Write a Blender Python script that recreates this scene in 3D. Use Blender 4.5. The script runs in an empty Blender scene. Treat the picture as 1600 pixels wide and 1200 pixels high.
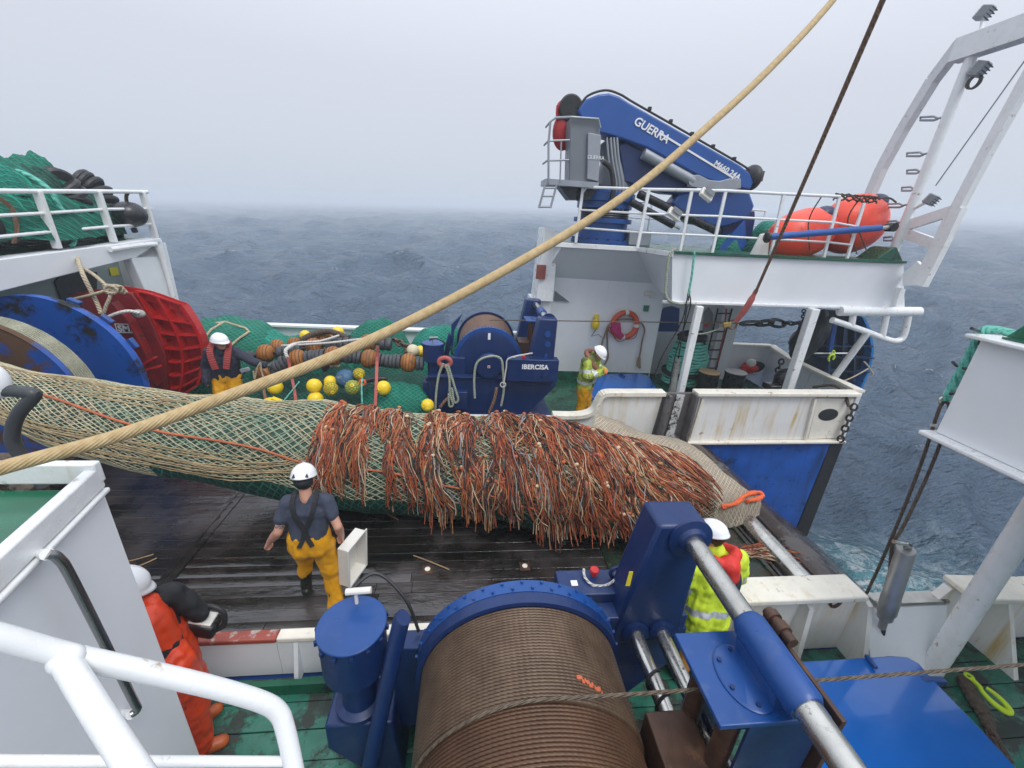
import bpy, bmesh, math, random
import numpy as np
from mathutils import Vector, Matrix, noise as mnoise
sc = bpy.context.scene
COL = sc.collection
rnd = random.Random(7)
R_ = math.radians

# ---------------------------------------------------------------- camera
# ship frame: X aft (right), Y outboard to the far side, Z up; z = 0 is the trawl deck
AX = (Vector((.99410191, .01991523, .10660566)), Vector((-.09173942, -.36982454, .92456135)), Vector((.05783824, -.92888815, -.36581627)))
EYE = Vector((0, 0, 3.8)); FPX = 645.0
right = Vector([a[0] for a in AX]); down = Vector([a[1] for a in AX]); fwd = Vector([a[2] for a in AX])
cd = bpy.data.cameras.new('camera'); cam = bpy.data.objects.new('camera', cd); COL.objects.link(cam)
mw = Matrix((right, -down, -fwd)).transposed().to_4x4(); mw.translation = EYE
cam.matrix_world = mw
cd.sensor_fit = 'HORIZONTAL'; cd.sensor_width = 36; cd.lens = 36 * FPX / 1600
cd.clip_start = .05; cd.clip_end = 6000
sc.camera = cam

def P(px, py, x=None, y=None, z=None, d=None):
    """the point of the place seen at photo position (px, py) lying on x=, y=, z= or at depth d"""
    r = right * (px - 800) + down * (py - 600) + fwd * FPX
    if x is not None: s = (x - EYE.x) / r.x
    elif y is not None: s = (y - EYE.y) / r.y
    elif z is not None: s = (z - EYE.z) / r.z
    else: s = d / FPX
    return EYE + r * s

# ---------------------------------------------------------------- sky, sun, exposure
w = bpy.data.worlds.new('World'); sc.world = w; w.use_nodes = True
nt = w.node_tree; nt.nodes.clear()
out = nt.nodes.new('ShaderNodeOutputWorld'); bg = nt.nodes.new('ShaderNodeBackground')
sky = nt.nodes.new('ShaderNodeTexSky'); sky.sky_type = 'NISHITA'; sky.sun_disc = False
SUN_EL, SUN_AZ = R_(58), R_(148)
sky.sun_elevation = SUN_EL; sky.sun_rotation = SUN_AZ
sky.air_density = 1.0; sky.dust_density = 4.0
hs = nt.nodes.new('ShaderNodeHueSaturation'); hs.inputs['Saturation'].default_value = .30; hs.inputs['Value'].default_value = 1.0
nt.links.new(sky.outputs[0], hs.inputs['Color'])
# closed cloud cover: evens the sky out, a little brighter overhead
tc = nt.nodes.new('ShaderNodeTexCoord'); sep = nt.nodes.new('ShaderNodeSeparateXYZ'); nt.links.new(tc.outputs['Generated'], sep.inputs[0])
cr = nt.nodes.new('ShaderNodeValToRGB'); nt.links.new(sep.outputs['Z'], cr.inputs[0])
e = cr.color_ramp.elements
e[0].position = 0; e[0].color = (6.2, 6.8, 7.8, 1); e[1].position = 1; e[1].color = (15.6, 16.5, 18.2, 1)
m = e.new(.25); m.color = (7.1, 7.5, 8.5, 1)
m = e.new(.5); m.color = (9.9, 10.5, 11.8, 1)
mixw = nt.nodes.new('ShaderNodeMix'); mixw.data_type = 'RGBA'; mixw.inputs[0].default_value = .85
nt.links.new(hs.outputs[0], mixw.inputs[6]); nt.links.new(cr.outputs[0], mixw.inputs[7])
nt.links.new(mixw.outputs[2], bg.inputs[0]); bg.inputs[1].default_value = .1
nt.links.new(bg.outputs[0], out.inputs[0])
sd = bpy.data.lights.new('sun', 'SUN'); sd.energy = 1.5; sd.angle = R_(25); sd.color = (1, .985, .965)
so = bpy.data.objects.new('sun', sd); COL.objects.link(so)
# sun behind the camera's right shoulder, high, through cloud
sdir = Vector((math.sin(SUN_AZ) * math.cos(SUN_EL), math.cos(SUN_AZ) * math.cos(SUN_EL), math.sin(SUN_EL)))
so.rotation_euler = sdir.to_track_quat('Z', 'Y').to_euler(); so.location = (0, 0, 40)
sc.view_settings.view_transform = 'Standard'; sc.view_settings.look = 'None'; sc.view_settings.gamma = 1; sc.view_settings.exposure = 0.08
sc.cycles.volume_bounces = 2; sc.cycles.max_bounces = 8; sc.cycles.volume_step_rate = 1

# ---------------------------------------------------------------- mesh helpers
class MB:
    def __init__(s): s.v = []; s.f = []; s.m = []; s.uv = []; s.cur = 0
    def add(s, vs, fs, uvs=None):
        o = len(s.v); s.v += [Vector(v) for v in vs]
        for i, f in enumerate(fs):
            s.f.append([o + k for k in f]); s.m.append(s.cur)
            s.uv.append(uvs[i] if uvs else [(0, 0)] * len(f))
        return s
    def box(s, c, d, rot=None):
        c = Vector(c); h = Vector(d) / 2
        vs = [Vector((x * h.x, y * h.y, z * h.z)) for x in (-1, 1) for y in (-1, 1) for z in (-1, 1)]
        if rot is not None: vs = [rot @ v for v in vs]
        return s.add([c + v for v in vs], [(0, 1, 3, 2), (4, 6, 7, 5), (0, 4, 5, 1), (2, 3, 7, 6), (0, 2, 6, 4), (1, 5, 7, 3)])
    def bb(s, a, b):
        a = Vector(a); b = Vector(b); return s.box((a + b) / 2, [abs(q) for q in (b - a)])
    def prism(s, pts, vec):
        pts = [Vector(p) for p in pts]; vec = Vector(vec); n = len(pts)
        nn = sum(((pts[i].cross(pts[(i + 1) % n])) for i in range(n)), Vector())
        if nn.dot(vec) > 0: pts = pts[::-1]
        return s.add(pts + [p + vec for p in pts], [list(range(n)), list(range(2 * n - 1, n - 1, -1))] + [(i, n + i, n + (i + 1) % n, (i + 1) % n) for i in range(n)])
    def poly(s, pts): return s.add(pts, [list(range(len(pts)))])
    def tube(s, pts, r, n=8, closed=False, cap=True, us=1.0, vs=1.0):
        pts = [Vector(p) for p in pts]; N = len(pts)
        rs = list(r) if hasattr(r, '__len__') else [r] * N
        t0 = (pts[1] - pts[0]).normalized()
        nr = t0.orthogonal().normalized(); V = []; L = [0]
        for i in range(N):
            a = pts[i - 1] if i or closed else pts[i]; b = pts[(i + 1) % N] if i < N - 1 or closed else pts[i]
            t = (b - a)
            if t.length < 1e-9: t = t0
            t = t.normalized()
            nr = (nr - t * nr.dot(t)); nr = nr.normalized() if nr.length > 1e-6 else t.orthogonal().normalized()
            bi = t.cross(nr)
            for k in range(n):
                an = 2 * math.pi * k / n; V.append(pts[i] + (nr * math.cos(an) + bi * math.sin(an)) * rs[i])
            if i: L.append(L[-1] + (pts[i] - pts[i - 1]).length)
        F = []; U = []
        for i in range(N if closed else N - 1):
            j = (i + 1) % N
            l1 = L[j] if j else L[-1] + .1
            for k in range(n):
                k2 = (k + 1) % n
                F.append((i * n + k, i * n + k2, j * n + k2, j * n + k))
                U.append([(us * k / n, vs * L[i]), (us * (k + 1) / n, vs * L[i]), (us * (k + 1) / n, vs * l1), (us * k / n, vs * l1)])
        if cap and not closed:
            F.append(list(range(n - 1, -1, -1))); U.append([(0, 0)] * n)
            F.append(list(range((N - 1) * n, N * n))); U.append([(0, 0)] * n)
        return s.add(V, F, U)
    def bar(s, a, b, r, n=10, r2=None): return s.tube([a, b], [r, r if r2 is None else r2], n)
    def beam(s, a, b, wx, wz, up=(0, 0, 1)):
        a = Vector(a); b = Vector(b); t = (b - a).normalized(); u = Vector(up); sd_ = t.cross(u)
        sd_ = sd_.normalized() if sd_.length > 1e-5 else Vector((1, 0, 0)); u = sd_.cross(t).normalized()
        q = [sd_ * (wx / 2 * i) + u * (wz / 2 * j) for i, j in ((-1, -1), (1, -1), (1, 1), (-1, 1))]
        return s.add([a + k for k in q] + [b + k for k in q], [(3, 2, 1, 0), (4, 5, 6, 7), (0, 1, 5, 4), (1, 2, 6, 5), (2, 3, 7, 6), (3, 0, 4, 7)])
    def lathe(s, prof, o, ax=(0, 0, 1), n=32, uvk=None):
        o = Vector(o); ax = Vector(ax).normalized(); a = ax.orthogonal().normalized(); b = ax.cross(a)
        V = []; F = []; U = []; m = len(prof)
        for (r, h) in prof:
            for k in range(n):
                an = 2 * math.pi * k / n; V.append(o + ax * h + (a * math.cos(an) + b * math.sin(an)) * max(r, 1e-4))
        for i in range(m - 1):
            for k in range(n):
                k2 = (k + 1) % n
                F.append((i * n + k, i * n + k2, (i + 1) * n + k2, (i + 1) * n + k))
                u0 = i / (m - 1) if uvk is None else i * uvk; u1 = (i + 1) / (m - 1) if uvk is None else (i + 1) * uvk
                U.append([(u0, k / n), (u0, (k + 1) / n), (u1, (k + 1) / n), (u1, k / n)])
        if prof[0][0] > 1e-3: F.append(list(range(n - 1, -1, -1))); U.append([(0, 0)] * n)
        if prof[-1][0] > 1e-3: F.append(list(range((m - 1) * n, m * n))); U.append([(0, 0)] * n)
        return s.add(V, F, U)
    def cyl(s, a, b, r, n=24, ch=0.0):
        a = Vector(a); b = Vector(b); L = (b - a).length
        pr = [(r, 0), (r, L)] if not ch else [(r - ch, 0), (r, ch), (r, L - ch), (r - ch, L)]
        return s.lathe(pr, a, b - a, n)
    def ball(s, c, r, rot=None, n=20, m=12):
        r = (r, r, r) if not hasattr(r, '__len__') else r
        V = []; F = []; U = []
        for i in range(m + 1):
            th = math.pi * i / m
            for k in range(n):
                ph = 2 * math.pi * k / n
                v = Vector((math.sin(th) * math.cos(ph) * r[0], math.sin(th) * math.sin(ph) * r[1], math.cos(th) * r[2]))
                if rot is not None: v = rot @ v
                V.append(Vector(c) + v)
        for i in range(m):
            for k in range(n):
                k2 = (k + 1) % n
                F.append((i * n + k, (i + 1) * n + k, (i + 1) * n + k2, i * n + k2)); U.append([(k / n, i / m), (k / n, (i + 1) / m), ((k + 1) / n, (i + 1) / m), ((k + 1) / n, i / m)])
        return s.add(V, F, U)
    def grid(s, f, nu, nv, su=1, sv=1, flip=False, closed_v=False):
        V = [Vector(f(i / (nu - 1), j / ((nv - 1) if not closed_v else nv))) for i in range(nu) for j in range(nv)]
        F = []; U = []
        for i in range(nu - 1):
            for j in range(nv if closed_v else nv - 1):
                j2 = (j + 1) % nv
                q = (i * nv + j, (i + 1) * nv + j, (i + 1) * nv + j2, i * nv + j2)
                dv = nv if closed_v else nv - 1
                u = [(su * i / (nu - 1), sv * j / dv), (su * (i + 1) / (nu - 1), sv * j / dv), (su * (i + 1) / (nu - 1), sv * (j + 1) / dv), (su * i / (nu - 1), sv * (j + 1) / dv)]
                F.append(q[::-1] if flip else q); U.append(u[::-1] if flip else u)
        return s.add(V, F, U)
    def build(s, name, mat, parent=None, bev=0.0, sharp=35, xf=None, base=None, flipfix=True):
        me = bpy.data.meshes.new(name)
        vs = [xf @ v for v in s.v] if xf is not None else s.v
        off = Vector(base) if base is not None else (Vector(parent['base']) if parent is not None and 'base' in parent else Vector())
        me.from_pydata([tuple(v - off) for v in vs], [], s.f)
        mats = mat if isinstance(mat, (list, tuple)) else [mat]
        for q in mats: me.materials.append(q)
        me.polygons.foreach_set('material_index', [min(k, len(mats) - 1) for k in s.m])
        uvl = me.uv_layers.new(name='UVMap')
        uvl.data.foreach_set('uv', [c for f in s.uv for p in f for c in p])
        me.polygons.foreach_set('use_smooth', [True] * len(me.polygons))
        if xf is not None and xf.determinant() < 0: me.flip_normals()
        me.update()
        me.set_sharp_from_angle(angle=R_(sharp))
        ob = bpy.data.objects.new(name, me); COL.objects.link(ob)
        if parent is not None:
            ob.parent = parent
            b = Vector(parent['base']) if 'base' in parent else Vector()
            ob['base'] = tuple(b); ob.location = (0, 0, 0)
        else:
            ob.location = off; ob['base'] = tuple(off)
        if bev:
            md = ob.modifiers.new('bevel', 'BEVEL'); md.width = bev; md.segments = 2; md.limit_method = 'ANGLE'; md.angle_limit = R_(50)
        return ob

def tag(o, label=None, cat=None, group=None, kind=None):
    if label: o['label'] = label
    if cat: o['category'] = cat
    if group: o['group'] = group
    if kind: o['kind'] = kind
    return o
def thing(name, label, cat, base=(0, 0, 0), group=None):
    o = bpy.data.objects.new(name, None); COL.objects.link(o); o.location = Vector(base); o['base'] = tuple(base); o.empty_display_size = .2
    return tag(o, label, cat, group)
def solo(name, mb, mat, label, cat, base=None, group=None, bev=0.0, sharp=35, xf=None):
    if base is None:
        base = Vector((sum(v.x for v in mb.v) / len(mb.v), sum(v.y for v in mb.v) / len(mb.v), min(v.z for v in mb.v)))
        if xf is not None: base = Vector()
    return tag(mb.build(name, mat, None, bev, sharp, xf, base), label, cat, group)
def struct(name, mb, mat, bev=0.0, sharp=35): return tag(mb.build(name, mat, None, bev, sharp), kind='structure')
def text(s, p, xdir, ydir, size, mat, parent, name='lettering', shear=0, bold=0.0, depth=.004, space=1.0):
    cu = bpy.data.curves.new(name, 'FONT'); cu.body = s; cu.size = size; cu.align_x = 'LEFT'; cu.extrude = depth; cu.shear = shear; cu.offset = bold; cu.space_character = space; cu.resolution_u = 4
    to = bpy.data.objects.new(name, cu); COL.objects.link(to)
    dg = bpy.context.evaluated_depsgraph_get(); me = bpy.data.meshes.new_from_object(to.evaluated_get(dg))
    bpy.data.objects.remove(to)
    x = Vector(xdir).normalized(); y = Vector(ydir); y = (y - x * y.dot(x)).normalized(); z = x.cross(y)
    M4 = Matrix((x, y, z)).transposed().to_4x4(); M4.translation = Vector(p) - Vector(parent['base'])
    me.transform(M4); me.materials.clear(); me.materials.append(mat)
    ob = bpy.data.objects.new(name, me); COL.objects.link(ob); ob.parent = parent; ob['base'] = parent['base']
    return ob
def smooth_path(pts, k=6):
    pts = [Vector(p) for p in pts]; o = []
    for i in range(len(pts) - 1):
        a = pts[max(i - 1, 0)]; b = pts[i]; c = pts[i + 1]; d_ = pts[min(i + 2, len(pts) - 1)]
        for j in range(k):
            t = j / k
            o.append(.5 * ((2 * b) + (c - a) * t + (2 * a - 5 * b + 4 * c - d_) * t * t + (3 * b - a - 3 * c + d_) * t ** 3))
    o.append(pts[-1]); return o
def fb(p, o=4): return mnoise.fractal(Vector(p), 1.0, 2.0, o)

from mathutils.bvhtree import BVHTree
def drape(pix, objs, off=.03, fall=9.0, dens=3):
    """rope path laid over the surfaces of objs along sight points; fall = y used where nothing is met"""
    trees = [(BVHTree.FromPolygons([o.matrix_basis @ v.co for v in o.data.vertices], [list(p.vertices) for p in o.data.polygons])) for o in objs]
    pp_ = []
    for a, b in zip(pix, pix[1:]):
        for k in range(dens): t = k / dens; pp_.append((a[0] + (b[0] - a[0]) * t, a[1] + (b[1] - a[1]) * t))
    pp_.append(pix[-1]); out_ = []
    for (x, y) in pp_:
        d = (P(x, y, d=1) - EYE).normalized(); best = None
        for t in trees:
            h = t.ray_cast(EYE, d)
            if h[0] is not None and (best is None or h[3] < best): best = h[3]
        out_.append(EYE + d * (best - off) if best else P(x, y, y=fall))
    return smooth_path(out_, 4)

# ---------------------------------------------------------------- materials
class NG:
    def __init__(s, name):
        s.m = bpy.data.materials.new(name); s.m.use_nodes = True; s.t = s.m.node_tree; s.t.nodes.clear()
        s.o = s.n('ShaderNodeOutputMaterial'); s.b = s.n('ShaderNodeBsdfPrincipled'); s.l(s.b.outputs[0], s.o.inputs[0])
        s.tc = s.n('ShaderNodeTexCoord')
    def n(s, t, **k):
        q = s.t.nodes.new(t)
        for a, b in k.items(): setattr(q, a, b)
        return q
    def l(s, a, b): s.t.links.new(a, b)
    def noise(s, scale, detail=5, rough=.6, vec=None, stretch=None, co='Object', dist=0):
        q = s.n('ShaderNodeTexNoise'); q.inputs['Scale'].default_value = scale; q.inputs['Detail'].default_value = detail; q.inputs['Roughness'].default_value = rough; q.inputs['Distortion'].default_value = dist
        v = vec or s.tc.outputs[co]
        if stretch:
            mp = s.n('ShaderNodeMapping'); mp.inputs['Scale'].default_value = stretch; s.l(v, mp.inputs[0]); v = mp.outputs[0]
        s.l(v, q.inputs['Vector']); return q.outputs['Fac']
    def ramp(s, fac, a, b, ca=0.0, cb=1.0):
        q = s.n('ShaderNodeMapRange'); q.inputs[1].default_value = a; q.inputs[2].default_value = b; q.inputs[3].default_value = ca; q.inputs[4].default_value = cb; s.l(fac, q.inputs[0]); return q.outputs[0]
    def mix(s, f, a, b):
        q = s.n('ShaderNodeMix'); q.data_type = 'RGBA'
        for v, i in ((f, 0), (a, 6), (b, 7)):
            if isinstance(v, (int, float)): q.inputs[i].default_value = v
            elif isinstance(v, (tuple, list)): q.inputs[i].default_value = (*v[:3], 1)
            else: s.l(v, q.inputs[i])
        return q.outputs[2]
    def math(s, op, a, b=None):
        q = s.n('ShaderNodeMath', operation=op)
        for v, i in ((a, 0), (b, 1)):
            if v is None: continue
            if isinstance(v, (int, float)): q.inputs[i].default_value = v
            else: s.l(v, q.inputs[i])
        return q.outputs[0]
    def bump(s, h, st=.3, dist=.01, prev=None):
        q = s.n('ShaderNodeBump'); q.inputs['Strength'].default_value = st; q.inputs['Distance'].default_value = dist; s.l(h, q.inputs['Height'])
        if prev is not None: s.l(prev, q.inputs['Normal'])
        return q.outputs[0]
    def set(s, k, v):
        i = s.b.inputs[k]
        if isinstance(v, (int, float)): i.default_value = v
        elif isinstance(v, (tuple, list)): i.default_value = (*v[:3], 1)
        else: s.l(v, i)

def M(name, col, rough=.5, metal=0.0, var=.15, scale=3.0, bump=.15, bscale=45.0, wear=None, streak=None, coat=0.0, rv=.12, spec=.5, fine=0.0):
    g = NG(name)
    c1 = tuple(c * (1 - var) for c in col); c2 = tuple(min(c * (1 + var), 1) for c in col)
    c = g.mix(g.ramp(g.noise(scale), .3, .7), c1, c2)
    rgh = g.ramp(g.noise(scale * 2.7, 6), .3, .7, max(rough - rv, .03), min(rough + rv, 1))
    hb = g.noise(bscale, 3)
    if wear:
        wc, am, ws = wear
        f = g.ramp(g.noise(ws, 8, .68), 1 - am - .04, 1 - am + .03)
        c = g.mix(f, c, g.mix(g.noise(ws * 4), tuple(q * .6 for q in wc), wc)); rgh = g.math('MAXIMUM', rgh, g.math('MULTIPLY', f, .75))
        hb = g.math('SUBTRACT', hb, g.math('MULTIPLY', f, .8))
    if streak:
        sc_, am = streak[:2]
        f = g.ramp(g.noise(1.0, 6, .6, stretch=(9, 9, .7)), 1 - am - .06, 1 - am + .18)
        f2 = g.math('MULTIPLY', f, g.ramp(g.noise(1.3, 3), .35, .65))
        c = g.mix(f2, c, sc_)
    if fine:
        c = g.mix(g.ramp(g.noise(bscale * 2, 2), .35, .65, 0, fine), c, tuple(q * .35 for q in col))
    g.set('Base Color', c); g.set('Roughness', rgh); g.set('Metallic', metal); g.set('Coat Weight', coat); g.set('Specular IOR Level', spec)
    if bump: g.set('Normal', g.bump(hb, bump, .006))
    return g.m

RUST = (.16, .06, .02); RUSTL = (.42, .22, .07)
white = M('white_paint', (.74, .76, .78), .42, var=.05, scale=1.2, bump=.12, bscale=14, streak=((.52, .47, .38), .30))
white_rusty = M('rust_stained_white_paint', (.78, .77, .74), .5, var=.05, scale=2, bump=.15, bscale=14, wear=(RUST, .31, 2.6), streak=((.60, .42, .15), .48))
white_gloss = M('glossy_white_paint', (.76, .77, .77), .3, var=.04, bump=.25, bscale=26, wear=((.42, .30, .15), .335, 7), streak=((.60, .54, .40), .36))
cream = M('cream_weathered_paint', (.78, .74, .64), .5, var=.10, scale=4, bump=.25, bscale=24, wear=(RUST, .34, 5.5), streak=((.52, .36, .15), .38))
blue = M('navy_blue_paint', (.005, .024, .105), .42, var=.12, scale=2.5, bump=.14, bscale=22, wear=((.05, .03, .025), .31, 9), streak=((.035, .05, .11), .42), coat=.05)
blue_mid = M('royal_blue_paint', (.008, .058, .23), .38, var=.12, scale=2.0, bump=.12, bscale=20, wear=((.06, .04, .03), .30, 8), streak=((.06, .10, .22), .40), coat=.08)
blue_crane = M('crane_blue_paint', (.010, .075, .30), .36, var=.10, scale=1.5, bump=.1, bscale=16, coat=.1)
blue_lid = M('wet_bright_blue_paint', (.003, .105, .42), .16, var=.10, scale=1.6, bump=.25, bscale=2.5, rv=.08, coat=.4)
blue_hull = M('scraped_blue_hull_paint', (.012, .095, .42), .36, var=.25, scale=2.5, bump=.4, bscale=7, wear=((.012, .035, .09), .37, 2.6), streak=((.01, .035, .11), .46))
blue_rust = M('rust_scuffed_blue_paint', (.012, .075, .33), .4, var=.2, scale=2.0, bump=.3, bscale=10, wear=((.11, .055, .026), .53, 1.5))
blue_scuff = M('oil_smeared_blue_paint', (.010, .085, .38), .35, var=.1, scale=2.0, bump=.2, bscale=10, wear=((.015, .014, .013), .42, 1.5))
red = M('red_door_paint', (.42, .012, .012), .38, var=.18, scale=2.5, bump=.15, bscale=15, wear=((.12, .02, .012), .3, 3))
green = M('green_deck_paint', (.012, .10, .055), .30, var=.35, scale=2, bump=.4, bscale=12, wear=((.03, .045, .035), .42, 3.0), rv=.18)
green_gloss = M('glossy_green_paint', (.008, .12, .06), .2, var=.25, scale=3, bump=.35, bscale=9, coat=.3)
steel = M('worn_bare_steel', (.42, .41, .38), .42, metal=.75, var=.2, scale=6, bump=.2, bscale=40, wear=((.22, .19, .14), .38, 8))
chrome = M('wet_polished_steel', (.56, .55, .51), .24, metal=.95, var=.18, scale=5, bump=.12, bscale=30, wear=((.30, .27, .2), .36, 9))
steel_grey = M('galvanised_grey_steel', (.30, .32, .35), .45, metal=.35, var=.12, bump=.15)
channel_steel = M('scraped_grey_brown_steel', (.15, .14, .14), .4, metal=.3, var=.25, scale=4, bump=.35, bscale=16, wear=((.10, .06, .05), .38, 3))
steel_dark = M('dark_wet_steel', (.06, .055, .052), .28, metal=.5, var=.3, scale=4, bump=.35, bscale=16, wear=((.12, .06, .03), .36, 3))
rust_steel = M('rusty_brown_steel', (.085, .045, .03), .42, metal=.25, var=.3, scale=5, bump=.35, bscale=22, wear=((.16, .08, .04), .4, 6))
black = M('black_rubber', (.018, .018, .02), .5, var=.3, bump=.3, bscale=25)
black_gloss = M('black_paint', (.012, .012, .013), .3, var=.3, bump=.2)
grey_box = M('grey_cabinet_paint', (.16, .18, .20), .4, var=.08, bump=.1)
rubber_disc = M('scuffed_rubber_disc', (.055, .06, .068), .6, var=.35, scale=9, bump=.5, bscale=30, wear=((.13, .13, .13), .36, 8))
bobbin_m = M('ochre_bobbin_steel', (.33, .125, .022), .6, var=.25, scale=5, bump=.25, bscale=20, wear=((.16, .07, .025), .4, 6), streak=((.16, .08, .04), .5))
yellow = M('yellow_float_plastic', (.80, .56, .02), .38, var=.12, scale=9, bump=.15, wear=((.35, .25, .05), .3, 10))
orange_buoy = M('orange_red_buoy_vinyl', (.88, .070, .028), .36, var=.08, scale=2, bump=.08, bscale=10)
navy_patch = M('navy_vinyl', (.02, .03, .08), .45, var=.2)
orange_rope = M('orange_rope', (.78, .13, .03), .7, var=.2, scale=30, bump=.4)
strap_red = M('faded_red_strap', (.42, .10, .085), .75, var=.2, scale=12, bump=.4, bscale=80)
lime = M('lime_green_paint', (.55, .75, .02), .4, var=.08)
sign_green = M('green_safety_sign', (.01, .18, .10), .4, var=.05); sign_white = M('white_marking', (.8, .8, .8), .5, var=.03, bump=0)
sign_yellow = M('yellow_sign', (.75, .62, .03), .5, var=.08); sign_red = M('red_marking', (.6, .03, .03), .5, var=.05)
foamw = M('white_plastic', (.72, .70, .64), .4, var=.06, bump=.1)
glass = M('lamp_glass', (.10, .11, .12), .12, var=.2, bump=0, spec=.8)
helmet_m = M('white_helmet_plastic', (.82, .83, .84), .25, var=.03, bump=.03)
skin = M('skin', (.52, .27, .19), .5, var=.12, scale=12, bump=.1, bscale=90)
skin_dk = M('weathered_skin', (.40, .20, .14), .5, var=.15, scale=12, bump=.1, bscale=90)
ink = M('tattoo_ink', (.10, .09, .10), .6, var=.3, scale=30)
cloth_nv = M('navy_jacket_cloth', (.022, .026, .045), .8, var=.25, scale=9, bump=.5, bscale=35)
cloth_tee = M('slate_tshirt_cloth', (.040, .050, .078), .85, var=.18, scale=9, bump=.4, bscale=30)
cloth_bk = M('black_cloth', (.014, .015, .018), .75, var=.3, scale=9, bump=.4, bscale=35)
oil_yel = M('yellow_oilskin', (.66, .31, .006), .36, var=.18, scale=5, bump=.5, bscale=14, wear=((.36, .17, .02), .36, 5))
oil_org = M('orange_red_oilskin', (.68, .055, .012), .38, var=.2, scale=5, bump=.5, bscale=14, wear=((.34, .03, .012), .36, 5))
hiviz = M('lime_hi_vis_cloth', (.58, .74, .03), .62, var=.16, scale=7, bump=.5, bscale=22, wear=((.20, .26, .03), .30, 5))
hiviz_d = M('soiled_hi_vis_cloth', (.38, .47, .05), .65, var=.25, scale=5, bump=.5, bscale=22, wear=((.12, .15, .035), .48, 3.5))
reflect = M('silver_reflective_tape', (.55, .57, .58), .35, metal=.3, var=.12, scale=12, bump=.2)
boot_m = M('dark_rubber_boot', (.016, .020, .014), .3, var=.3)
vest_red = M('red_life_vest_cloth', (.36, .055, .05), .7, var=.15, scale=10, bump=.3)
hood_red = M('red_hood_cloth', (.62, .03, .02), .6, var=.12, scale=10, bump=.3)
glove_or = M('orange_glove', (.72, .20, .05), .6, var=.15)
hair_m = M('dark_hair', (.03, .02, .015), .6, var=.3, bump=.5, bscale=90)

def rope_mat(name, c1, c2, k=3, pitch=14.0, rough=.75, st=.9):
    """twisted rope: strands from the UVs (u round, v metres along)"""
    g = NG(name)
    sp = g.n('ShaderNodeSeparateXYZ'); g.l(g.tc.outputs['UV'], sp.inputs[0])
    ph = g.math('ADD', g.math('MULTIPLY', sp.outputs[0], k), g.math('MULTIPLY', sp.outputs[1], pitch))
    s = g.math('SINE', g.math('MULTIPLY', ph, 2 * math.pi)); h = g.math('ADD', g.math('MULTIPLY', s, .5), .5)
    n = g.noise(30, 5)
    c = g.mix(g.ramp(n, .3, .7), c1, c2)
    g.set('Base Color', c); g.set('Roughness', rough)
    g.set('Normal', g.bump(g.math('ADD', h, g.math('MULTIPLY', n, .4)), st, .012))
    return g.m
hawser_m = rope_mat('tan_hawser_rope', (.40, .28, .13), (.56, .42, .23), 14, 40, .8, .35)
wire_m = rope_mat('greased_wire_rope', (.10, .075, .05), (.22, .17, .12), 4, 18, .45)
brown_rope = rope_mat('brown_rope', (.16, .085, .05), (.27, .16, .10), 3, 14)
teal_rope = rope_mat('teal_rope', (.06, .36, .28), (.20, .58, .48), 2, 9)
beige_rope = rope_mat('beige_rope', (.42, .34, .22), (.60, .52, .38), 3, 20)
white_rope = rope_mat('white_rope', (.60, .58, .52), (.76, .74, .70), 3, 24)
grey_rope = rope_mat('grey_green_rope', (.26, .29, .22), (.42, .45, .36), 3, 22)
dark_rope = rope_mat('dark_rope', (.05, .035, .025), (.11, .08, .055), 3, 16)
drum_rope = rope_mat('sage_wound_rope', (.30, .30, .21), (.46, .45, .34), 3, 22)

def net_mat(name, cord, dark, w=.30, cells=1.0, warp=.35, cord2=None):
    g = NG(name)
    wn = g.n('ShaderNodeTexNoise'); wn.inputs['Scale'].default_value = 1.1; wn.inputs['Detail'].default_value = 3; g.l(g.tc.outputs['Object'], wn.inputs['Vector'])
    va = g.n('ShaderNodeVectorMath', operation='MULTIPLY_ADD'); g.l(wn.outputs['Color'], va.inputs[0]); va.inputs[1].default_value = (warp * 8,) * 3; g.l(g.tc.outputs['UV'], va.inputs[2])
    sp = g.n('ShaderNodeSeparateXYZ'); g.l(va.outputs[0], sp.inputs[0])
    a = g.math('ABSOLUTE', g.math('SINE', g.math('MULTIPLY', g.math('ADD', sp.outputs[0], sp.outputs[1]), math.pi * cells)))
    b = g.math('ABSOLUTE', g.math('SINE', g.math('MULTIPLY', g.math('SUBTRACT', sp.outputs[0], sp.outputs[1]), math.pi * cells)))
    mn = g.math('MINIMUM', a, b)
    f = g.ramp(mn, w * .6, w * 1.25, 1, 0)
    patch = g.ramp(g.noise(2.2, 5), .35, .65)
    cc = g.mix(patch, cord, cord2 or tuple(q * .55 for q in cord))
    cn = g.mix(g.ramp(g.noise(14, 4), .3, .7), tuple(q * .6 for q in dark), dark)
    g.set('Base Color', g.mix(f, cn, cc)); g.set('Roughness', .72)
    g.set('Normal', g.bump(g.math('ADD', g.math('MULTIPLY', f, .8), g.noise(40, 3)), .9, .02))
    return g.m
net_green = net_mat('green_trawl_net', (.010, .36, .235), (.004, .15, .10))
net_green2 = net_mat('teal_trawl_net', (.014, .40, .29), (.006, .20, .14), .34)
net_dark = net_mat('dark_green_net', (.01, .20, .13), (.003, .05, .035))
net_tan = net_mat('tan_sack_net', (.70, .60, .46), (.40, .33, .24), .36)
net_core = net_mat('packed_cod_end_net', (.16, .30, .20), (.030, .085, .06), .36, 1.0, .05, (.34, .31, .21))
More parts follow.
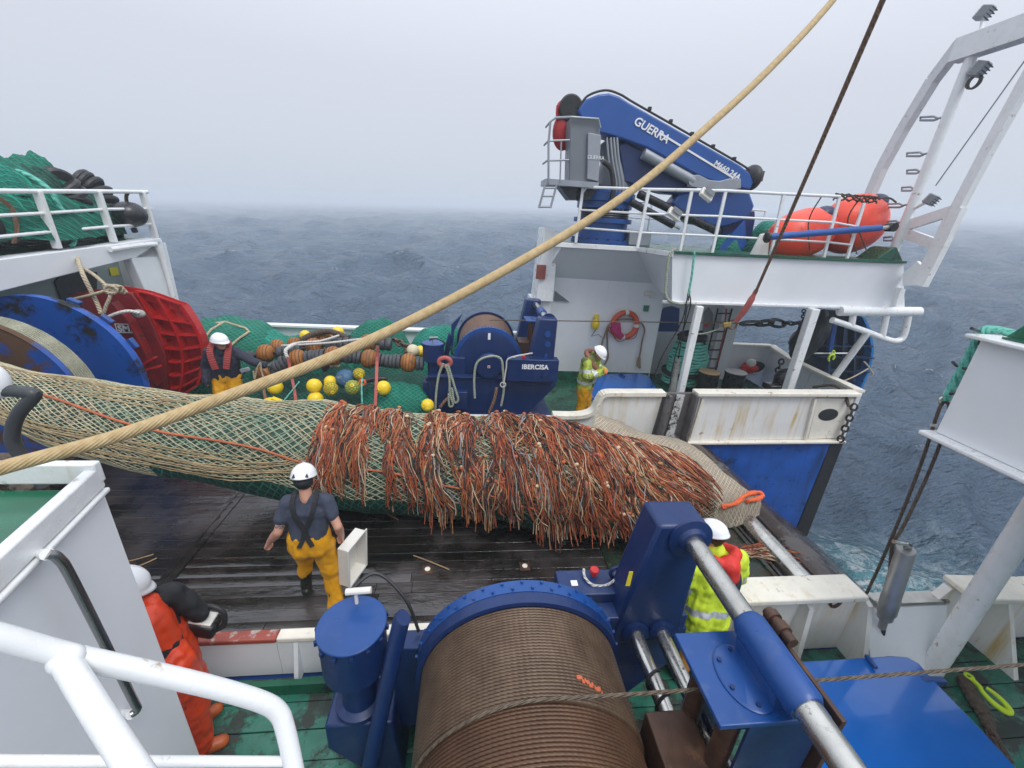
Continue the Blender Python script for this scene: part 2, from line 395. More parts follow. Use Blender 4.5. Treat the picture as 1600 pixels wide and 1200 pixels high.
# ================================================================ SETTING: sea, decks, ramp, hull
SEA_N = Vector((-.0405, -.0320, .999)).normalized(); SEA_D = -3.03
SX = (Vector((1, 0, 0)) - SEA_N * SEA_N.x).normalized(); SY = SEA_N.cross(SX)
SEA_M = Matrix((SX, SY, SEA_N)).transposed().to_4x4(); SEA_M.translation = SEA_N * SEA_D

def sea_material():
    g = NG('sea_water')
    n1 = g.noise(.75, 9, .66, stretch=(.8, 1.9, 1)); n2 = g.noise(3.4, 7, .68, stretch=(.8, 1.7, 1)); n3 = g.noise(.035, 3)
    sp = g.n('ShaderNodeSeparateXYZ'); g.l(g.tc.outputs['Object'], sp.inputs[0])
    # wake: churned white and turquoise water streaming aft from the stern ramp
    x = g.math('SUBTRACT', sp.outputs[0], 7.2); y = sp.outputs[1]
    wd = g.noise(.55, 4, .6); cx = g.math('ADD', g.math('MULTIPLY', g.math('SUBTRACT', wd, .5), 3.0), 4.9)
    dy = g.math('ABSOLUTE', g.math('SUBTRACT', y, cx))
    half = g.math('ADD', 1.9, g.math('MULTIPLY', x, .10))
    core = g.math('MULTIPLY', g.ramp(g.math('SUBTRACT', dy, half), -1.3, .7, 1, 0), g.math('MULTIPLY', g.ramp(x, -1.2, .2), g.ramp(x, 1.5, 5.5, 1, 0)))
    lace = g.noise(2.3, 9, .72, dist=1.2); lace2 = g.noise(7.0, 8, .7, dist=.8)
    foam = g.math('MULTIPLY', g.ramp(g.math('ADD', g.math('MULTIPLY', lace, .75), g.math('MULTIPLY', lace2, .25)), .47, .57), core)
    # scattered whitecaps in open water, only on the crests
    at = g.n('ShaderNodeAttribute'); at.attribute_name = 'crest'
    caps = g.math('MULTIPLY', g.ramp(at.outputs['Fac'], .55, .85), g.ramp(lace, .52, .60))
    deep = g.mix(g.ramp(n3, .35, .65), (.120, .178, .258), (.165, .230, .310))
    c = g.mix(core, deep, (.15, .38, .45)); c = g.mix(g.math('MAXIMUM', foam, g.math('MULTIPLY', caps, .8)), c, (.80, .84, .86))
    g.set('Base Color', c); g.set('Roughness', g.math('ADD', .14, g.math('MULTIPLY', g.math('MAXIMUM', foam, caps), .5))); g.set('IOR', 1.33)
    n0 = g.noise(.24, 5, .6, stretch=(.7, 1.9, 1)); b = g.bump(n0, 1.0, 3.0); b = g.bump(n1, 1.0, 1.3, b); b = g.bump(n2, .9, .20, b)
    g.set('Normal', b); return g.m

def build_sea():
    rr = np.concatenate([[0.5], 3.0 * (1700 / 3.0) ** (np.linspace(0, 1, 560))])
    th = np.concatenate([np.linspace(-72, 72, 640), np.linspace(76, 284, 60)])[:-1]; th = np.radians(th)
    RR, TT = np.meshgrid(rr, th, indexing='ij'); X = RR * np.sin(TT); Y = RR * np.cos(TT)
    rg = np.random.default_rng(5); Z = np.zeros_like(X); DX = np.zeros_like(X); DY = np.zeros_like(X); C = np.zeros_like(X)
    cell = np.maximum(RR * .0115, .25)
    for i in range(110):
        lam = 1.0 * (26 / 1.0) ** rg.random(); k = 2 * np.pi / lam
        an = np.radians(78 + rg.normal() * 34); a = .0185 * lam ** .80 * (.4 + rg.random()) * (.5 if lam > 14 else 1.35 if lam > 4 else 1)
        fade = np.clip((lam / cell - 2.0) / 2.5, 0, 1)
        ph = k * (X * np.cos(an) + Y * np.sin(an)) + rg.random() * 6.283
        Z += fade * a * np.cos(ph); DX -= fade * .7 * a * np.cos(an) * np.sin(ph); DY -= fade * .7 * a * np.sin(an) * np.sin(ph); C += fade * a * k * np.cos(ph)
    crest = np.clip((C - C.std() * 1.5) / (C.std() * 2.0 + 1e-6), 0, 1)
    n, mth = X.shape
    V = np.stack([X + DX, Y + DY, Z], -1).reshape(-1, 3)
    i, j = np.meshgrid(np.arange(n - 1), np.arange(mth), indexing='ij'); j2 = (j + 1) % mth
    Fq = np.stack([i * mth + j, i * mth + j2, (i + 1) * mth + j2, (i + 1) * mth + j], -1).reshape(-1, 4)
    me = bpy.data.meshes.new('sea'); me.from_pydata(V.tolist(), [], Fq[:, ::-1].tolist())
    me.polygons.foreach_set('use_smooth', [True] * len(me.polygons))
    a = me.attributes.new('crest', 'FLOAT', 'POINT'); a.data.foreach_set('value', crest.reshape(-1).astype(np.float32))
    me.materials.append(sea_material())
    if me.polygons[0].normal.z < 0: me.flip_normals()
    o = bpy.data.objects.new('sea', me); COL.objects.link(o); o.matrix_world = SEA_M; tag(o, kind='structure')
build_sea()

# sea fog: one even volume round everything, tilted with the sea
fm = bpy.data.materials.new('sea_fog'); fm.use_nodes = True; ft = fm.node_tree; ft.nodes.clear()
fo = ft.nodes.new('ShaderNodeOutputMaterial'); pv = ft.nodes.new('ShaderNodeVolumePrincipled')
pv.inputs['Color'].default_value = (.90, .95, 1.0, 1); pv.inputs['Density'].default_value = .0029; pv.inputs['Anisotropy'].default_value = .25
ft.links.new(pv.outputs[0], fo.inputs['Volume'])
fogmb = MB().bb((-1750, -1750, -7), (1750, 1750, 12.5))
fog = fogmb.build('haze', fm); fog.matrix_world = SEA_M; tag(fog, kind='stuff')

YN, YF = 2.66, 6.87           # inner faces of the two bulwarks beside the trawl deck
def planks(name, x0, x1, y0, y1, wdt, mat, joints, seed, gap=.005, tilt=.003, z=0.0):
    r = random.Random(seed); mb = MB(); n = int(round((y1 - y0) / wdt)); wd = (y1 - y0) / n
    xs = [x0] + joints + [x1]
    for j in range(len(xs) - 1):
        for i in range(n):
            cuts = sorted([xs[j], xs[j + 1]] + [xs[j] + (xs[j + 1] - xs[j]) * r.uniform(.15, .85) for _ in range(1 if xs[j + 1] - xs[j] < 3 else 2)])
            for q in range(len(cuts) - 1):
                a = y0 + i * wd + gap / 2; b = y0 + (i + 1) * wd - gap / 2; t1, t2, t3 = (r.uniform(-tilt, tilt) for _ in range(3))
                xa, xb = cuts[q] + .003, cuts[q + 1] - .003; c = .0015
                mb.add([(xa, a, z - .03), (xb, a, z - .03), (xb, b, z - .03), (xa, b, z - .03), (xa, a, z + t1 - c), (xb, a, z + t1 - c), (xb, b, z + t2 - c), (xa, b, z + t2 - c), (xa, a + c, z + t1), (xb, a + c, z + t1 + t3 * .4), (xb, b - c, z + t2 + t3 * .4), (xa, b - c, z + t2)],
                       [(8, 9, 10, 11), (4, 5, 9, 8), (5, 6, 10, 9), (6, 7, 11, 10), (7, 4, 8, 11), (0, 1, 5, 4), (2, 3, 7, 6), (1, 2, 6, 5), (3, 0, 4, 7)])
    return mb
def wood_mat():
    g = NG('wet_dark_deck_planks')
    n1 = g.noise(2.0, 7, .65, stretch=(.35, 3.0, 1)); n2 = g.noise(1.1, 5, .6); n3 = g.noise(9, 6, .7, stretch=(.25, 2.5, 1)); n4 = g.noise(30, 4, stretch=(.15, 2, 1))
    c = g.mix(g.ramp(n1, .3, .7), (.004, .0038, .0036), (.016, .0125, .0105)); c = g.mix(g.ramp(n2, .46, .66), c, (.062, .052, .050))  # paler grey patches put part of the wet sheen into the colour
    c = g.mix(g.ramp(n3, .66, .76), c, (.05, .044, .037))
    g.set('Base Color', c); g.set('Roughness', g.ramp(g.math('ADD', g.math('MULTIPLY', n2, .6), g.math('MULTIPLY', n1, .4)), .34, .66, .05, .50))
    b = g.bump(n3, .5, .012); b = g.bump(n4, .35, .006, b); b = g.bump(g.noise(5, 4, stretch=(.6, 1.4, 1)), .35, .03, b); g.set('Normal', b); g.set('Specular IOR Level', .7); g.set('Coat Weight', g.ramp(g.math('ADD', g.math('MULTIPLY', n2, .6), g.math('MULTIPLY', n1, .4)), .40, .66, 1.0, .45)); g.set('Coat Roughness', .10); g.set('Coat Normal', g.bump(g.noise(5, 4, stretch=(.6, 1.4, 1)), .5, .03)); return g.m
wood = wood_mat()
mb = planks('trawl_deck', -9, 1.72, YN + .02, YF - .02, .145, wood, [-3.26, -3.10], 3)
# drop the boards where the steel joint strip lies: two thin flats with a groove between
mb.bb((-3.255, YN + .02, -.03), (-3.20, YF - .02, .008)); mb.bb((-3.16, YN + .02, -.03), (-3.105, YF - .02, .008))
struct('trawl_deck', mb, wood)
def seamed(name, c1, c2):
    return M(name, c1, .26, var=.4, scale=2.2, bump=.5, bscale=12, wear=(c2, .47, 3.6), streak=((.07, .16, .12), .40), rv=.2)
green_wood = seamed('worn_green_deck_planks', (.022, .150, .100), (.04, .055, .045))
struct('side_deck', planks('side_deck', -6, 9.0, -1.4, YN - .10, .21, green_wood, [-2.9, .2, 3.4], 9, .010, .003), green_wood)
struct('far_side_deck', MB().bb((-12, YF + .1, -.03), (7.95, 10.75, 0)), green)
apron_m = M('mossy_steel_apron', (.028, .045, .03), .3, var=.5, scale=3, bump=.5, bscale=14, wear=((.07, .05, .03), .46, 4))
struct('stern_apron', MB().bb((1.735, YN + .02, -.03), (3.74, YF - .02, -.002)).bb((1.72, YN + .02, -.03), (1.735, YF - .02, .012)).bb((3.70, YN + .02, -.03), (3.75, YF - .02, .03)), apron_m)
ramp_m = M('wet_rust_brown_ramp_steel', (.05, .033, .027), .22, metal=.2, var=.4, scale=2.4, bump=.35, bscale=10, wear=((.16, .15, .145), .40, 1.6), rv=.12)
def rampf(u, v):
    x = 4.22 + 4.3 * u; zz = float(np.interp(x, [4.22, 4.35, 4.6, 4.82, 5.05, 5.26, 5.7, 6.19, 6.98, 7.7, 8.6], [-.30, -.06, -.08, -.18, -.34, -.52, -.89, -1.29, -1.90, -2.43, -3.1]))
    return (x, YN + (YF - YN) * v, zz - .01)
struct('stern_ramp', MB().grid(rampf, 70, 24).bb((3.76, YN, -.5), (4.3, YF, -.42)), ramp_m)
hull_m = M('dark_blue_hull', (.012, .05, .2), .4, var=.2)
hb = MB()
hb.bb((-12, -1.5, -4.6), (3.76, 10.85, -.034)); hb.bb((3.76, -1.5, -4.6), (9.2, YN - .06, -.034)); hb.bb((3.77, YN - .05, -4.6), (8.0, YF + .05, -3.4))
struct('hull', hb, hull_m)
# far stern quarter: blue inner ramp wall with its raked stern edge
q = [P(1090, 690, y=YF), P(1040, 700, y=YF) + Vector((0, 0, -.3)), Vector((4.2, YF, -3.2)), Vector((7.85, YF, -3.2)), P(1255, 834, y=YF), P(1316, 690, y=YF)]
hq = MB().prism(q, (0, .10, 0))
hq.bb((4.2, YF + .10, -4.6), (7.5, 10.85, -.034))
struct('ramp_wall', hq, blue_hull)
solo('stern_fender', MB().prism([P(1300, 690, y=YF - .02), P(1322, 684, y=YF - .02), P(1262, 838, y=YF - .02), P(1240, 838, y=YF - .02)], (0, .25, 0)), black, 'black rubber fender strip down the raked stern edge of the blue wall', 'fender', bev=.02)
struct('near_ramp_wall', MB().prism([(3.76, YN - .05, -.03), (8.0, YN - .05, -.03), (7.8, YN - .05, -3.3), (3.76, YN - .05, -3.3)], (0, .05, 0)), blue_hull)

# ================================================================ BULWARKS
def wall_run(name, label, pts, mat, capmat, thick=.07, capw=.20, yin=None, stays=None, stay_h=None, bev=.006, cat='bulwark', base=None, side=1):
    """pts: (x, z0, z1) along a wall at y = yin, thickness away (side) from the deck; a cap rail on top; triangular stays on `stays` side"""
    t = thing(name, label, cat, base or (pts[0][0], yin, 0))
    mb = MB(); y0, y1 = yin, yin + thick * side
    for (xa, a0, a1), (xb, b0, b1) in zip(pts, pts[1:]):
        mb.prism([(xa, y0, a0), (xb, y0, b0), (xb, y0, b1), (xa, y0, a1)], (0, y1 - y0, 0))
    mb.build('plating', mat, t)
    cm = MB(); ym = (y0 + y1) / 2
    for (xa, _, a), (xb, _, b) in zip(pts, pts[1:]):
        if abs(xb - xa) < .02 and abs(a - b) < .02: continue
        cm.beam((xa - .004, ym, a + .0255), (xb + .004, ym, b + .0255), capw, .05)
    cm.build('cap_rail', capmat, t, bev=.012)
    if stays:
        for (sx, sw, h) in stays:
            s = MB(); s.prism([(sx, y0 - .001 * side, h), (sx, y0 - sw * side, .0), (sx, y0 - .001 * side, 0)], (.03, 0, 0)); s.build('stay', mat, t)
    return t
# near bulwark: low run beside the winch, then the higher stern run with its notch
rc = M('chipped_red_cap_paint', (.30, .06, .04), .5, var=.2, scale=6, bump=.2, wear=((.5, .45, .4), .42, 7))
t = wall_run('bulwark', 'low near bulwark with chipped red and white cap rail behind the yellow trousered man', [(-6, 0, .40), (-1.56, 0, .40)], white, rc, yin=YN - .07, side=1, capw=.10)
mb = MB(); mb.bb((-1.556, YN - .07, 0), (1.3, YN, .40)); mb.build('plating', white, t)
mb = MB(); mb.bb((-1.55, YN - .085, .402), (1.3, YN + .015, .452)); mb.build('cap_rail', cream, t, bev=.012)
for sx in (-3.1, -1.42, -.3):
    s = MB().prism([(sx, YN - .075, .39), (sx, YN - .19, 0), (sx, YN - .075, 0)], (.035, 0, 0)); s.build('stay', white, t)
# white painted foot of the near bulwark: green coaming
struct('waterway', MB().bb((-6, YN - .25, 0.004), (1.2, YN - .20, .12)), green)

t = thing('bulwark', 'rusty white near bulwark at the stern with a notch for the steel cylinder', 'bulwark', (4, YN, 0))
y0 = YN - .08
prof = [(1.3, 0), (1.3, .80), (3.62, .80), (3.95, .56), (4.62, .56), (4.72, .72), (5.6, .66), (9, .72), (9, -.02), (1.3, -.02)]
MB().prism([(x, y0, z) for x, z in prof], (0, .08, 0)).build('plating', white_rusty, t)
cm = MB()
for a, b in (((1.3, .80), (3.62, .80)), ((4.74, .735), (5.6, .675)), ((5.6, .675), (9, .735))):
    cm.beam((a[0], y0 - .03, a[1] + .03), (b[0], y0 - .03, b[1] + .03), .27 if a[0] < 3 else .30, .06)
cm.build('cap_rail', cream, t, bev=.014)
nm = MB()
for a, b in (((3.62, .82), (3.95, .58)), ((3.95, .58), (4.74, .58))): nm.beam((a[0], y0 + .04, a[1]), (b[0], y0 + .04, b[1]), .13, .03)
nm.build('notch_liner', steel, t)
for sx, sw in ((2.55, .16), (3.15, .18), (3.75, .30), (5.25, .42), (6.1, .45), (6.9, .45), (7.7, .45)):
    MB().prism([(sx, y0 - .001, .70), (sx, y0 - .10, .66), (sx, y0 - sw, .0), (sx, y0 - .001, 0)], (.05, 0, 0)).build('stay', white_rusty, t)
MB().prism([(3.80, y0 - .03, .55), (4.72, y0 - .03, .55), (4.55, y0 - .34, .0), (3.85, y0 - .34, 0)], (0, .028, 0)).build('fairlead_plate', white, t)
ring = MB(); ring.tube([P(1307, 938, y=y0 - .01) + Vector((.055 * math.cos(a), 0, .085 * math.sin(a))) for a in np.linspace(0, 6.283, 17)[:-1]], .014, 8, closed=True); ring.build('eye_ring', rust_steel, t)

# far inner bulwark: low forward run, step, guide channel, stern panel
t = thing('bulwark', 'long white far bulwark stepping up to a rust streaked stern panel beside the ramp', 'bulwark', (4, YF, 0))
pp = lambda x, y: P(x, y, y=YF)
zl = .36
fa = [Vector((-9, YF, 0)), Vector((-9, YF, zl)), Vector((1.62, YF, zl)), Vector((1.62, YF, -.0))]
MB().prism(fa, (0, .07, 0)).build('plating', white, t)
MB().beam((-9, YF + .03, zl + .028), (1.64, YF + .03, zl + .028), .17, .055).build('cap_rail', white, t, bev=.012)
sp = [pp(866, 655), pp(920, 652), pp(933, 640), pp(942, 618), pp(1036, 618), pp(1015, 692), pp(866, 692)]
MB().prism(sp, (0, .09, 0)).build('plating', white_rusty, t)
cp = smooth_path([pp(864, 651), pp(905, 651), pp(926, 644), pp(935, 628), pp(945, 617), pp(980, 616), pp(1038, 616)], 5)
cm = MB()
for a, b in zip(cp, cp[1:]): cm.beam(a + Vector((0, .03, .02)), b + Vector((0, .03, .02)), .22, .07)
cm.build('cap_rail', cream, t)
pn = [pp(1088, 617), pp(1276, 618), pp(1262, 686), pp(1068, 688)]
MB().prism(pn, (0, .09, 0)).build('stern_panel', white_rusty, t)
e2 = [pp(1278, 622), pp(1334, 624), pp(1316, 684), pp(1263, 686)]
rp = MB().prism(e2, (0, .10, 0)); rp.build('end_panel', cream, t)
MB().ball(pp(1294, 648) + Vector((0, -.004, 0)), (.215, .012, .135), None, 32, 16).build('fairlead_hole', black, t)
cm = MB(); cm.beam(pp(1087, 614) + Vector((0, .02, 0)), pp(1340, 615) + Vector((0, .02, 0)), .24, .07); cm.beam(pp(1068, 690), pp(1316, 688), .2, .05); cm.build('cap_rail', cream, t, bev=.012)
fl = MB(); fl.beam(pp(1097, 622) + Vector((0, -.03, 0)), pp(1078, 684) + Vector((0, -.03, 0)), .05, .05, (0, 1, 0)); fl.build('rim_bar', cream, t); fl = MB(); fl.beam(pp(1272, 622) + Vector((0, -.03, 0)), pp(1257, 684) + Vector((0, -.03, 0)), .05, .05, (0, 1, 0)); fl.build('rim_bar', cream, t)
ch = MB()
ch.prism([pp(1036, 614), pp(1088, 614), pp(1068, 690), pp(1014, 690)], (0, .05, 0))
ch.beam(pp(1042, 613) + Vector((0, -.10, 0)), pp(1022, 690) + Vector((0, -.10, 0)), .05, .22, (0, 1, 0)); ch.beam(pp(1083, 613) + Vector((0, -.10, 0)), pp(1063, 690) + Vector((0, -.10, 0)), .05, .22, (0, 1, 0))
ch.build('guide_channel', channel_steel, t, bev=.008)
cs = MB(); cs.beam(pp(1063, 616) + Vector((0, -.02, 0)), pp(1043, 688) + Vector((0, -.02, 0)), .16, .02, (0, 1, 0))
cs.build('channel_liner', M('scuffed_channel_liner', (.55, .55, .54), .5, var=.1, wear=((.02, .02, .02), .46, 7)), t)
# outer side rail of the far side
t = thing('bulwark', 'white outer side bulwark beyond the green nets', 'bulwark', (-3, 10.62, 0))
MB().bb((-9, 10.62, 0), (2.0, 10.68, 1.02)).build('plating', white, t)
MB().bb((-9, 10.52, 1.024), (2.0, 10.74, 1.085)).build('cap_rail', white, t, bev=.01)
for i in range(9):
    sx = -6 + i * .95; MB().prism([(sx, 10.615, .98), (sx, 10.25, 0), (sx, 10.615, 0)], (.03, 0, 0)).build('stay', white, t)
# stern quarter bulwark round the alcove
t = thing('bulwark', 'white stern quarter bulwark with an oval fairlead and rusty rail below the blue trawl door', 'bulwark', (7, 9, 0))
qp = [Vector((5.9, 10.55, .95)), P(1205, 541, y=10.4), P(1236, 562, y=9.5), P(1290, 588, y=8.3), P(1318, 600, y=7.5), P(1342, 612, y=YF + .05)]
qb = MB(); qc = MB()
for a, b in zip(qp, qp[1:]):
    n_ = (b - a).cross(Vector((0, 0, 1))).normalized() * -.07
    qb.prism([Vector((a.x, a.y, -.2)), Vector((b.x, b.y, -.2)), b, a], n_)
for a, b in zip(qp, qp[1:]): qc.beam(a + Vector((0, 0, .02)), b + Vector((0, 0, .02)), .2, .05)
qb.build('plating', white, t); qc.build('cap_rail', cream, t)
oc = P(1178, 573, y=10.40); MB().ball(oc, (.34, .03, .19)).build('fairlead_hole', black, t)
fr = MB(); fr.tube([oc + Vector((.35 * math.cos(a), -.02, .2 * math.sin(a))) for a in np.linspace(0, 6.283, 25)[:-1]], .03, 8, closed=True); fr.build('fairlead_rim', white, t)
for k in (.25, .6, .9):
    a = qp[2].lerp(qp[3], k); MB().prism([a + Vector((0, -.06, -.05)), Vector((a.x - .25, a.y - .1, 0)), Vector((a.x, a.y - .05, 0))], (.03, .02, 0)).build('stay', white, t)

# stern roller across the ramp head
t = thing('stern_roller', 'long wet steel roller lying across the head of the stern ramp', 'roller', (4.02, 4.7, 0))
MB().cyl((4.03, YN + .04, -.03), (4.03, YF - .04, -.03), .145, 28, .01).build('roller_tube', chrome, t)
MB().bb((3.80, YN + .02, -.4), (3.84, YF - .02, .01)).build('bearing_plate', steel_dark, t)

# ================================================================ FAR DECK HOUSE with the overhanging crane deck
t = thing('deck_house', 'white far side deck house with alcove under an overhanging crane deck', 'deck house', (4, 10, 0))
wm = MB()
YW = 10.0
wl = P(878, 590, y=YW).x; wr = P(1012, 592, y=YW).x
wm.prism([(1.95, YW, .0), (wr, YW, 0), (wr - .0, YW, 2.58), (1.72, YW, 2.62)], (0, .72, 0))
wm.bb((wr + .004, 10.62, 0), (P(1131, 592, y=10.3).x, 10.72, 2.55))
wm.bb((P(1104, 592, y=10.3).x, 10.3, 0), (P(1131, 592, y=10.3).x, 10.618, 2.55))
wm.build('wall', white, t)
MB().bb((1.9, YW - .02, .004), (wr, YW - .002, .24)).build('skirting', green, t)
fl = MB()
fl.add([(1.72, YW - .001, 2.62), (wr - .35, YW - .001, 2.58), (3.62, 9.15, 3.34), (1.95, 9.15, 3.36), (4.0, 7.9, 2.52), (3.82, 7.9, 3.40), (wr - .35, 10.72, 2.58)], [(0, 1, 2, 3), (1, 4, 5, 2)])
fl.add([(4.0, 7.9, 2.52), (9.15, 7.9, 2.58), (8.72, 7.9, 3.46), (3.82, 7.9, 3.40)], [(0, 1, 2, 3)])
fl.add([(wr - .35, YW, 2.58), (wr - .35, 10.7, 2.58), (9.15, 10.7, 2.58), (9.15, 7.9, 2.58), (4.0, 7.9, 2.52)], [(0, 1, 2, 3, 4)])
fl.add([(9.15, 7.9, 2.58), (9.15, 10.7, 2.58), (8.72, 10.7, 3.46), (8.72, 7.9, 3.46)], [(0, 1, 2, 3)])
fl.add([(9.15, 10.7, 2.58), (1.72, 10.72, 2.62), (1.95, 10.7, 3.40), (8.72, 10.7, 3.46)], [(0, 1, 2, 3)])
fl.add([(1.72, 10.72, 2.62), (1.72, YW, 2.62), (1.95, 9.15, 3.36), (1.95, 10.7, 3.40)], [(0, 1, 2, 3)])
fl.build('overhang', white, t, sharp=20)
dk = MB(); dk.prism([(1.80, 9.12, 3.41), (3.60, 9.12, 3.41), (3.80, 7.84, 3.41), (8.72, 7.84, 3.47), (8.72, 10.75, 3.47), (1.80, 10.75, 3.41)], (0, 0, .045)); dk.build('crane_deck', green, t)
lp = MB(); lp.beam((1.78, 9.11, 3.40), (3.60, 9.11, 3.40), .09, .10); lp.beam((3.60, 9.11, 3.40), (3.80, 7.83, 3.40), .05, .10); lp.beam((3.8, 7.86, 2.50), (9.12, 7.86, 2.56), .10, .05); lp.build('deck_lip', white_gloss, t, bev=.01)
# forward wing of the house with stacked lockers
wg = MB(); wg.prism([(1.55, 9.6, 2.1), (1.95, 9.6, 2.1), (1.95, 9.6, 3.62), (1.62, 9.6, 3.72)], (0, .9, 0)); wg.bb((1.50, 9.7, 0), (1.93, 10.7, 2.09)); wg.build('wing_wall', white_gloss, t, bev=.01)
br_ = MB(); br_.prism([P(868, 455, y=9.95), P(890, 472, y=9.95), P(866, 470, y=9.95)], (0, .04, 0)); br_.build('gusset', grey_box, t)
MB().bb(P(838, 420, y=9.58) - Vector((.0, .06, .22)), P(853, 414, y=9.58)).build('junction_box', M('red_brown_box', (.22, .06, .045), .5), t, bev=.01)
# door of the alcove and far recess
MB().prism([P(x, y, y=10.60) for x, y in ((1026, 518), (1028, 495), (1037, 481), (1050, 478), (1062, 482), (1060, 518))], (0, .015, 0)).build('blue_hatch_door', blue_mid, t)
MB().prism([P(x, y, y=10.60) for x, y in ((1098, 520), (1100, 488), (1108, 480), (1114, 490), (1114, 522))], (0, .015, 0)).build('port_door', steel_grey, t)
MB().prism([(wr + .004, YW, 0), (wr + .03, YW, 0), (wr + .03, 10.61, 0), (wr + .004, 10.61, 0)], (0, 0, 2.5)).build('recess_side', white, t)
for (px, top, bot, yy) in ((1093, 478, 610, 7.75), (1272, 482, 612, 7.75)):
    a = P(px, top, y=yy); b = Vector((a.x, yy, 0)); MB().beam(b, a, .14 if px < 1200 else .17, .12 if px < 1200 else .17, (0, 1, 0)).build('pillar', white_gloss, t, bev=.02)
text_sign = MB().bb(P(1006, 477, y=9.985) , P(1013, 487, y=9.96)); text_sign.build('safety_sign', sign_green, t)
cl = MB(); c0 = P(1012, 458, y=9.97); cl.box(c0, (.16, .05, .12)); cl.box(c0 + Vector((.14, 0, -.05)), (.12, .06, .12)); cl.build('socket_box', foamw, t, bev=.01)
sm = MB(); sm.bb((P(985, 437, y=YW).x, YW - .006, .1), (P(985, 437, y=YW).x + .03, YW, 2.56)); sm.build('weld_seam', white, t)

# near side overhang wing (its forward corner, seen edge on) and its post
t = thing('deck_house', 'white near side overhang corner with bottom flange carrying a teal rope', 'deck house', (4, 2.6, 2.3))
co = P(1462, 675, z=2.40)
nw = MB(); nw.bb((co.x, -1.5, 2.40), (co.x + .04, co.y, 3.18)); nw.bb((co.x + .042, co.y - .04, 2.40), (9, co.y, 3.18)); nw.build('overhang', white, t, bev=.006)
fl = MB(); fl.bb((co.x - .10, -1.5, 2.36), (9, co.y + .05, 2.398)); fl.build('bottom_flange', white_gloss, t, bev=.012)
fl = MB(); fl.bb((co.x - .09, -1.5, 3.184), (9, co.y + .05, 3.215)); fl.build('top_flange', white_gloss, t, bev=.01)
MB().bb((co.x + .02, -1.5, 3.217), (9, co.y - .1, 3.23)).build('green_deck', green, t)
MB().bar((4.48, 2.28, 0), (4.46, 2.26, 2.36), .085, 20).build('pillar', white_gloss, t)
gp = P(1597, 480, x=co.x + .1); MB().prism([gp + Vector((0, -.3, .25)), gp + Vector((0, .03, -.26)), gp + Vector((0, -.4, -.26))], (.3, 0, 0)).build('bollard_foot', green_gloss, t)
# ================================================================ TRAWL WINCHES (built once, mirrored for the far side)
def coil_mat(name, c1, c2, rough=.5):
    g = NG(name); sp = g.n('ShaderNodeSeparateXYZ'); g.l(g.tc.outputs['UV'], sp.inputs[0])
    ph = g.math('ADD', g.math('MULTIPLY', sp.outputs[0], 1.0), g.math('MULTIPLY', sp.outputs[1], 125))
    s = g.math('SINE', g.math('MULTIPLY', ph, 2 * math.pi)); h = g.math('ADD', g.math('MULTIPLY', s, .5), .5)
    n = g.noise(7, 6, .65); c = g.mix(g.ramp(n, .3, .7), c1, c2)
    c = g.mix(g.ramp(h, .0, .5, .22, 0), c, (.03, .02, .014))
    g.set('Base Color', c); g.set('Roughness', rough); g.set('Metallic', .25); g.set('Normal', g.bump(h, .4, .003)); return g.m
coil_a = coil_mat('worn_wire_rope', (.075, .043, .025), (.15, .098, .062), .40)
coil_b = coil_mat('rusty_wire_rope', (.072, .034, .017), (.125, .062, .033), .45)
coil_far = coil_mat('far_wire_rope', (.12, .065, .04), (.17, .10, .07), .5)

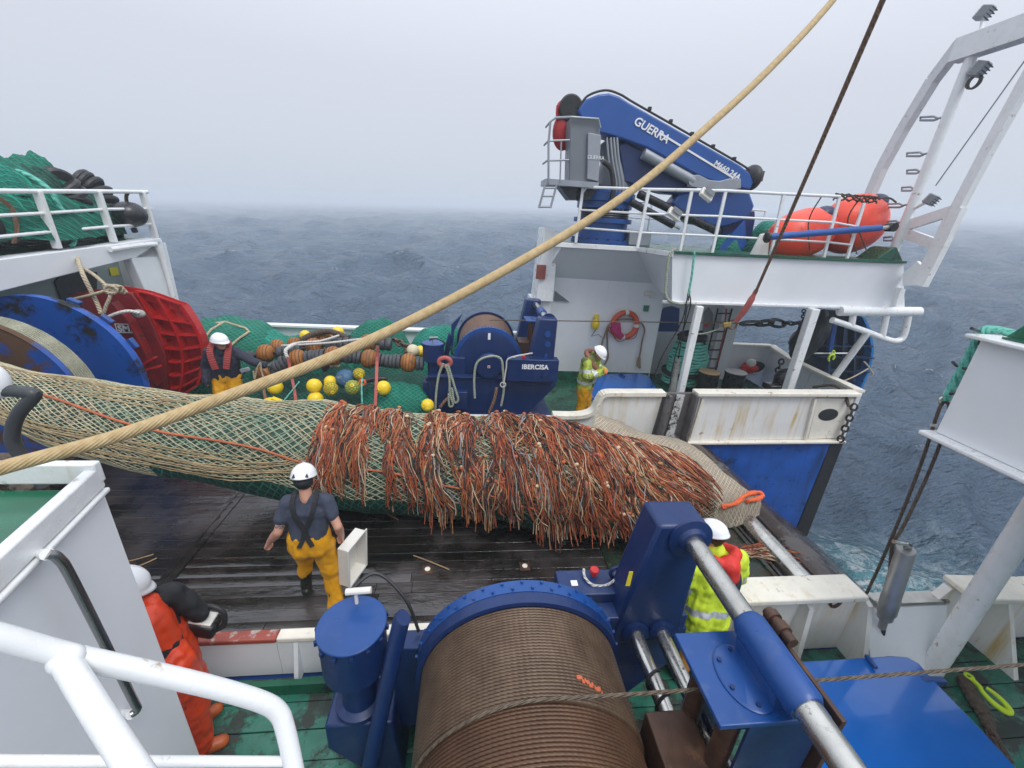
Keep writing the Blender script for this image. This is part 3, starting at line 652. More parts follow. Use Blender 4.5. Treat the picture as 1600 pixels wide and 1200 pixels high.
def winch(name, label, xf, far):
    c = Vector((.375, 0, 1.03)); base = xf @ Vector((.4, 1.4, 0))
    t = thing(name, label, 'winch', base)
    B = lambda mb, n, m, bev=0.0, sharp=35: mb.build(n, m, t, bev, sharp, xf)
    Y = Vector((0, 1, 0))
    R = .668
    # flanges with rolled rims
    for (ya, yb) in ((1.795, 1.845), (.36, .43)):
        m = MB(); m.lathe([(.2, ya), (R - .045, ya), (R - .03, ya - .012), (R, ya - .012), (R, yb + .012), (R - .03, yb + .012), (R - .045, yb), (.2, yb)], c, Y, 96); B(m, 'flange', blue)
    # wound wire: two layers
    n1, n2 = (30, 46) if not far else (26, 40)
    ysplit = 1.262
    def coil(y0, y1, n, r, cr):
        prof = []
        for i in range(n):
            for k in range(7):
                a = math.pi * k / 6; prof.append((r + cr * (math.sin(a) ** .75) * 1.25 - .003, y0 + (y1 - y0) * (i + (1 - math.cos(a)) / 2) / n))
        return MB().lathe(prof, c, Y, 128, uvk=1 / 7)
    if not far:
        B(coil(ysplit, 1.785, n1, .626, .0092), 'wire_coil', coil_a, sharp=80); B(coil(.44, ysplit, n2, .608, .0092), 'wire_coil', coil_b, sharp=80)
        m = MB()
        for k in range(11):
            aa = .36 + k * .022; m.box(c + Vector((math.sin(aa) * .6345, 1.385 - k * .004 + .008 * math.sin(k * 2.3), math.cos(aa) * .6345)), (.016 + .008 * math.sin(k * 1.7), .020, .006), Matrix.Rotation(aa, 3, 'Y'))
        B(m, 'paint_mark', M('worn_orange_paint', (.52, .12, .05), .6, var=.2))
    else: B(coil(.44, 1.785, 50, .60, .0135), 'wire_coil', coil_far, sharp=80)
    m = MB(); m.cyl(c + Y * .2, c + Y * 2.2, .12, 24); B(m, 'shaft', steel_dark)
    # brake band with two rows of bolts outside the inboard flange
    m = MB(); m.lathe([(R - .06, 1.855), (R + .003, 1.86), (R + .008, 1.94), (R - .06, 1.945)], c, Y, 96); B(m, 'brake_band', blue_mid)
    for row, yb in enumerate((1.88, 1.922)):
        for k in range(17):
            a = math.pi * (k + .5 * row) / 17 + .02
            d = Vector((math.cos(a), 0, math.sin(a))); m = MB(); m.cyl(c + d * (R + .005) + Y * yb, c + d * (R + .020) + Y * yb, .010, 6); B(m, 'bolt', blue_mid)
    m = MB(); m.lathe([(.1, 2.02), (R - .14, 2.02), (R - .07, 2.01), (R - .07, 1.86), (.1, 1.86)], c, Y, 64); B(m, 'drum_cheek', blue)
    # inboard frame
    m = MB(); m.prism([(-.78, 2.15, 0), (1.22, 2.15, 0), (1.74, 2.15, .62), (1.74, 2.15, .93), (1.0, 2.15, .93), (.75, 2.15, .75), (-.78, 2.15, .75)], (0, .06, 0)); B(m, 'frame', blue, .008)
    m = MB(); m.bb((-.78, 2.10, .75), (.78, 2.26, .79)); B(m, 'frame_flange', blue, .006)
    m = MB(); m.cyl(c + Y * 2.20, c + Y * 2.31, .25, 40, .015); B(m, 'bearing_cover', blue)
    for k in range(10):
        a = 6.283 * k / 10; d = Vector((math.cos(a), 0, math.sin(a))) * .21; m = MB(); m.cyl(c + d + Y * 2.31, c + d + Y * 2.325, .017, 6); B(m, 'bolt', blue)
    m = MB(); m.box(c + Y * 2.313, (.05, .004, .05)); B(m, 'warning_label', sign_white); m = MB(); m.box(c + Y * 2.317, (.03, .004, .03)); B(m, 'warning_mark', sign_red)
    m = MB(); m.bb((-.46, 1.95, .3), (-.08, 2.09, 1.12)); B(m, 'bracket', blue, .01)
    # deck beams, outboard stand
    m = MB(); m.bb((-.85, .1, .004), (1.75, .34, .22)); B(m, 'base_beam', blue, .01)
    m = MB(); m.prism([(-.6, .16, .22), (1.35, .16, .22), (.75, .16, 1.25), (.0, .16, 1.25)], (0, .08, 0)); B(m, 'stand', blue, .01)
    # control box
    m = MB(); m.bb((.72, 2.22, .80), (1.70, 2.46, 1.24)); B(m, 'control_box', blue, .012)
    m = MB(); m.cyl((1.44, 2.46, .93), (1.44, 2.475, .93), .055, 24); m.cyl((1.44, 2.475, .93), (1.44, 2.50, .93), .03, 16); B(m, 'gland', blue)
    m = MB(); m.cyl((1.02, 2.40, 1.241), (1.02, 2.40, 1.275), .022, 16); m.cyl((1.02, 2.40, 1.275), (1.02, 2.40, 1.305), .035, 20, .006); B(m, 'stop_button', sign_red)
    m = MB(); m.bb((.82, 2.30, 1.2405), (.87, 2.35, 1.246)); B(m, 'warning_label', sign_white)
    if not far:
        m = MB(); m.prism([P(977, 915, y=2.066), P(983, 893, y=2.066), P(989, 893, y=2.066), P(984, 915, y=2.066)], (0, -.004, 0)); B(m, 'warning_label', sign_yellow)
        m = MB(); m.tube(smooth_path([P(912, 889, y=2.42), P(914, 902, y=2.36), P(926, 914, y=2.3), P(945, 915, y=2.3), P(958, 908, y=2.3), P(964, 900, y=2.34), P(960, 897, y=2.36)], 5), .011, 8); B(m, 'tie_line', white_rope)
        m = MB(); m.ball(P(601, 1050, y=1.9), (.05, .03, .06)); m.ball(P(597, 1042, y=1.9), (.03, .03, .03)); B(m, 'yellow_cloth', sign_yellow)
    m = MB(); m.tube([Vector((1.18, 2.36, 1.30)) + Vector((.045 * math.cos(a), 0, .05 * math.sin(a))) for a in np.linspace(0, 6.28, 17)[:-1]], .015, 8, closed=True); B(m, 'lifting_eye', blue)
    # roller posts and bars
    for (yp, tp) in ((2.07, 2.0), (.10, 2.0)):
        m = MB(); m.prism([(1.08, yp, .90), (1.62, yp, .90), (1.62, yp, tp), (1.27, yp, tp)], (0, .27, 0)); B(m, 'roller_post', blue, .025)
    m = MB(); m.bb((1.0, .1, .004), (1.62, .34, .9)); B(m, 'post_foot', blue, .02)
    m = MB(); m.lathe([(.15, 0), (.15, .02), (.10, .03), (.085, .06)], (1.50, 2.07, 1.90), (0, -1, 0), 32); B(m, 'collar', blue)
    m = MB(); m.cyl((1.50, .38, 1.90), (1.50, 2.06, 1.90), .062, 28); B(m, 'level_wind_bar', chrome)
    for xb in (1.27, 1.47):
        m = MB(); m.cyl((xb, .38, 1.02), (xb, 2.10, 1.02), .052, 24); B(m, 'guide_bar', chrome)
        m = MB(); m.lathe([(.10, 0), (.10, .03), (.07, .04)], (xb, 2.075, 1.02), (0, -1, 0), 24); B(m, 'collar', blue)
    m = MB(); m.prism([(1.05, 2.08, .62), (1.66, 2.08, .62), (1.66, 2.08, 1.16), (.9, 2.08, 1.16), (.9, 2.08, .75)], (0, .14, 0)); B(m, 'roller_frame', blue, .01)
    m = MB(); m.tube([Vector((1.27 + .058 * math.cos(a), 1.78 - .024 * a, 1.02 + .058 * math.sin(a))) for a in np.linspace(0, 17, 90)], .009, 6); B(m, 'wrapped_hose', black)
    # carriage that lays the wire
    yc = 1.27
    m = MB(); m.bb((1.15, 1.05, 1.735), (1.70, 1.50, 1.765)); B(m, 'carriage_lid', blue_mid, .006)
    m = MB(); m.bb((1.31, 1.06, .50), (1.68, 1.075, 1.734)); B(m, 'carriage_plate', blue); m = MB(); m.bb((1.31, 1.46, .85), (1.68, 1.485, 1.734)); B(m, 'carriage_plate', blue)
    m = MB(); m.bb((1.71, 1.02, 1.20), (1.735, 1.52, 1.79)); B(m, 'wear_plate', rust_steel, .004)
    ov = MB(); oc = Vector((1.385, 1.25, 1.766)); ov.lathe([(.001, .012), (.118, .012), (.125, .006), (.125, 0)], (0, 0, 0), (0, 0, 1), 48)
    ov.v = [Vector((oc.x + v.x * 1.0 + v.y * .0, oc.y + v.y * 1.35, oc.z + v.z)) for v in ov.v]; B(ov, 'inspection_cover', blue_mid)
    for k in range(6):
        a = 6.283 * k / 6 + .4; p_ = oc + Vector((math.cos(a) * .1, math.sin(a) * .135, .012)); m = MB(); m.cyl(p_, p_ + Vector((0, 0, .012)), .012, 6); B(m, 'bolt', blue)
    m = MB(); m.lathe([(.072, 0), (.085, .02), (.085, .40), (.072, .43)], (1.50, 1.02, 1.90), Y, 40); B(m, 'carriage_sleeve', blue_mid)
    m = MB(); m.prism([(1.44, 1.1, 1.766), (1.56, 1.1, 1.766), (1.58, 1.1, 1.86), (1.42, 1.1, 1.86)], (0, .3, 0)); B(m, 'sleeve_foot', blue_mid)
    m = MB(); m.bb((1.03, .98, .40), (1.30, 1.40, 1.28)); B(m, 'wear_block', rust_steel, .01)
    for yy in (1.15, 1.39):
        m = MB(); m.cyl((1.30, yy, 1.16), (1.30, yy, 1.73), .05, 20); B(m, 'upright_roller', rust_steel)
    m = MB(); m.cyl((1.72, 1.36, 1.83), (1.72, 1.56, 1.83), .03, 14); m.cyl((1.72, 1.42, 1.83), (1.72, 1.47, 1.83), .042, 14); m.cyl((1.72, 1.50, 1.83), (1.72, 1.54, 1.83), .042, 14); B(m, 'hinge', rust_steel)
    # upright gear motor and its gearbox
    g0 = Vector((-.70, 1.95, 0))
    m = MB(); m.cyl(g0 + Vector((0, 0, 1.02)), g0 + Vector((0, 0, 1.36)), .205, 48, .008); B(m, 'gear_motor', blue)
    m = MB(); m.cyl(g0 + Vector((0, 0, 1.361)), g0 + Vector((0, 0, 1.375)), .213, 48, .004); B(m, 'motor_lid', blue_mid)
    for k in range(14):
        a = 6.283 * k / 14; p_ = g0 + Vector((math.cos(a) * .215, math.sin(a) * .215, 1.335)); m = MB(); m.box(p_, (.022, .022, .03), Matrix.Rotation(a, 3, 'Z')); B(m, 'clamp', blue)
    m = MB(); m.lathe([(.16, .62), (.16, .66), (.115, .68), (.115, 1.0), (.15, 1.02)], g0, (0, 0, 1), 32); B(m, 'motor_stem', blue)
    m = MB(); m.prism([(-.90, 1.80, .62), (-.46, 1.80, .62), (-.40, 1.80, .02), (-.62, 1.80, .02), (-.9, 1.80, .38)], (0, .34, 0)); B(m, 'gearbox', blue, .015)
    m = MB(); m.bar(g0 + Vector((.0, .13, 1.40)), g0 + Vector((.0, .13, 1.50)), .012); m.bar(g0 + Vector((-.06, .13, 1.50)), g0 + Vector((.10, .13, 1.51)), .022); B(m, 'motor_valve', foamw if not far else steel_grey)
    m = MB(); m.tube(smooth_path([(-.36, 1.86, 1.52), (-.40, 1.84, 1.38), (-.60, 1.66, .36), (-.62, 1.64, .05)], 4), .052, 14); B(m, 'brace', blue)
    m = MB(); m.tube(smooth_path([g0 + Vector((-.06, .15, 1.46)), g0 + Vector((.1, .26, 1.52)), Vector((-.40, 2.14, 1.36)), Vector((-.30, 2.05, 1.15))], 6), .012, 6); B(m, 'hose', black)
    if far:
        m = MB(); m.bb((-.40, 2.212, .15), (-.02, 2.38, .52)); B(m, 'terminal_box', blue, .01)
        m = MB(); m.prism([(-.36, 1.78, .9), (-.36, 1.78, 1.72), (-.14, 1.78, 1.95), (-.30, 1.78, 1.60)], (0, .10, 0)); B(m, 'rail_arm', blue, .01)
        m = MB(); m.box(c + Vector((.0, 2.024, .52)), (.05, .006, .13)); B(m, 'tape_mark', sign_white)
        m = MB(); m.cyl((1.45, 2.343, 1.72), (1.45, 2.36, 1.72), .06, 20); m.cyl((1.47, 2.343, 1.52), (1.47, 2.36, 1.52), .055, 20); m.bb((1.43, 2.343, 1.2), (1.48, 2.35, 1.33)); B(m, 'post_fitting', blue_mid)
    return t
NEARX = Matrix.Identity(4)
FARX = Matrix.Translation((0.02, 9.78, .16)) @ Matrix.Diagonal((1, -1, 1, 1))
win = winch('trawl_winch', 'large blue trawl winch in the foreground wound with brown wire rope', NEARX, False)
winf = winch('trawl_winch', 'blue trawl winch on the far side deck with white maker lettering on its control box', FARX, True)
p0 = FARX @ Vector((.99, 2.464, 1.06))
text('IBERCISA', p0 + Vector((0, -.004, 0)), (1, 0, 0), (0, 0, 1), .125, sign_white, winf, bold=.004, space=1.02)
MB().bb((-.8, 7.36, 0), (1.7, 9.7, .16)).build('plinth', blue, winf)

# steel drip tray between near winch bars, wires leading aft
st0 = P(545, 1120, z=.04); solo('stick', MB().beam(P(522, 1128, z=.03), P(560, 1112, z=.04), .05, .025), foamw, 'pale wooden stick lying on the green deck beside the gear motor', 'stick', bev=.004)
solo('drip_tray', MB().bb((.98, .5, .05), (1.02, 2.0, .34)).bb((1.02, .5, .05), (1.6, 2.0, .09)).bb((1.6, .5, .05), (1.64, 2.0, .34)), steel_dark, 'dark oily steel tray lying below the guide bars of the near winch', 'tray', bev=.006)
wy = 1.265
solo('warp_wire', MB().tube([(.375 + .636 * math.sin(q), wy + .03 * q, 1.03 + .636 * math.cos(q)) for q in np.linspace(-1.3, 0, 18)] + [(.9, wy, 1.664), (4.2, wy + .04, 1.66), (9.5, wy + .1, 1.64)], .0092, 10, us=1, vs=1), wire_m, 'steel trawl wire running aft from the near winch over the blue hatch', 'wire', base=(2, wy, 1.65))
fa = FARX @ Vector((.40, 1.22, 1.69)); fe = P(1160, 505, y=8.05)
solo('warp_wire', MB().tube([fa, fe], .0125, 8, vs=1), wire_m, 'thin dark wire stretched level from the far winch across the deck house wall', 'wire')
# chain from the wire's end to the trawl door
def chain(mb, a, b, n, r, wdt, ln=None):
    a = Vector(a); b = Vector(b); L = (b - a).length / n; t = (b - a).normalized(); o = t.orthogonal().normalized(); o2 = t.cross(o)
    for i in range(n):
        cpt = a + t * L * (i + .5); s = o if i % 2 else o2; h = L * .62
        mb.tube([cpt + t * (h * math.cos(q)) + s * (wdt * math.sin(q)) for q in np.linspace(0, 6.283, 13)[:-1]], r, 6, closed=True)
cm = MB(); ce = P(1262, 505, y=8.9); chain(cm, fe, fe.lerp(ce, .25), 1, .03, .07); chain(cm, fe.lerp(ce, .22), fe.lerp(ce, .6), 2, .035, .10); chain(cm, fe.lerp(ce, .6), ce, 5, .022, .05)
solo('chain', cm, black_gloss, 'black steel chain linking the level wire to the blue trawl door', 'chain')
cm = MB(); chain(cm, P(1256, 484, y=8.9), P(1254, 505, y=8.9), 5, .016, .035); solo('chain', cm, black_gloss, 'short black chain hanging under the crane deck beside the trawl door', 'chain')

# ================================================================ DECK CRANE on the far house
YC = 9.55
cr_ = thing('deck_crane', 'blue folded deck crane with grey control cabinet on the far house roof', 'crane', (2.95, 9.7, 3.45))
pc = lambda x, y, yy=YC: P(x, y, y=yy)
def cslab(pts, y0, th, name, m, bev=.03, parent=None):
    return MB().prism([P(x, y, y=y0) for x, y in pts], (0, th, 0)).build(name, m, parent or cr_, bev=bev)
b0 = Vector((pc(943, 362).x, 9.75, 3.46))
MB().lathe([(.66, 0), (.66, .07), (.56, .08), (.56, .42), (.64, .43), (.64, .52), (.5, .53), (.5, .70), (.60, .72), (.60, .84), (.64, .86), (.64, 1.02), (.55, 1.06), (.55, 1.15)], b0, (0, 0, 1), 40).build('pedestal', blue_mid, cr_)
bm_ = MB()
for k in range(16):
    a = 6.283 * k / 16; bm_.cyl(b0 + Vector((math.cos(a) * .62, math.sin(a) * .62, .07)), b0 + Vector((math.cos(a) * .62, math.sin(a) * .62, .11)), .03, 6)
    if k == 0: pass
bm_.build('bolt_ring', blue, cr_)
st = MB()
for k in range(5): st.tube([b0 + Vector((.54 * math.cos(a) , .54 * math.sin(a), .50 + k * .045)) for a in np.linspace(0, 6.283, 33)[:-1]], .022, 6, closed=True)
st.build('hose_stack', black, cr_)
col = MB(); col.tube([b0 + Vector((.12, 0, 1.15)), b0 + Vector((.16, 0, 1.7)), Vector((pc(950, 240).x, 9.75, pc(950, 215).z))], [.42, .36, .26], 24); col.build('column', grey_box, cr_)
hz = MB()
for dx in (0, 6, 11, 16): hz.tube(smooth_path([P(948 + dx, 215, y=9.22), P(951 + dx, 250, y=9.2), P(957 + dx, 290, y=9.2), P(957 + dx, 330, y=9.25)], 5), .022, 8)
hz.build('hydraulic_hose', steel_grey, cr_)
cslab([(903, 172), (915, 155), (935, 147), (952, 145), (968, 150), (983, 160), (1157, 258), (1172, 270), (1178, 285), (1172, 297), (1135, 290), (1095, 277), (1013, 232), (968, 216), (955, 212), (938, 208), (915, 200)], 9.26, .56, 'boom', blue_crane, .035)
cslab([(967, 226), (978, 222), (1070, 268), (1092, 292), (1080, 305), (1040, 302), (975, 284)], 9.36, .40, 'lower_boom', blue, .03)
cslab([(1050, 318), (1062, 304), (1100, 296), (1172, 300), (1180, 322), (1168, 345), (1130, 356), (1082, 350)], 9.34, .44, 'jib', blue_mid, .05)
cslab([(1128, 326), (1180, 330), (1180, 345), (1172, 384), (1128, 386)], 9.45, .3, 'rest_post', blue, .02)
cslab([(1164, 344), (1167, 390), (1125, 392), (1128, 384)], 9.0, .06, 'rest_gusset', blue_crane, .005)
cslab([(1073, 279), (1080, 274), (1092, 273), (1108, 281), (1125, 283), (1140, 279), (1158, 279), (1158, 294), (1145, 297), (1075, 292)], 9.20, .05, 'link_plate', steel_grey, .01)
MB().cyl(pc(1083, 283, 9.15), pc(1083, 283, 9.15) + Vector((0, .1, 0)), .09, 20).build('link_pin', steel_grey, cr_)
MB().bar(pc(1005, 240, 9.24), pc(1082, 283, 9.24), .105, 16).build('boom_cylinder', steel_grey, cr_)
MB().bar(pc(985, 315, 9.15), pc(1052, 352, 9.15), .075, 14).build('stay_cylinder', black_gloss, cr_)
MB().bar(pc(998, 303, 9.28), pc(1122, 362, 9.28), .085, 14).build('jib_cylinder', black_gloss, cr_)
MB().bar(pc(1050, 351, 9.15), pc(1062, 357, 9.15), .03, 10).build('cylinder_rod', chrome, cr_)
bk = MB(); bk.ball(pc(1174, 278, 9.5), (.17, .3, .26)); bk.box(pc(1181, 276, 9.5), (.16, .3, .2)); bk.build('boom_head', black, cr_)
bk = MB(); bk.cyl(pc(893, 168, 9.35), pc(893, 168, 9.35) + Vector((0, .3, 0)), .24, 28, .03); bk.build('tip_sheave', black_gloss, cr_)
bk = MB(); bk.ball(pc(878, 166, 9.45), (.10, .08, .10)); bk.ball(pc(880, 206, 9.5), (.22, .12, .34)); bk.tube(smooth_path([pc(872, 165, 9.45), pc(871, 180, 9.45), pc(874, 195, 9.45)], 4), .035, 8); bk.build('hook_block', red, cr_)
hs_ = MB(); hs_.tube(smooth_path([pc(905, 168, 9.3), pc(918, 150, 9.3), pc(945, 141, 9.3), pc(968, 147, 9.3), pc(990, 160, 9.3), pc(1060, 200, 9.3), pc(1150, 252, 9.3), pc(1172, 266, 9.3)], 5), .022, 8); hs_.build('boom_hose', black, cr_)
hs_ = MB(); hs_.tube(smooth_path([pc(942, 252, 9.0), pc(955, 265, 9.0), pc(958, 300, 9.0), pc(950, 330, 9.0)], 6), .05, 10); hs_.build('slew_hose', black, cr_)
for ii in range(5):
    MB().box(pc(1015 + ii * 33, 170 + ii * 19.5, 9.29), (.06, .07, .06)).build('hose_clamp', black, cr_)
# cabinet, platform, cage and ladder
ca, cb_ = P(889, 186, y=9.0), P(934, 287, y=9.0)
cab = MB(); cab.prism([P(x, y, y=8.95) for x, y in ((892, 184), (937, 186), (938, 210), (934, 286), (889, 284))], (0, .45, 0)); cab.build('control_cabinet', grey_box, cr_, bev=.015)
MB().prism([P(x, y, y=8.944) for x, y in ((918, 208), (938, 212), (934, 284), (916, 280))], (0, -.06, 0)).build('cabinet_door', steel_grey, cr_, bev=.01)
text('GUERRA', P(917.5, 248, y=8.875), (1, 0, 0), (0, 0, 1), .095, sign_white, cr_, space=.9, depth=.003)
MB().bb(P(852, 288, y=8.9), P(936, 285, y=8.9) + Vector((0, .6, 0))).build('platform', steel_grey, cr_)
cg = MB()
def pl(ps, y=8.9): return smooth_path([P(a, b, y=y) for a, b in ps], 3)
for yy in (8.9, 9.4):
    cg.tube([P(857, 286, y=yy), P(857, 225, y=yy), P(860, 190, y=yy), P(868, 184, y=yy), P(893, 183, y=yy)], .022, 8)
    cg.tube([P(857, 220, y=yy), P(890, 219, y=yy)], .018, 8); cg.tube([P(855, 251, y=yy), P(889, 250, y=yy)], .018, 8)
    cg.tube([P(877, 220, y=yy), P(875, 285, y=yy)], .015, 8)
for q in ((860, 190), (857, 220), (855, 251)): cg.tube([P(*q, y=8.9), P(*q, y=8.9) + Vector((0, .5, 0))], .018, 8)
cg.tube([P(893, 183, y=8.9), P(935, 186, y=8.9), P(938, 200, y=8.9)], .022, 8)
cg.build('platform_cage', steel_grey, cr_)
ld = MB()
for o in (0, 18): ld.tube([P(852 + o, 288, y=8.9), P(842 + o, 325, y=8.9)], .022, 8)
for k in (.15, .5, .95): ld.tube([P(852 - 10 * k, 288 + 37 * k, y=8.9), P(870 - 10 * k, 288 + 37 * k, y=8.9)], .02, 8)
ld.build('ladder', steel_grey, cr_)
bs_ = MB(); bs_.prism([P(x, y, y=9.2) for x, y in ((872, 288), (938, 287), (922, 312), (890, 312))], (0, .4, 0)); bs_.build('platform_bracket', black_gloss, cr_)
a = P(989, 193, y=9.245); bdir = P(1145, 276, y=9.245) - P(1030, 207, y=9.245)
text('GUERRA', a, bdir, (0, 0, 1), .215, sign_white, cr_, bold=.004, space=.98, shear=.15)
text('M660.24A', P(1114, 258, y=9.245), bdir, (0, 0, 1), .155, sign_white, cr_, bold=.004, shear=.15, space=1.05)
ln = MB(); u_ = bdir.normalized(); ln.beam(P(1031, 208, y=9.25), P(1146, 278, y=9.25), .012, .035, (0, 0, 1)); ln.build('boom_stripe', sign_white, cr_)
MB().bb((3.45, 9.3, 3.46), (3.95, 9.6, 3.78)).build('tank', steel_grey, cr_, bev=.02)

# ================================================================ RAILS of the crane deck
def rail(name, label, top, posts, mids, r=.028, base=None, m=white_gloss, pr=None):
    t = thing(name, label, 'railing', base or posts[0][1])
    a = MB(); a.tube(top, r, 10); a.build('top_rail', m, t)
    for mm in mids: a = MB(); a.tube(mm, r * .72, 8); a.build('middle_rail', m, t)
    for p, q in posts: a = MB(); a.beam(q, p, (pr or r) * 2, (pr or r) * 1.4, (0, 1, 0)); a.build('post', m, t, bev=.004)
    return t
ry = 8.0
PR = lambda x, y: P(x, y, y=ry)
posts = [((911, 292), (901, 366)), ((1014, 296), (996, 386)), ((1081, 297), (1063, 390)), ((1134, 298), (1113, 393)), ((1225, 303), (1204, 398)), ((1312, 307), (1287, 402)), ((1350, 317), (1324, 402))]
pts = []
for (a, b), (c_, d_) in posts:
    yy = 9.05 if a < 1000 else ry
    pa = P(a, b, y=yy); pb = P(c_, d_, y=yy); pb.z = 3.46; pts.append((pa, pb))
top = [pts[0][0] + Vector((0, 0, -.1)), pts[0][0] + Vector((.08, 0, 0)), pts[1][0], pts[2][0], pts[3][0], pts[4][0], pts[5][0]]
mids = [[pp_[0].lerp(pp_[1], k) for pp_ in pts] for k in (.40, .72)]
rail('railing', 'white railing along the front of the crane deck', top, pts, mids)
op = [(Vector((x, 10.68, 4.42)), Vector((x, 10.68, 3.46))) for x in (3.4, 4.4, 5.4, 6.4, 7.4)]
rail('railing', 'thin white railing along the outer edge behind the crane', [o[0] for o in op], op, [[o[0].lerp(o[1], k) for o in op] for k in (.38, .7)], r=.02)
# flood lights on the rail
for (x, y, lab) in ((1050, 335, 'small white flood light clamped to the rail post below the crane'), (1100, 305, 'white flood light under the crane jib beside the top rail')):
    t = thing('flood_light', lab, 'lamp', PR(x, y)); rot = Matrix.Rotation(.5, 3, 'Y') @ Matrix.Rotation(-.5, 3, 'X')
    MB().box(PR(x, y) + Vector((0, -.08, 0)), (.26, .08, .16), rot).build('housing', foamw, t, bev=.015)
    MB().box(PR(x, y) + rot @ Vector((0, -.13, 0)) + Vector((0, -.03, 0)), (.20, .01, .11), rot).build('lens', glass, t)
    MB().bar(PR(x, y), PR(x + 12, y + 3), .02).build('bracket', steel_grey, t)
# orange red buoys
for (c_, rr, an, lab) in (((1252, 366, 8.75), (.86, .46, .50), -.26, 'orange red inflatable buoy with navy end lying nearest the blue strut'), ((1333, 350, 8.95), (.80, .50, .60), -.24, 'larger orange red inflatable buoy at the stern end of the crane deck')):
    q = P(c_[0], c_[1], y=c_[2]); t = thing('buoy', lab, 'buoy', (q.x, q.y, 3.46)); rot = Matrix.Rotation(an, 3, 'Y') @ Matrix.Rotation(.30, 3, 'Z')
    b = MB(); V = MB().ball((0, 0, 0), 1, n=36, m=24)
    def shp(v):
        s = math.copysign(abs(v.x) ** .8, v.x); return rot @ Vector((s * rr[0], v.y * rr[1], v.z * rr[2])) + q
    V.v = [shp(Vector((v.z, v.x, v.y))) for v in V.v]; V.build('buoy_body', orange_buoy, t)
    e_ = MB().ball((0, 0, 0), 1, n=28, m=12); e_.v = [shp(Vector((max(v.z, .80) , v.x * .62, v.y * .62))) * 1.0 for v in e_.v]
    pz = rot @ Vector((rr[0] * .80, 0, rr[2] * .38)) + q
    for sx in (1,):
        pt = MB().ball(rot @ Vector((rr[0] * .52 * sx, -rr[1] * .30, rr[2] * .60)) + q, (.26, .20, .17), rot); pt.build('end_patch', navy_patch, t)
        MB().tube([rot @ Vector((rr[0] * .97, 0, 0)) + q + rot @ Vector((.07 * math.cos(a_), 0, .09 * math.sin(a_))) for a_ in np.linspace(0, 6.28, 15)[:-1]], .025, 8, closed=True).build('eye', navy_patch, t)
# lashing rope and blue ram
lr = MB(); r2 = random.Random(4)
c0 = PR(1322, 306)
for k in range(4):
    lr.tube([c0 + Vector((-.15 + .9 * s + r2.uniform(-.02, .02), .08 + .05 * math.cos(9 * s + k * 1.7), -.02 + .05 * math.sin(9 * s + k * 1.7) + r2.uniform(-.015, .015))) for s in np.linspace(0, 1, 24)], .016, 6)
lr.tube(smooth_path([c0 + Vector((.7, .08, 0)), c0 + Vector((1.2, .3, .05)), P(1400, 316, x=8.7)], 5), .018, 6)
for (a, b) in ((1268, 1262), (1330, 1335), (1345, 1352)): lr.tube(smooth_path([PR(a + 15, 308), PR(a + 8, 345) + Vector((0, .2, 0)), PR(b, 398) + Vector((0, -.05, .02))], 6), .013, 6)
solo('lashing_rope', lr, dark_rope, 'dark rope wrapped along the rail and over the orange buoys', 'rope')
t = thing('hydraulic_ram', 'long blue hydraulic ram lying level in front of the orange buoys', 'ram', P(1300, 362, y=7.75))
MB().bar(P(1203, 370, y=7.72), P(1375, 356, y=7.9), .062, 20).build('ram_tube', blue_crane, t); MB().bar(P(1370, 357, y=7.9), P(1402, 354, y=8.0), .04, 14).build('ram_rod', chrome, t)
MB().cyl(P(1398, 355, y=7.9), P(1398, 355, y=7.9) + Vector((0, .16, 0)), .085, 18).build('rod_eye', black_gloss, t); MB().ball(P(1199, 371, y=7.72), (.06, .10, .10)).build('tube_eye', black_gloss, t)
solo('ram_stand', MB().prism([P(x, y, y=7.9) for x, y in ((1190, 366), (1203, 364), (1200, 402), (1172, 402))], (0, .06, 0)), white_rusty, 'white triangular plate holding the forward end of the blue ram', 'bracket', bev=.008)
solo('deck_wedge', MB().prism([P(x, y, y=8.0) for x, y in ((1394, 388), (1402, 386), (1413, 411), (1366, 408))], (0, .5, 0)), green, 'green triangular wedge at the stern end of the crane deck', 'wedge', bev=.02)
# ================================================================ STERN GANTRY
XG = 8.75
pg = lambda x, y, xx=XG: P(x, y, x=xx)
g_ = thing('stern_gantry', 'tall white stern gantry arch with ladder rungs and flood lights leaning over the ramp', 'gantry', (XG, 9, 3.4))
lg = MB(); ps = [pg(1352, 322, 9.3), pg(1378, 262, 9.2), pg(1412, 200, 9.1), pg(1458, 125, 8.95), pg(1503, 66)]
for a, b in zip(ps, ps[1:]): lg.beam(a, b, .20, .15, (1, 0, 0))
lg.build('outer_leg', white_gloss, g_)
xb = MB(); xb.beam(pg(1496, 80), pg(1600, 44), .24, .36); xb.beam(pg(1600, 44), pg(1600, 44) + Vector((0, -6.5, .15)), .24, .36); xb.build('cross_beam', white_gloss, g_)
MB().beam(Vector((XG, 2.1, 7.3)), Vector((9.2, .6, 3.2)), .3, .22, (1, 0, 0)).build('near_leg', white_gloss, g_)
MB().tube([pg(1395, 396), pg(1533, 52)], .085, 16).build('ladder_pole', white_gloss, g_)
for (x, y, w_) in ((1480, 182, 42), (1457, 238, 40), (1447, 265, 30), (1437, 292, 28), (1425, 318, 40), (1413, 345, 26), (1405, 370, 24)):
    m = MB(); m.tube([pg(x, y), pg(x - w_ * .35, y + 3), pg(x - w_ * .5, y), pg(x - w_, y + 1), pg(x - w_, y + 6), pg(x - w_ * .5, y + 6), pg(x - w_ * .35, y + 4)], .020, 6); m.build('ladder_rung', steel_grey, g_)
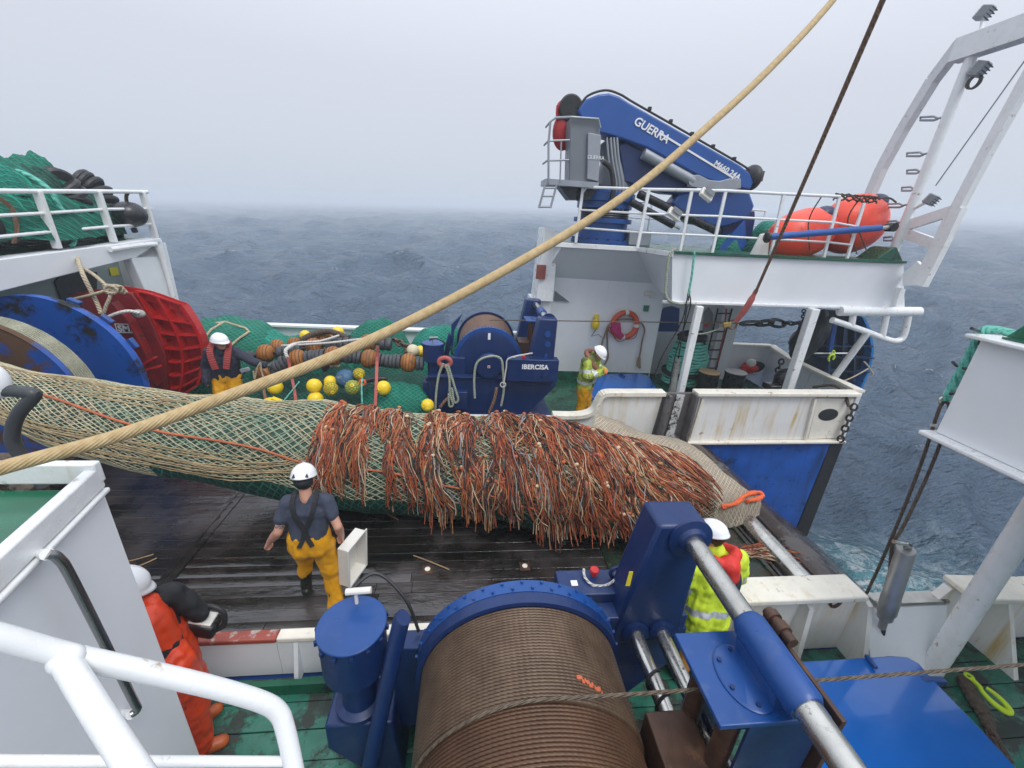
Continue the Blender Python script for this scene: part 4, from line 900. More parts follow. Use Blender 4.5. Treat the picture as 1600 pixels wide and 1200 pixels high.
lg = MB(); ps = [pg(1603, 128) + (pg(1603, 128) - pg(1545, 232)) * .82, pg(1603, 128), pg(1545, 232), pg(1496, 325), pg(1468, 385), pg(1437, 446)]
wd = [.28, .28, .30, .36, .30]
for i, (a, b) in enumerate(zip(ps, ps[1:])): lg.beam(a, b, .17 if i < 3 else .24, .12, (1, 0, 0))
lg.build('inner_leg', white_gloss, g_)
pk = MB(); q = [(1394, 352), (1500, 316), (1492, 335), (1420, 358)]; pk.prism([pg(*k) for k in q], (.08, 0, 0)); pk.prism([pg(*k) for k in ((1394, 352), (1420, 358), (1470, 376), (1462, 390), (1410, 374))], (.085, 0, 0)); pk.prism([pg(*k) for k in ((1410, 428), (1432, 408), (1448, 424), (1437, 447), (1410, 446))], (.08, 0, 0)); pk.build('bracket_plate', white_gloss, g_)
MB().tube([pg(1640, 40), pg(1462, 290)], .012, 6).build('stay_wire', steel_grey, g_)
for (x, y, s) in ((1538, 20, .78), (1530, 108, .85), (1455, 312, .72)):
    L = thing('flood_light', {20: 'grey flood light on top of the gantry ladder pole', 108: 'grey flood light with coiled cable hanging below the gantry beam', 312: 'grey flood light low on the gantry ladder pole'}[y], 'lamp', pg(x, y))
    rot = Matrix.Rotation(.35, 3, 'X') @ Matrix.Rotation(.3, 3, 'Y')
    MB().box(pg(x, y), (.16 * s, .26 * s, .26 * s), rot).build('housing', steel_grey, L, bev=.02)
    MB().box(pg(x, y) + rot @ Vector((-.085 * s, -.02, 0)), (.012, .2 * s, .2 * s), rot).build('lens', glass, L)
    f = MB()
    for k in range(4): f.box(pg(x, y) + rot @ Vector((.02, 0, (-.09 + .06 * k) * s)), (.18 * s, .28 * s, .012), rot)
    f.build('cooling_fins', steel_dark, L)
    e_ = {20: (1533, 45), 108: (1508, 100), 312: (1430, 325)}[y]; MB().bar(pg(x, y), pg(*e_), .03).build('bracket', white_gloss, L)
    if y == 108:
        m = MB()
        for k in range(3): m.tube([pg(1520 + k * 2, 128) + Vector((0, .10 * math.cos(a), .10 * math.sin(a))) for a in np.linspace(0, 6.28, 21)[:-1]], .014, 6, closed=True)
        m.build('cable_coil', steel_dark, L)
# white pipe guard below the crane deck's stern corner
t = thing('pipe_guard', 'white welded pipe guard sticking out under the stern corner of the crane deck', 'guard', P(1400, 510, y=7.8))
PY = lambda x, y, yy=7.8: P(x, y, y=yy)
MB().tube([PY(1312, 486), PY(1380, 487), PY(1436, 487)], .10, 16).build('pipe', white_gloss, t)
MB().tube(smooth_path([PY(1300, 500), PY(1350, 517), PY(1388, 531), PY(1404, 532), PY(1413, 522), PY(1420, 490)], 5), .062, 14).build('pipe', white_gloss, t)
MB().tube([PY(1334, 487), PY(1330, 510)], .062, 14).build('pipe', white_gloss, t); MB().tube([PY(1386, 487), PY(1378, 527)], .062, 14).build('pipe', white_gloss, t)
MB().tube([PY(1355, 520), P(1302, 592, y=8.2)], .07, 14).build('strut', white_gloss, t)
MB().prism([PY(1408, 450), PY(1415, 452), PY(1410, 475), PY(1400, 477)], (0, .3, 0)).build('gusset', white_gloss, t)
# blue trawl door hung at the stern quarter
t = thing('trawl_door', 'dark hollow blue trawl door hanging outside the stern quarter bulwark', 'trawl door', P(1310, 600, y=9.3))
dp = [(1288, 484), (1335, 486), (1352, 497), (1362, 518), (1366, 548), (1360, 578), (1346, 612), (1300, 600), (1258, 566)]
hull_p = [P(x, y, y=9.25) for x, y in dp]
inn = MB(); inn.prism([p_ + Vector((0, .22, 0)) for p_ in hull_p], (0, .06, 0)); inn.build('door_plate', M('dark_blue_door_back', (.008, .018, .035), .5, var=.5, wear=((.015, .05, .12), .42, 3)), t)
ed = MB()
for a, b in zip(hull_p[:7], hull_p[1:8]): ed.prism([a, b, b + Vector((0, .24, 0)), a + Vector((0, .24, 0))], Vector((-.07, 0, 0)))
ed.build('rim', M('bright_blue_rim', (.01, .16, .42), .4, var=.2, wear=((.01, .03, .06), .35, 5)), t)
rb = MB()
for (a, b) in (((1316, 500), (1312, 560)), ((1332, 505), (1330, 595)), ((1296, 505), (1290, 590))): rb.beam(P(*a, y=9.3), P(*b, y=9.3), .05, .2, (0, 1, 0))
for (a, b) in (((1270, 540), (1360, 540)), ((1272, 556), (1362, 558)), ((1290, 578), (1355, 580))): rb.beam(P(*a, y=9.3), P(*b, y=9.3), .18, .03)
rb.build('rib', M('blue_black_rib', (.008, .025, .06), .4, var=.4), t)
MB().bar(P(1272, 552, y=9.12), P(1330, 552, y=9.12), .018).build('latch_bar', white_gloss, t)
bl = MB(); bl.beam(P(1302, 505, y=9.1), P(1296, 548, y=9.1), .12, .1, (0, 1, 0)); bl.build('towing_bracket', blue_mid, t, bev=.02)
cv = MB().ball((0, 0, 0), 1, n=30, m=20); cc = P(1266, 525, y=9.0)
cv.v = [cc + Vector((v.x * .36 + .12 * v.z, v.y * .3, v.z * .62)) * (1 + .18 * fb(v * 2.2)) for v in cv.v]
solo('canvas_cover', cv, black, 'crumpled black canvas hanging at the forward edge of the blue door', 'cover')
hk = MB(); h0 = P(1300, 556, y=9.02); hk.tube([h0 + Vector((.07 * math.cos(a), 0, -.05 + .09 * math.sin(a))) for a in np.linspace(-.6, 4.3, 18)], [.02 + .012 * math.sin(i / 17 * 3.14) for i in range(18)], 8); hk.tube([h0 + Vector((.035 * math.cos(a), 0, .09 + .045 * math.sin(a))) for a in np.linspace(0, 6.28, 15)[:-1]], .014, 8, closed=True)
solo('hook', hk, lime, 'lime green safety hook hanging in front of the blue trawl door', 'hook')
solo('tie_rope', MB().tube(smooth_path([P(1358, 575, y=8.9), P(1335, 588, y=8.6), P(1305, 601, y=8.0)], 5), .015, 6).tube(smooth_path([P(1350, 565, y=8.9), P(1358, 574, y=8.88), P(1364, 585, y=8.9)], 4), .018, 6), beige_rope, 'thin beige rope tying the blue door to the stern rail', 'rope')
# ================================================================ NETS, GEAR AND DRUM ON THE FAR SIDE
def planar_uv(mb, k=9.0, kz=1.0):
    mb.uv = [[(mb.v[i].x * k, (mb.v[i].y * .8 + mb.v[i].z * kz) * k) for i in f] for f in mb.f]; return mb
def heap(c, rx, ry, h, seed, mat, name, label, cat='net', group=None, k=9, rot=0.0, lump=.35, fold=.10, p=2.2, n=64, m=44, z0=None, parent=None):
    c = Vector(c); so_ = Vector((seed * 3.7, seed * 1.3, seed * .7)); cr, sr = math.cos(rot), math.sin(rot)
    mb = MB()
    def f(u, v):
        a = 2 * math.pi * v; d = Vector((math.cos(a), math.sin(a), 0))
        R = 1 + lump * fb(d * 1.1 + so_, 3)
        x, y = d.x * rx * u * R, d.y * ry * u * R
        q = Vector((x, y, 0)); zz = h * max(1 - u ** p, 0) ** .62
        w_ = min(1, (1 - u) * 6 + .15)
        zz += w_ * ((fold - .09) * 1.6 * abs(math.sin(x * 3.1 + y * 1.7 + 4 * fb(q * .9 + so_, 2))) if fold > .1 else 0)
        zz += w_ * (fold * fb(q * 1.9 + so_, 5) * 1.5 + fold * .9 * (abs(fb(Vector((x * 2.6 + y * 1.3, y * 2.2, 3)) + so_, 3)) - .3) + .25 * fold * fb(q * 7 + so_, 3))
        return c + Vector((x * cr - y * sr, x * sr + y * cr, max(zz, -.02)))
    mb.grid(f, m, n, closed_v=True); planar_uv(mb, k)
    if parent is not None: return mb.build(name, mat, parent, sharp=180)
    return solo(name, mb, mat, label, cat, base=c, group=group, sharp=180)
gN = 'green trawl nets heaped on the far side deck'
hN = []
def hp(px, py, yy, rx, ry, seed, mat, label, **kw):
    q = P(px, py, y=yy); hN.append(heap((q.x, yy, 0), rx, ry, q.z, seed, mat, 'net_heap', label, group=gN, **kw)); return hN[-1]
hN.append(heap((-2.9, 8.7, 0), 2.5, 1.6, .42, 1, net_dark, 'net_heap', 'dark green net spread low under the bobbins and floats', group=gN, p=4))
bale = hp(352, 500, 9.5, 1.35, 1.05, 2, net_green, 'green net bale bound with beige ropes beside the red trawl door', fold=.05, p=3.4, lump=.2)
hp(432, 520, 9.5, 1.15, .9, 3, net_green2, 'teal net fold sloping down behind the man in the red vest', fold=.08, lump=.25)
hp(592, 500, 10.0, .95, .55, 4, net_green, 'rounded green net mound against the outer bulwark rail', fold=.06, lump=.2)
hp(690, 508, 9.9, .95, .6, 5, net_green2, 'teal net mound behind the small blue motor of the far winch', fold=.08, lump=.2)
hp(540, 524, 9.9, .5, .5, 34, net_green2, 'low teal net fold between the tan twine and the rounded mound', fold=.07)
heap((P(622, 640, y=7.7).x, 7.66, .0), .78, .55, .72, 6, net_green, 'net_heap', 'green net mound sloping down beside the far winch, in front of the bobbins', group=gN, fold=.06, p=2.6, lump=.2)
heap((P(545, 640, y=7.5).x, 7.5, .0), .75, .45, .42, 7, net_dark, 'net_heap', 'dark green net bunch under the netted yellow floats', group=gN, fold=.08)
heap((P(455, 640, y=7.5).x, 7.45, .0), .55, .40, .34, 8, net_green2, 'net_heap', 'small teal net bundle below the red strap', group=gN, fold=.06)
hp(482, 514, 9.55, .45, .4, 9, M('maroon_black_netting', (.035, .012, .022), .8, var=.4, bump=.5), 'dark maroon netting bundle lying on the green nets', fold=.08)
hp(522, 512, 9.75, .42, .35, 10, net_tan, 'small tan twine bundle beside the maroon netting', fold=.06, k=16)
rb_ = MB()
for pts in ([(306, 575), (318, 530), (330, 515), (350, 503)], [(352, 548), (372, 530), (388, 519)], [(338, 505), (352, 503), (368, 508), (384, 513), (390, 520)]):
    rb_.tube(drape(pts, [bale] + hN[:3], .03, 9.4), .024, 8)
solo('binding_rope', rb_, beige_rope, 'beige rope binding the green net bale beside the red door', 'rope')

# ground gear: ochre steel bobbins and black rubber discs threaded on a wire
bobbin_d = M('rusted_bobbin_seam', (.12, .045, .015), .7, var=.4, scale=9)
def gear(name, label, path, seq, s=1.0):
    """path: points; seq: string of B (bobbin) and d (disc), spaced along the path"""
    pts = smooth_path(path, 8); L = [0]
    for a, b in zip(pts, pts[1:]): L.append(L[-1] + (b - a).length)
    wid = {'B': .25 * s, 'd': .062 * s, 's': .10 * s}; tot = sum(wid[c] for c in seq); k = L[-1] / tot
    t = thing(name, label, 'ground gear', pts[len(pts) // 2])
    MB().tube(pts, .03, 8).build('gear_wire', black, t)
    pos = 0; r2 = random.Random(len(seq))
    for c in seq:
        w_ = wid[c] * k; mid = pos + w_ / 2; pos += w_
        i = max(j for j in range(len(L)) if L[j] <= mid); i = min(i, len(pts) - 2)
        q = pts[i].lerp(pts[i + 1], (mid - L[i]) / max(L[i + 1] - L[i], 1e-6)); d = (pts[i + 1] - pts[i]).normalized()
        if c == 'B':
            R = .185 * s; h = .155 * s; pr = [(R * math.cos(a) ** .75 if abs(a) < 1.5 else .05, h * math.sin(a)) for a in np.linspace(-1.35, 1.35, 15)]
            bq = MB().lathe(pr, q, d, 28); bq.cur = 1
            for hh in (-.085, -.03, .03, .085): rr_ = R * math.cos(math.asin(min(.99, abs(hh) * s / h))) ** .75 + .0025; bq.lathe([(rr_ - .01, (hh - .008) * s), (rr_, (hh - .006) * s), (rr_, (hh + .006) * s), (rr_ - .01, (hh + .008) * s)], q, d, 28)
            bq.build('bobbin', [bobbin_m, bobbin_d], t)
        elif c == 'd':
            R = (.135 + r2.uniform(-.012, .012)) * s; h = w_ * .46; q2 = q + Vector((0, r2.uniform(-.01, .01), r2.uniform(-.01, .01)))
            MB().lathe([(.03, -h), (R - .012, -h), (R, -h * .6), (R, h * .6), (R - .012, h), (.03, h)], q2, (d + Vector((r2.uniform(-.06, .06), 0, r2.uniform(-.06, .06)))).normalized(), 24).build('rubber_disc', rubber_disc, t)
    return t
G = lambda x, y, yy: P(x, y, y=yy)
gear('ground_gear', 'front string of ochre bobbins and black rubber discs on the far deck', [G(405, 588, 7.75), G(432, 574, 7.75), G(465, 561, 7.8), G(530, 556, 7.8), G(588, 562, 7.8), G(662, 569, 7.8)], 'BdddddBdddddBdddddBddddddBdd')
gear('ground_gear', 'rear string of ochre bobbins and rubber discs lying behind the front string', [G(390, 561, 8.4), G(408, 553, 8.4), G(450, 550, 8.4), G(490, 542, 8.45), G(560, 536, 8.5), G(612, 538, 8.5)], 'dBddddBdddddBdd')
gear('ground_gear', 'short third string of bobbins half hidden at the back', [G(420, 543, 8.9), G(455, 540, 8.9), G(500, 530, 8.9), G(520, 529, 8.9)], 'BBdddB', .9)
# worn chain and shackles at the right end of the gear
cm = MB(); chain(cm, G(615, 530, 8.3), G(640, 545, 8.2), 4, .03, .06); chain(cm, G(640, 545, 8.2), G(632, 560, 8.1), 3, .03, .06)
solo('chain', cm, rust_steel, 'rusty chain end lying beside the last bobbin', 'chain')
arc = MB(); arc.tube(smooth_path([G(470, 532, 8.6), G(490, 522, 8.7), (G(515, 518, 8.75)), G(545, 528, 8.6)], 6), .06, 10)
solo('rope_bundle', arc, dark_rope, 'thick brown served rope arching over the bobbins', 'rope')
wr = MB(); wr.tube(smooth_path([G(447, 552, 7.75), G(452, 540, 7.9), G(470, 535, 8.2), G(500, 533, 8.3), G(530, 524, 8.4)], 6), .022, 8); wr.tube(smooth_path([G(440, 540, 8.2), G(480, 538, 8.1), G(520, 535, 8.1), G(568, 529, 8.3)], 6), .020, 8)
wr.tube(smooth_path([G(450, 560, 7.58), G(446, 548, 7.6), G(456, 540, 7.75), G(462, 538, 7.9)], 5), .03, 8)
solo('lashing_rope', wr, white_rope, 'white rope knotted over the bobbins', 'rope')
def strap(pts, label, m=strap_red, w_=.055):
    mb = MB(); p_ = smooth_path(pts, 4)
    for a, b in zip(p_, p_[1:]): mb.beam(a, b, w_, .006, (0, -1, 0))
    return solo('strap', mb, m, label, 'strap')
strap([G(590, 541, 7.55), G(589, 565, 7.55), G(588, 600, 7.2), G(586, 638, 7.0)], 'faded red strap hanging straight over the front bobbins')
strap([G(450, 558, 7.55), G(454, 580, 7.5), G(460, 610, 7.2), G(463, 632, 7.0)], 'faded red strap below the white knot')
strap([G(412, 608, 7.2), G(416, 630, 7.0)], 'short brown strap behind the hawser near the yellow oilskins', brown_rope)
solo('cord', MB().tube([G(468, 596, 7.3), G(437, 634, 7.0)], .013, 6), teal_rope, 'teal cord slanting past the left yellow floats', 'cord')
solo('cord', MB().tube(smooth_path([G(566, 590, 7.3), G(565, 605, 7.15), G(566, 636, 7.0)], 4), .015, 6), teal_rope, 'teal cord hanging upright below the blue float', 'cord')
# floats
float_net = net_mat('netted_yellow_float', (.05, .10, .03), (.72, .55, .03), .22, 1, 0)
float_net2 = net_mat('netted_green_float', (.03, .22, .10), (.52, .52, .06), .26, 1, 0)
cream_f = M('cream_float_plastic', (.62, .55, .38), .45, var=.1); blue_f = M('worn_blue_float', (.035, .11, .21), .5, var=.25, wear=((.25, .28, .28), .4, 7))
fgroup = 'fishing floats among the nets'
FL = [((430, 605), 7.35, .135, yellow, 'yellow float just above the hawser beside the yellow oilskins'), ((491, 603), 7.3, .135, yellow, 'upper yellow float of the pair left of the netted floats'),
      ((493, 624), 7.2, .14, yellow, 'lower yellow float of the pair with a small hole'), ((516, 596), 7.45, .11, yellow, 'yellow float half hidden behind a netted float'),
      ((517, 607), 7.3, .13, float_net, 'yellow float wrapped in dark netting'), ((551, 605), 7.3, .135, float_net2, 'greenish float wrapped in green netting'),
      ((540, 592), 7.55, .185, blue_f, 'big worn blue float behind the netted floats'), ((561, 584), 7.5, .11, float_net, 'small netted yellow float standing by the dark rubber'),
      ((599, 606), 7.25, .135, yellow, 'yellow float on the green mound beside the red strap'), ((668, 633), 7.15, .12, yellow, 'yellow float on deck at the foot of the far winch'),
      ((528, 519), 8.9, .125, yellow, 'yellow float high behind the bobbins, under white rope'), ((477, 524), 8.9, .11, yellow, 'pale yellow float inside the brown rope arch'),
      ((645, 548), 8.2, .13, cream_f, 'cream float beside the rusty chain'), ((657, 549), 8.35, .12, yellow, 'yellow float tucked behind the cream float')]
for (px, yy, r, m, lab) in FL:
    c = P(*px, y=yy); t = thing('float', lab, 'float', c - Vector((0, 0, r)), fgroup); b = MB().ball(c, r, Matrix.Rotation(rnd.uniform(0, 3), 3, 'X'), 28, 18)
    if m in (float_net, float_net2): b.uv = [[(u * 9, v * 6) for u, v in f] for f in b.uv]
    b.build('float_body', m, t)
    d = Vector((rnd.uniform(-.6, .6), -.7, rnd.uniform(-.3, .6))).normalized(); MB().lathe([(.034, r - .012), (.034, r + .008), (.018, r + .010), (.016, r - .02)], c, d, 14).build('float_lug', m if m not in (float_net, float_net2) else yellow, t)
cr2 = MB(); c = P(423, 628, y=7.05); cr2.ball(c, (.13, .1, .08)); cr2.box(c + Vector((.1, 0, .03)), (.16, .1, .06), Matrix.Rotation(.4, 3, 'Y')); solo('float', cr2, yellow, 'broken yellow float lying at the edge of the cod end net', 'float', group=fgroup)
# loose black and orange rubber lying in the nets
sl = MB(); sl.tube(smooth_path([G(568, 596, 7.45), G(585, 592, 7.5), G(605, 592, 7.55)], 5), [.05] * 10 + [.03], 10); solo('rubber_leg', sl, black, 'short black rubber leg lying on the green mound', 'rubber leg')
solo('net_ring', MB().tube([P(566, 598, y=7.35) + Vector((.05 * math.cos(a), .02, .05 * math.sin(a))) for a in np.linspace(0, 6.28, 17)[:-1]], .022, 8, closed=True), orange_rope, 'small orange ring at the end of the black rubber leg', 'ring')
# lines draped on the far winch
wl_ = MB()
for pts in ([(693, 568), (686, 585), (682, 610), (680, 640)], [(696, 570), (702, 590), (703, 615), (708, 632), (702, 634), (701, 615)], [(700, 570), (706, 590), (712, 610), (716, 625), (710, 628), (706, 606)], [(742, 622), (741, 590), (746, 566), (764, 557), (782, 560), (786, 580), (787, 610), (783, 634)]):
    wl_.tube(smooth_path([P(x, y, y=7.28) for x, y in pts], 5), .022, 8)
solo('draped_rope', wl_, grey_rope, 'sage green rope loops hung over the front of the far winch', 'rope')
wl_ = MB(); wl_.tube(smooth_path([P(x, y, y=7.30) for x, y in ((776, 606), (773, 622), (768, 636), (764, 645))], 5), .03, 8); wl_.tube(smooth_path([P(x, y, y=7.30) for x, y in ((688, 636), (694, 628), (700, 622))], 5), .03, 8)
solo('draped_rope', wl_, brown_rope, 'frayed brown rope end at the foot of the far winch', 'rope')
wl_ = MB(); wl_.tube(smooth_path([P(x, y, y=7.26) for x, y in ((787, 600), (791, 575), (795, 560), (825, 553), (832, 552))], 5), .014, 6); wl_.tube([P(786, 601, y=7.26) + Vector((.05 * math.cos(a), 0, .05 * math.sin(a))) for a in np.linspace(0, 6.28, 15)[:-1]], .012, 6, closed=True)
solo('draped_rope', wl_, white_rope, 'thin white line running up to the control box of the far winch', 'rope')
solo('fender_ring', MB().tube([P(695, 566, y=7.30) + Vector((.11 * math.cos(a), .02, .08 * math.sin(a))) for a in np.linspace(0, 6.28, 19)[:-1]], .04, 10, closed=True), strap_red, 'faded red ring hung on the arm of the far winch', 'ring')

# ---------------------------------------------------------------- net drum, left
t = thing('net_drum', 'big scuffed blue net drum wound with sage green rope', 'net drum', (-6.2, 6, 0))
dc = Vector((-6.2, 0, 1.2)); Y3 = (0, 1, 0)
MB().lathe([(.3, 6.40), (1.20, 6.40), (1.25, 6.38), (1.25, 6.50), (.3, 6.50)], dc, Y3, 96).build('flange', blue_scuff, t)
MB().lathe([(.3, 5.52), (1.11, 5.52), (1.13, 5.50), (1.13, 5.58), (.3, 5.58)], dc, Y3, 96).build('flange', blue_rust, t)
def wound(y0, y1, n, r, cr):
    prof = []
    for i in range(n):
        for k in range(6): a = math.pi * k / 5; prof.append((r + cr * math.sin(a), y0 + (y1 - y0) * (i + (1 - math.cos(a)) / 2) / n))
    return MB().lathe(prof, dc, Y3, 96, uvk=1 / 6)
wound(5.585, 5.86, 9, 1.08, .018).build('wound_rope', drum_rope, t, sharp=80)
MB().lathe([(.2, 5.86), (1.0, 5.862), (.95, 5.88), (.42, 5.9), (.42, 6.395), (.2, 6.395)], dc, Y3, 64).build('drum_core', rust_steel, t)
for k in range(3):
    a = .45 + k * .35; d = Vector((math.cos(a), 0, math.sin(a))); MB().box(dc + d * 1.27 + Vector((0, 6.55, 0)), (.05, .08, .16), Matrix.Rotation(-a, 3, 'Y')).build('flange_stud', blue_mid, t, bev=.01)
MB().prism([(-7.3, 6.7, 0), (-5.0, 6.7, 0), (-5.9, 6.7, 1.3), (-6.5, 6.7, 1.3)], (0, .15, 0)).build('stand', blue_mid, t)
MB().bb((-5.35, 6.45, 0), (-4.75, 6.75, .28)).build('stand_foot', blue_mid, t, bev=.02)
# red trawl doors stowed behind the drum
t = thing('trawl_door', 'bright red trawl door with a grid of ribs leaning behind the blue drum', 'trawl door', P(280, 610, y=7.6))
YD = 7.75
Pd = lambda x, y, o=0: P(x, y, y=YD) + Vector((0, o, 0))
def curved(u, v):
    top = smooth_path([Pd(176, 450), Pd(235, 458), Pd(282, 478)], 8); bot = smooth_path([Pd(238, 612), Pd(272, 622), Pd(308, 600)], 8)
    i = u * (len(top) - 1); a = int(min(i, len(top) - 2)); f = i - a
    p_ = top[a].lerp(top[a + 1], f).lerp(bot[a].lerp(bot[a + 1], f), v)
    return p_ + Vector((.22 * math.sin(math.pi * v) , -.10 * math.sin(math.pi * u) + .18, 0))
mb = MB().grid(curved, 20, 24); mb.build('door_plate', red, t)
for v in (.0, .22, .36, .50, .63, .76, .89, 1.0):
    m = MB(); pr = [Vector(curved(u, v)) for u in np.linspace(.35, 1, 9)]
    for a, b in zip(pr, pr[1:]): m.beam(a + Vector((0, -.08, 0)), b + Vector((0, -.08, 0)), .16, .028)
    m.build('rib', red, t)
for u in (.36, .64, 1.0):
    m = MB(); pr = [Vector(curved(u, v)) for v in np.linspace(0, 1, 12)]
    for a, b in zip(pr, pr[1:]): m.beam(a + Vector((0, -.09, 0)), b + Vector((0, -.09, 0)), .03 if u < 1 else .06, .18, (0, -1, 0))
    m.build('rib', red, t)
m = MB(); pr = [Vector(curved(u, 0)) for u in np.linspace(0, 1, 9)]
for a, b in zip(pr, pr[1:]): m.beam(a + Vector((0, -.07, -.06)), b + Vector((0, -.07, -.06)), .02, .20, (0, 0, 1))
m.build('top_edge', red, t)
t2 = thing('trawl_door', 'darker red trawl door plate with a small white framed mark', 'trawl door', P(200, 600, y=7.4))
red_d = M('dull_red_door_paint', (.20, .010, .012), .45, var=.25, wear=((.06, .015, .012), .38, 3))
MB().prism([P(x, y, y=7.62) for x, y in ((108, 459), (150, 452), (205, 458), (235, 500), (258, 555), (262, 612), (225, 612), (190, 560))], (0, .08, 0)).build('door_plate', red_d, t2, bev=.01)
er = MB(); pts = [P(x, y, y=7.42) for x, y in ((178, 472), (207, 503), (231, 550), (246, 600))]
for a, b in zip(pts, pts[1:]): er.beam(a, b, .16, .03, (0, 0, 1))
er.build('edge_flange', red_d, t2)
for (a, b) in (((222, 570), (243, 558)), ((228, 578), (250, 572))): m = MB(); m.beam(P(*a, y=7.35), P(*b, y=7.35), .03, .09, (0, -1, 0)); m.build('brace', red, t2)
f = MB(); c = P(194, 513, y=7.60)
for dx, dz, sx, sz in ((0, .075, .25, .014), (0, -.075, .25, .014), (-.12, 0, .014, .16), (.12, 0, .014, .16)): f.box(c + Vector((dx, -.006, dz)), (sx, .008, sz))
f.build('mark_frame', sign_white, t2); text('SM', c + Vector((-.095, -.008, -.055)), (1, 0, 0), (0, 0, 1), .155, sign_white, t2, bold=.004)
# lashings of the doors
lr = MB()
lr.tube(smooth_path([P(121, 403, x=-6.35), P(130, 430, y=7.3), P(150, 470, y=7.3), P(158, 490, y=7.25)], 5), .03, 8); lr.tube(smooth_path([P(128, 418, y=7.6), P(150, 432, y=7.4), P(172, 456, y=7.3), P(165, 480, y=7.25), P(160, 495, y=7.25)], 5), .025, 8)
lr.tube(smooth_path([P(112, 468, y=7.3), P(145, 460, y=7.25), P(178, 450, y=7.3)], 5), .022, 8)
kn = P(176, 452, y=7.3)
for k in range(5): lr.tube([kn + Vector((.09 * math.cos(a) * (1 + .2 * k), -.03 + .02 * k, .06 * math.sin(a + k))) for a in np.linspace(0, 6.28, 15)[:-1]], .022, 6, closed=True)
solo('lashing_rope', lr, beige_rope, 'beige ropes lashing the red doors up to the white beam', 'rope')
lr = MB(); lr.tube(smooth_path([P(165, 497, y=7.25), P(185, 489, y=7.25), P(202, 486, y=7.3), P(218, 489, y=7.35)], 5), .026, 8); lr.ball(P(217, 490, y=7.4), (.10, .06, .07))
solo('lashing_rope', lr, white_rope, 'white rope ending in a knot on the red door', 'rope')

# ---------------------------------------------------------------- left platform: portal, rail, stowed nets
XL = -6.35
PL = lambda x, y, xx=XL: P(x, y, x=xx)
t = thing('portal', 'white portal platform on the left carrying the stowed nets behind its rail', 'platform', (XL, 9, 0))
e1, e0 = PL(252, 372), PL(0, 405); dirn = (e0 - e1); nearp = e1 + dirn * 1.6
b1, b0 = PL(206, 404), PL(0, 456); b_near = b1 + (b0 - b1) * 1.9
MB().prism([e1, nearp, b_near, b1 + Vector((0, 0, 0)), PL(246, 402)], (-.25, 0, 0)).build('beam', white, t, bev=.015)
MB().prism([PL(253, 374), PL(206, 405), PL(238, 480), PL(296, 520), PL(282, 480)], (-.18, 0, 0)).build('corner_post', white, t, bev=.015)
bkx = XL - 1.6
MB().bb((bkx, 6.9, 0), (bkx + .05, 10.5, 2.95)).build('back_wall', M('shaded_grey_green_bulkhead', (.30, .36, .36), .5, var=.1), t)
MB().prism([e1 + Vector((-.26, .1, -.002)), nearp + Vector((-.26, 0, -.002)), nearp + Vector((-4, 0, 0)), e1 + Vector((-4, .1, 0))], (0, 0, -.03)).build('platform_deck', green, t)
MB().tube(smooth_path([PL(172, 390, XL + .06), PL(235, 382, XL + .06), PL(247, 388, XL + .06), PL(262, 430, XL + .06), PL(275, 480, XL + .06)], 4), .045, 10).build('drain_pipe', white_gloss, t)
MB().prism([PL(84, 440, bkx + .06), PL(98, 425, bkx + .06), PL(150, 425, bkx + .06), PL(150, 470, bkx + .06), PL(95, 470, bkx + .06)], (.02, 0, 0)).build('painted_shade_plate', black, t)  # black plate stands in for the shade in the corner under the platform
s_ = MB(); s_.bb(Vector((bkx + .06, PL(170, 420, bkx + .06).y, PL(170, 432, bkx + .06).z)), Vector((bkx + .075, PL(183, 420, bkx + .06).y, PL(176, 418, bkx + .06).z))); s_.build('warning_sign', sign_yellow, t)
s_ = MB(); s_.bb(Vector((bkx + .06, PL(202, 438, bkx + .06).y, PL(202, 446, bkx + .06).z)), Vector((bkx + .12, PL(212, 436, bkx + .06).y, PL(207, 434, bkx + .06).z))); s_.build('switch_box', foamw, t)
MB().tube([PL(215, 410, bkx + .3), PL(228, 460, bkx + .3)], .05, 10).build('pipe', white, t)
MB().bb((XL - 1.58, 10.45, 0), (XL - .5, 10.52, 2.9)).build('side_wall', white, t)
def rp(x, y): return P(x, y, x=XL - .08)
posts = [(rp(222, 300), rp(243, 371)), (rp(152, 299), rp(178, 378)), (rp(58, 299), rp(90, 388)), (rp(-70, 298), rp(-20, 406))]
top = [rp(230, 300)] + [p_[0] for p_ in posts[1:]] + [rp(-300, 300)]
mids = [[rp(236, 326), rp(166, 327), rp(72, 333), rp(-60, 340)], [rp(240, 350), rp(172, 354), rp(82, 362), rp(-40, 374)]]
rail('railing', 'white railing of the left platform in front of the stowed green nets', top, posts, mids, r=.034, pr=.05)
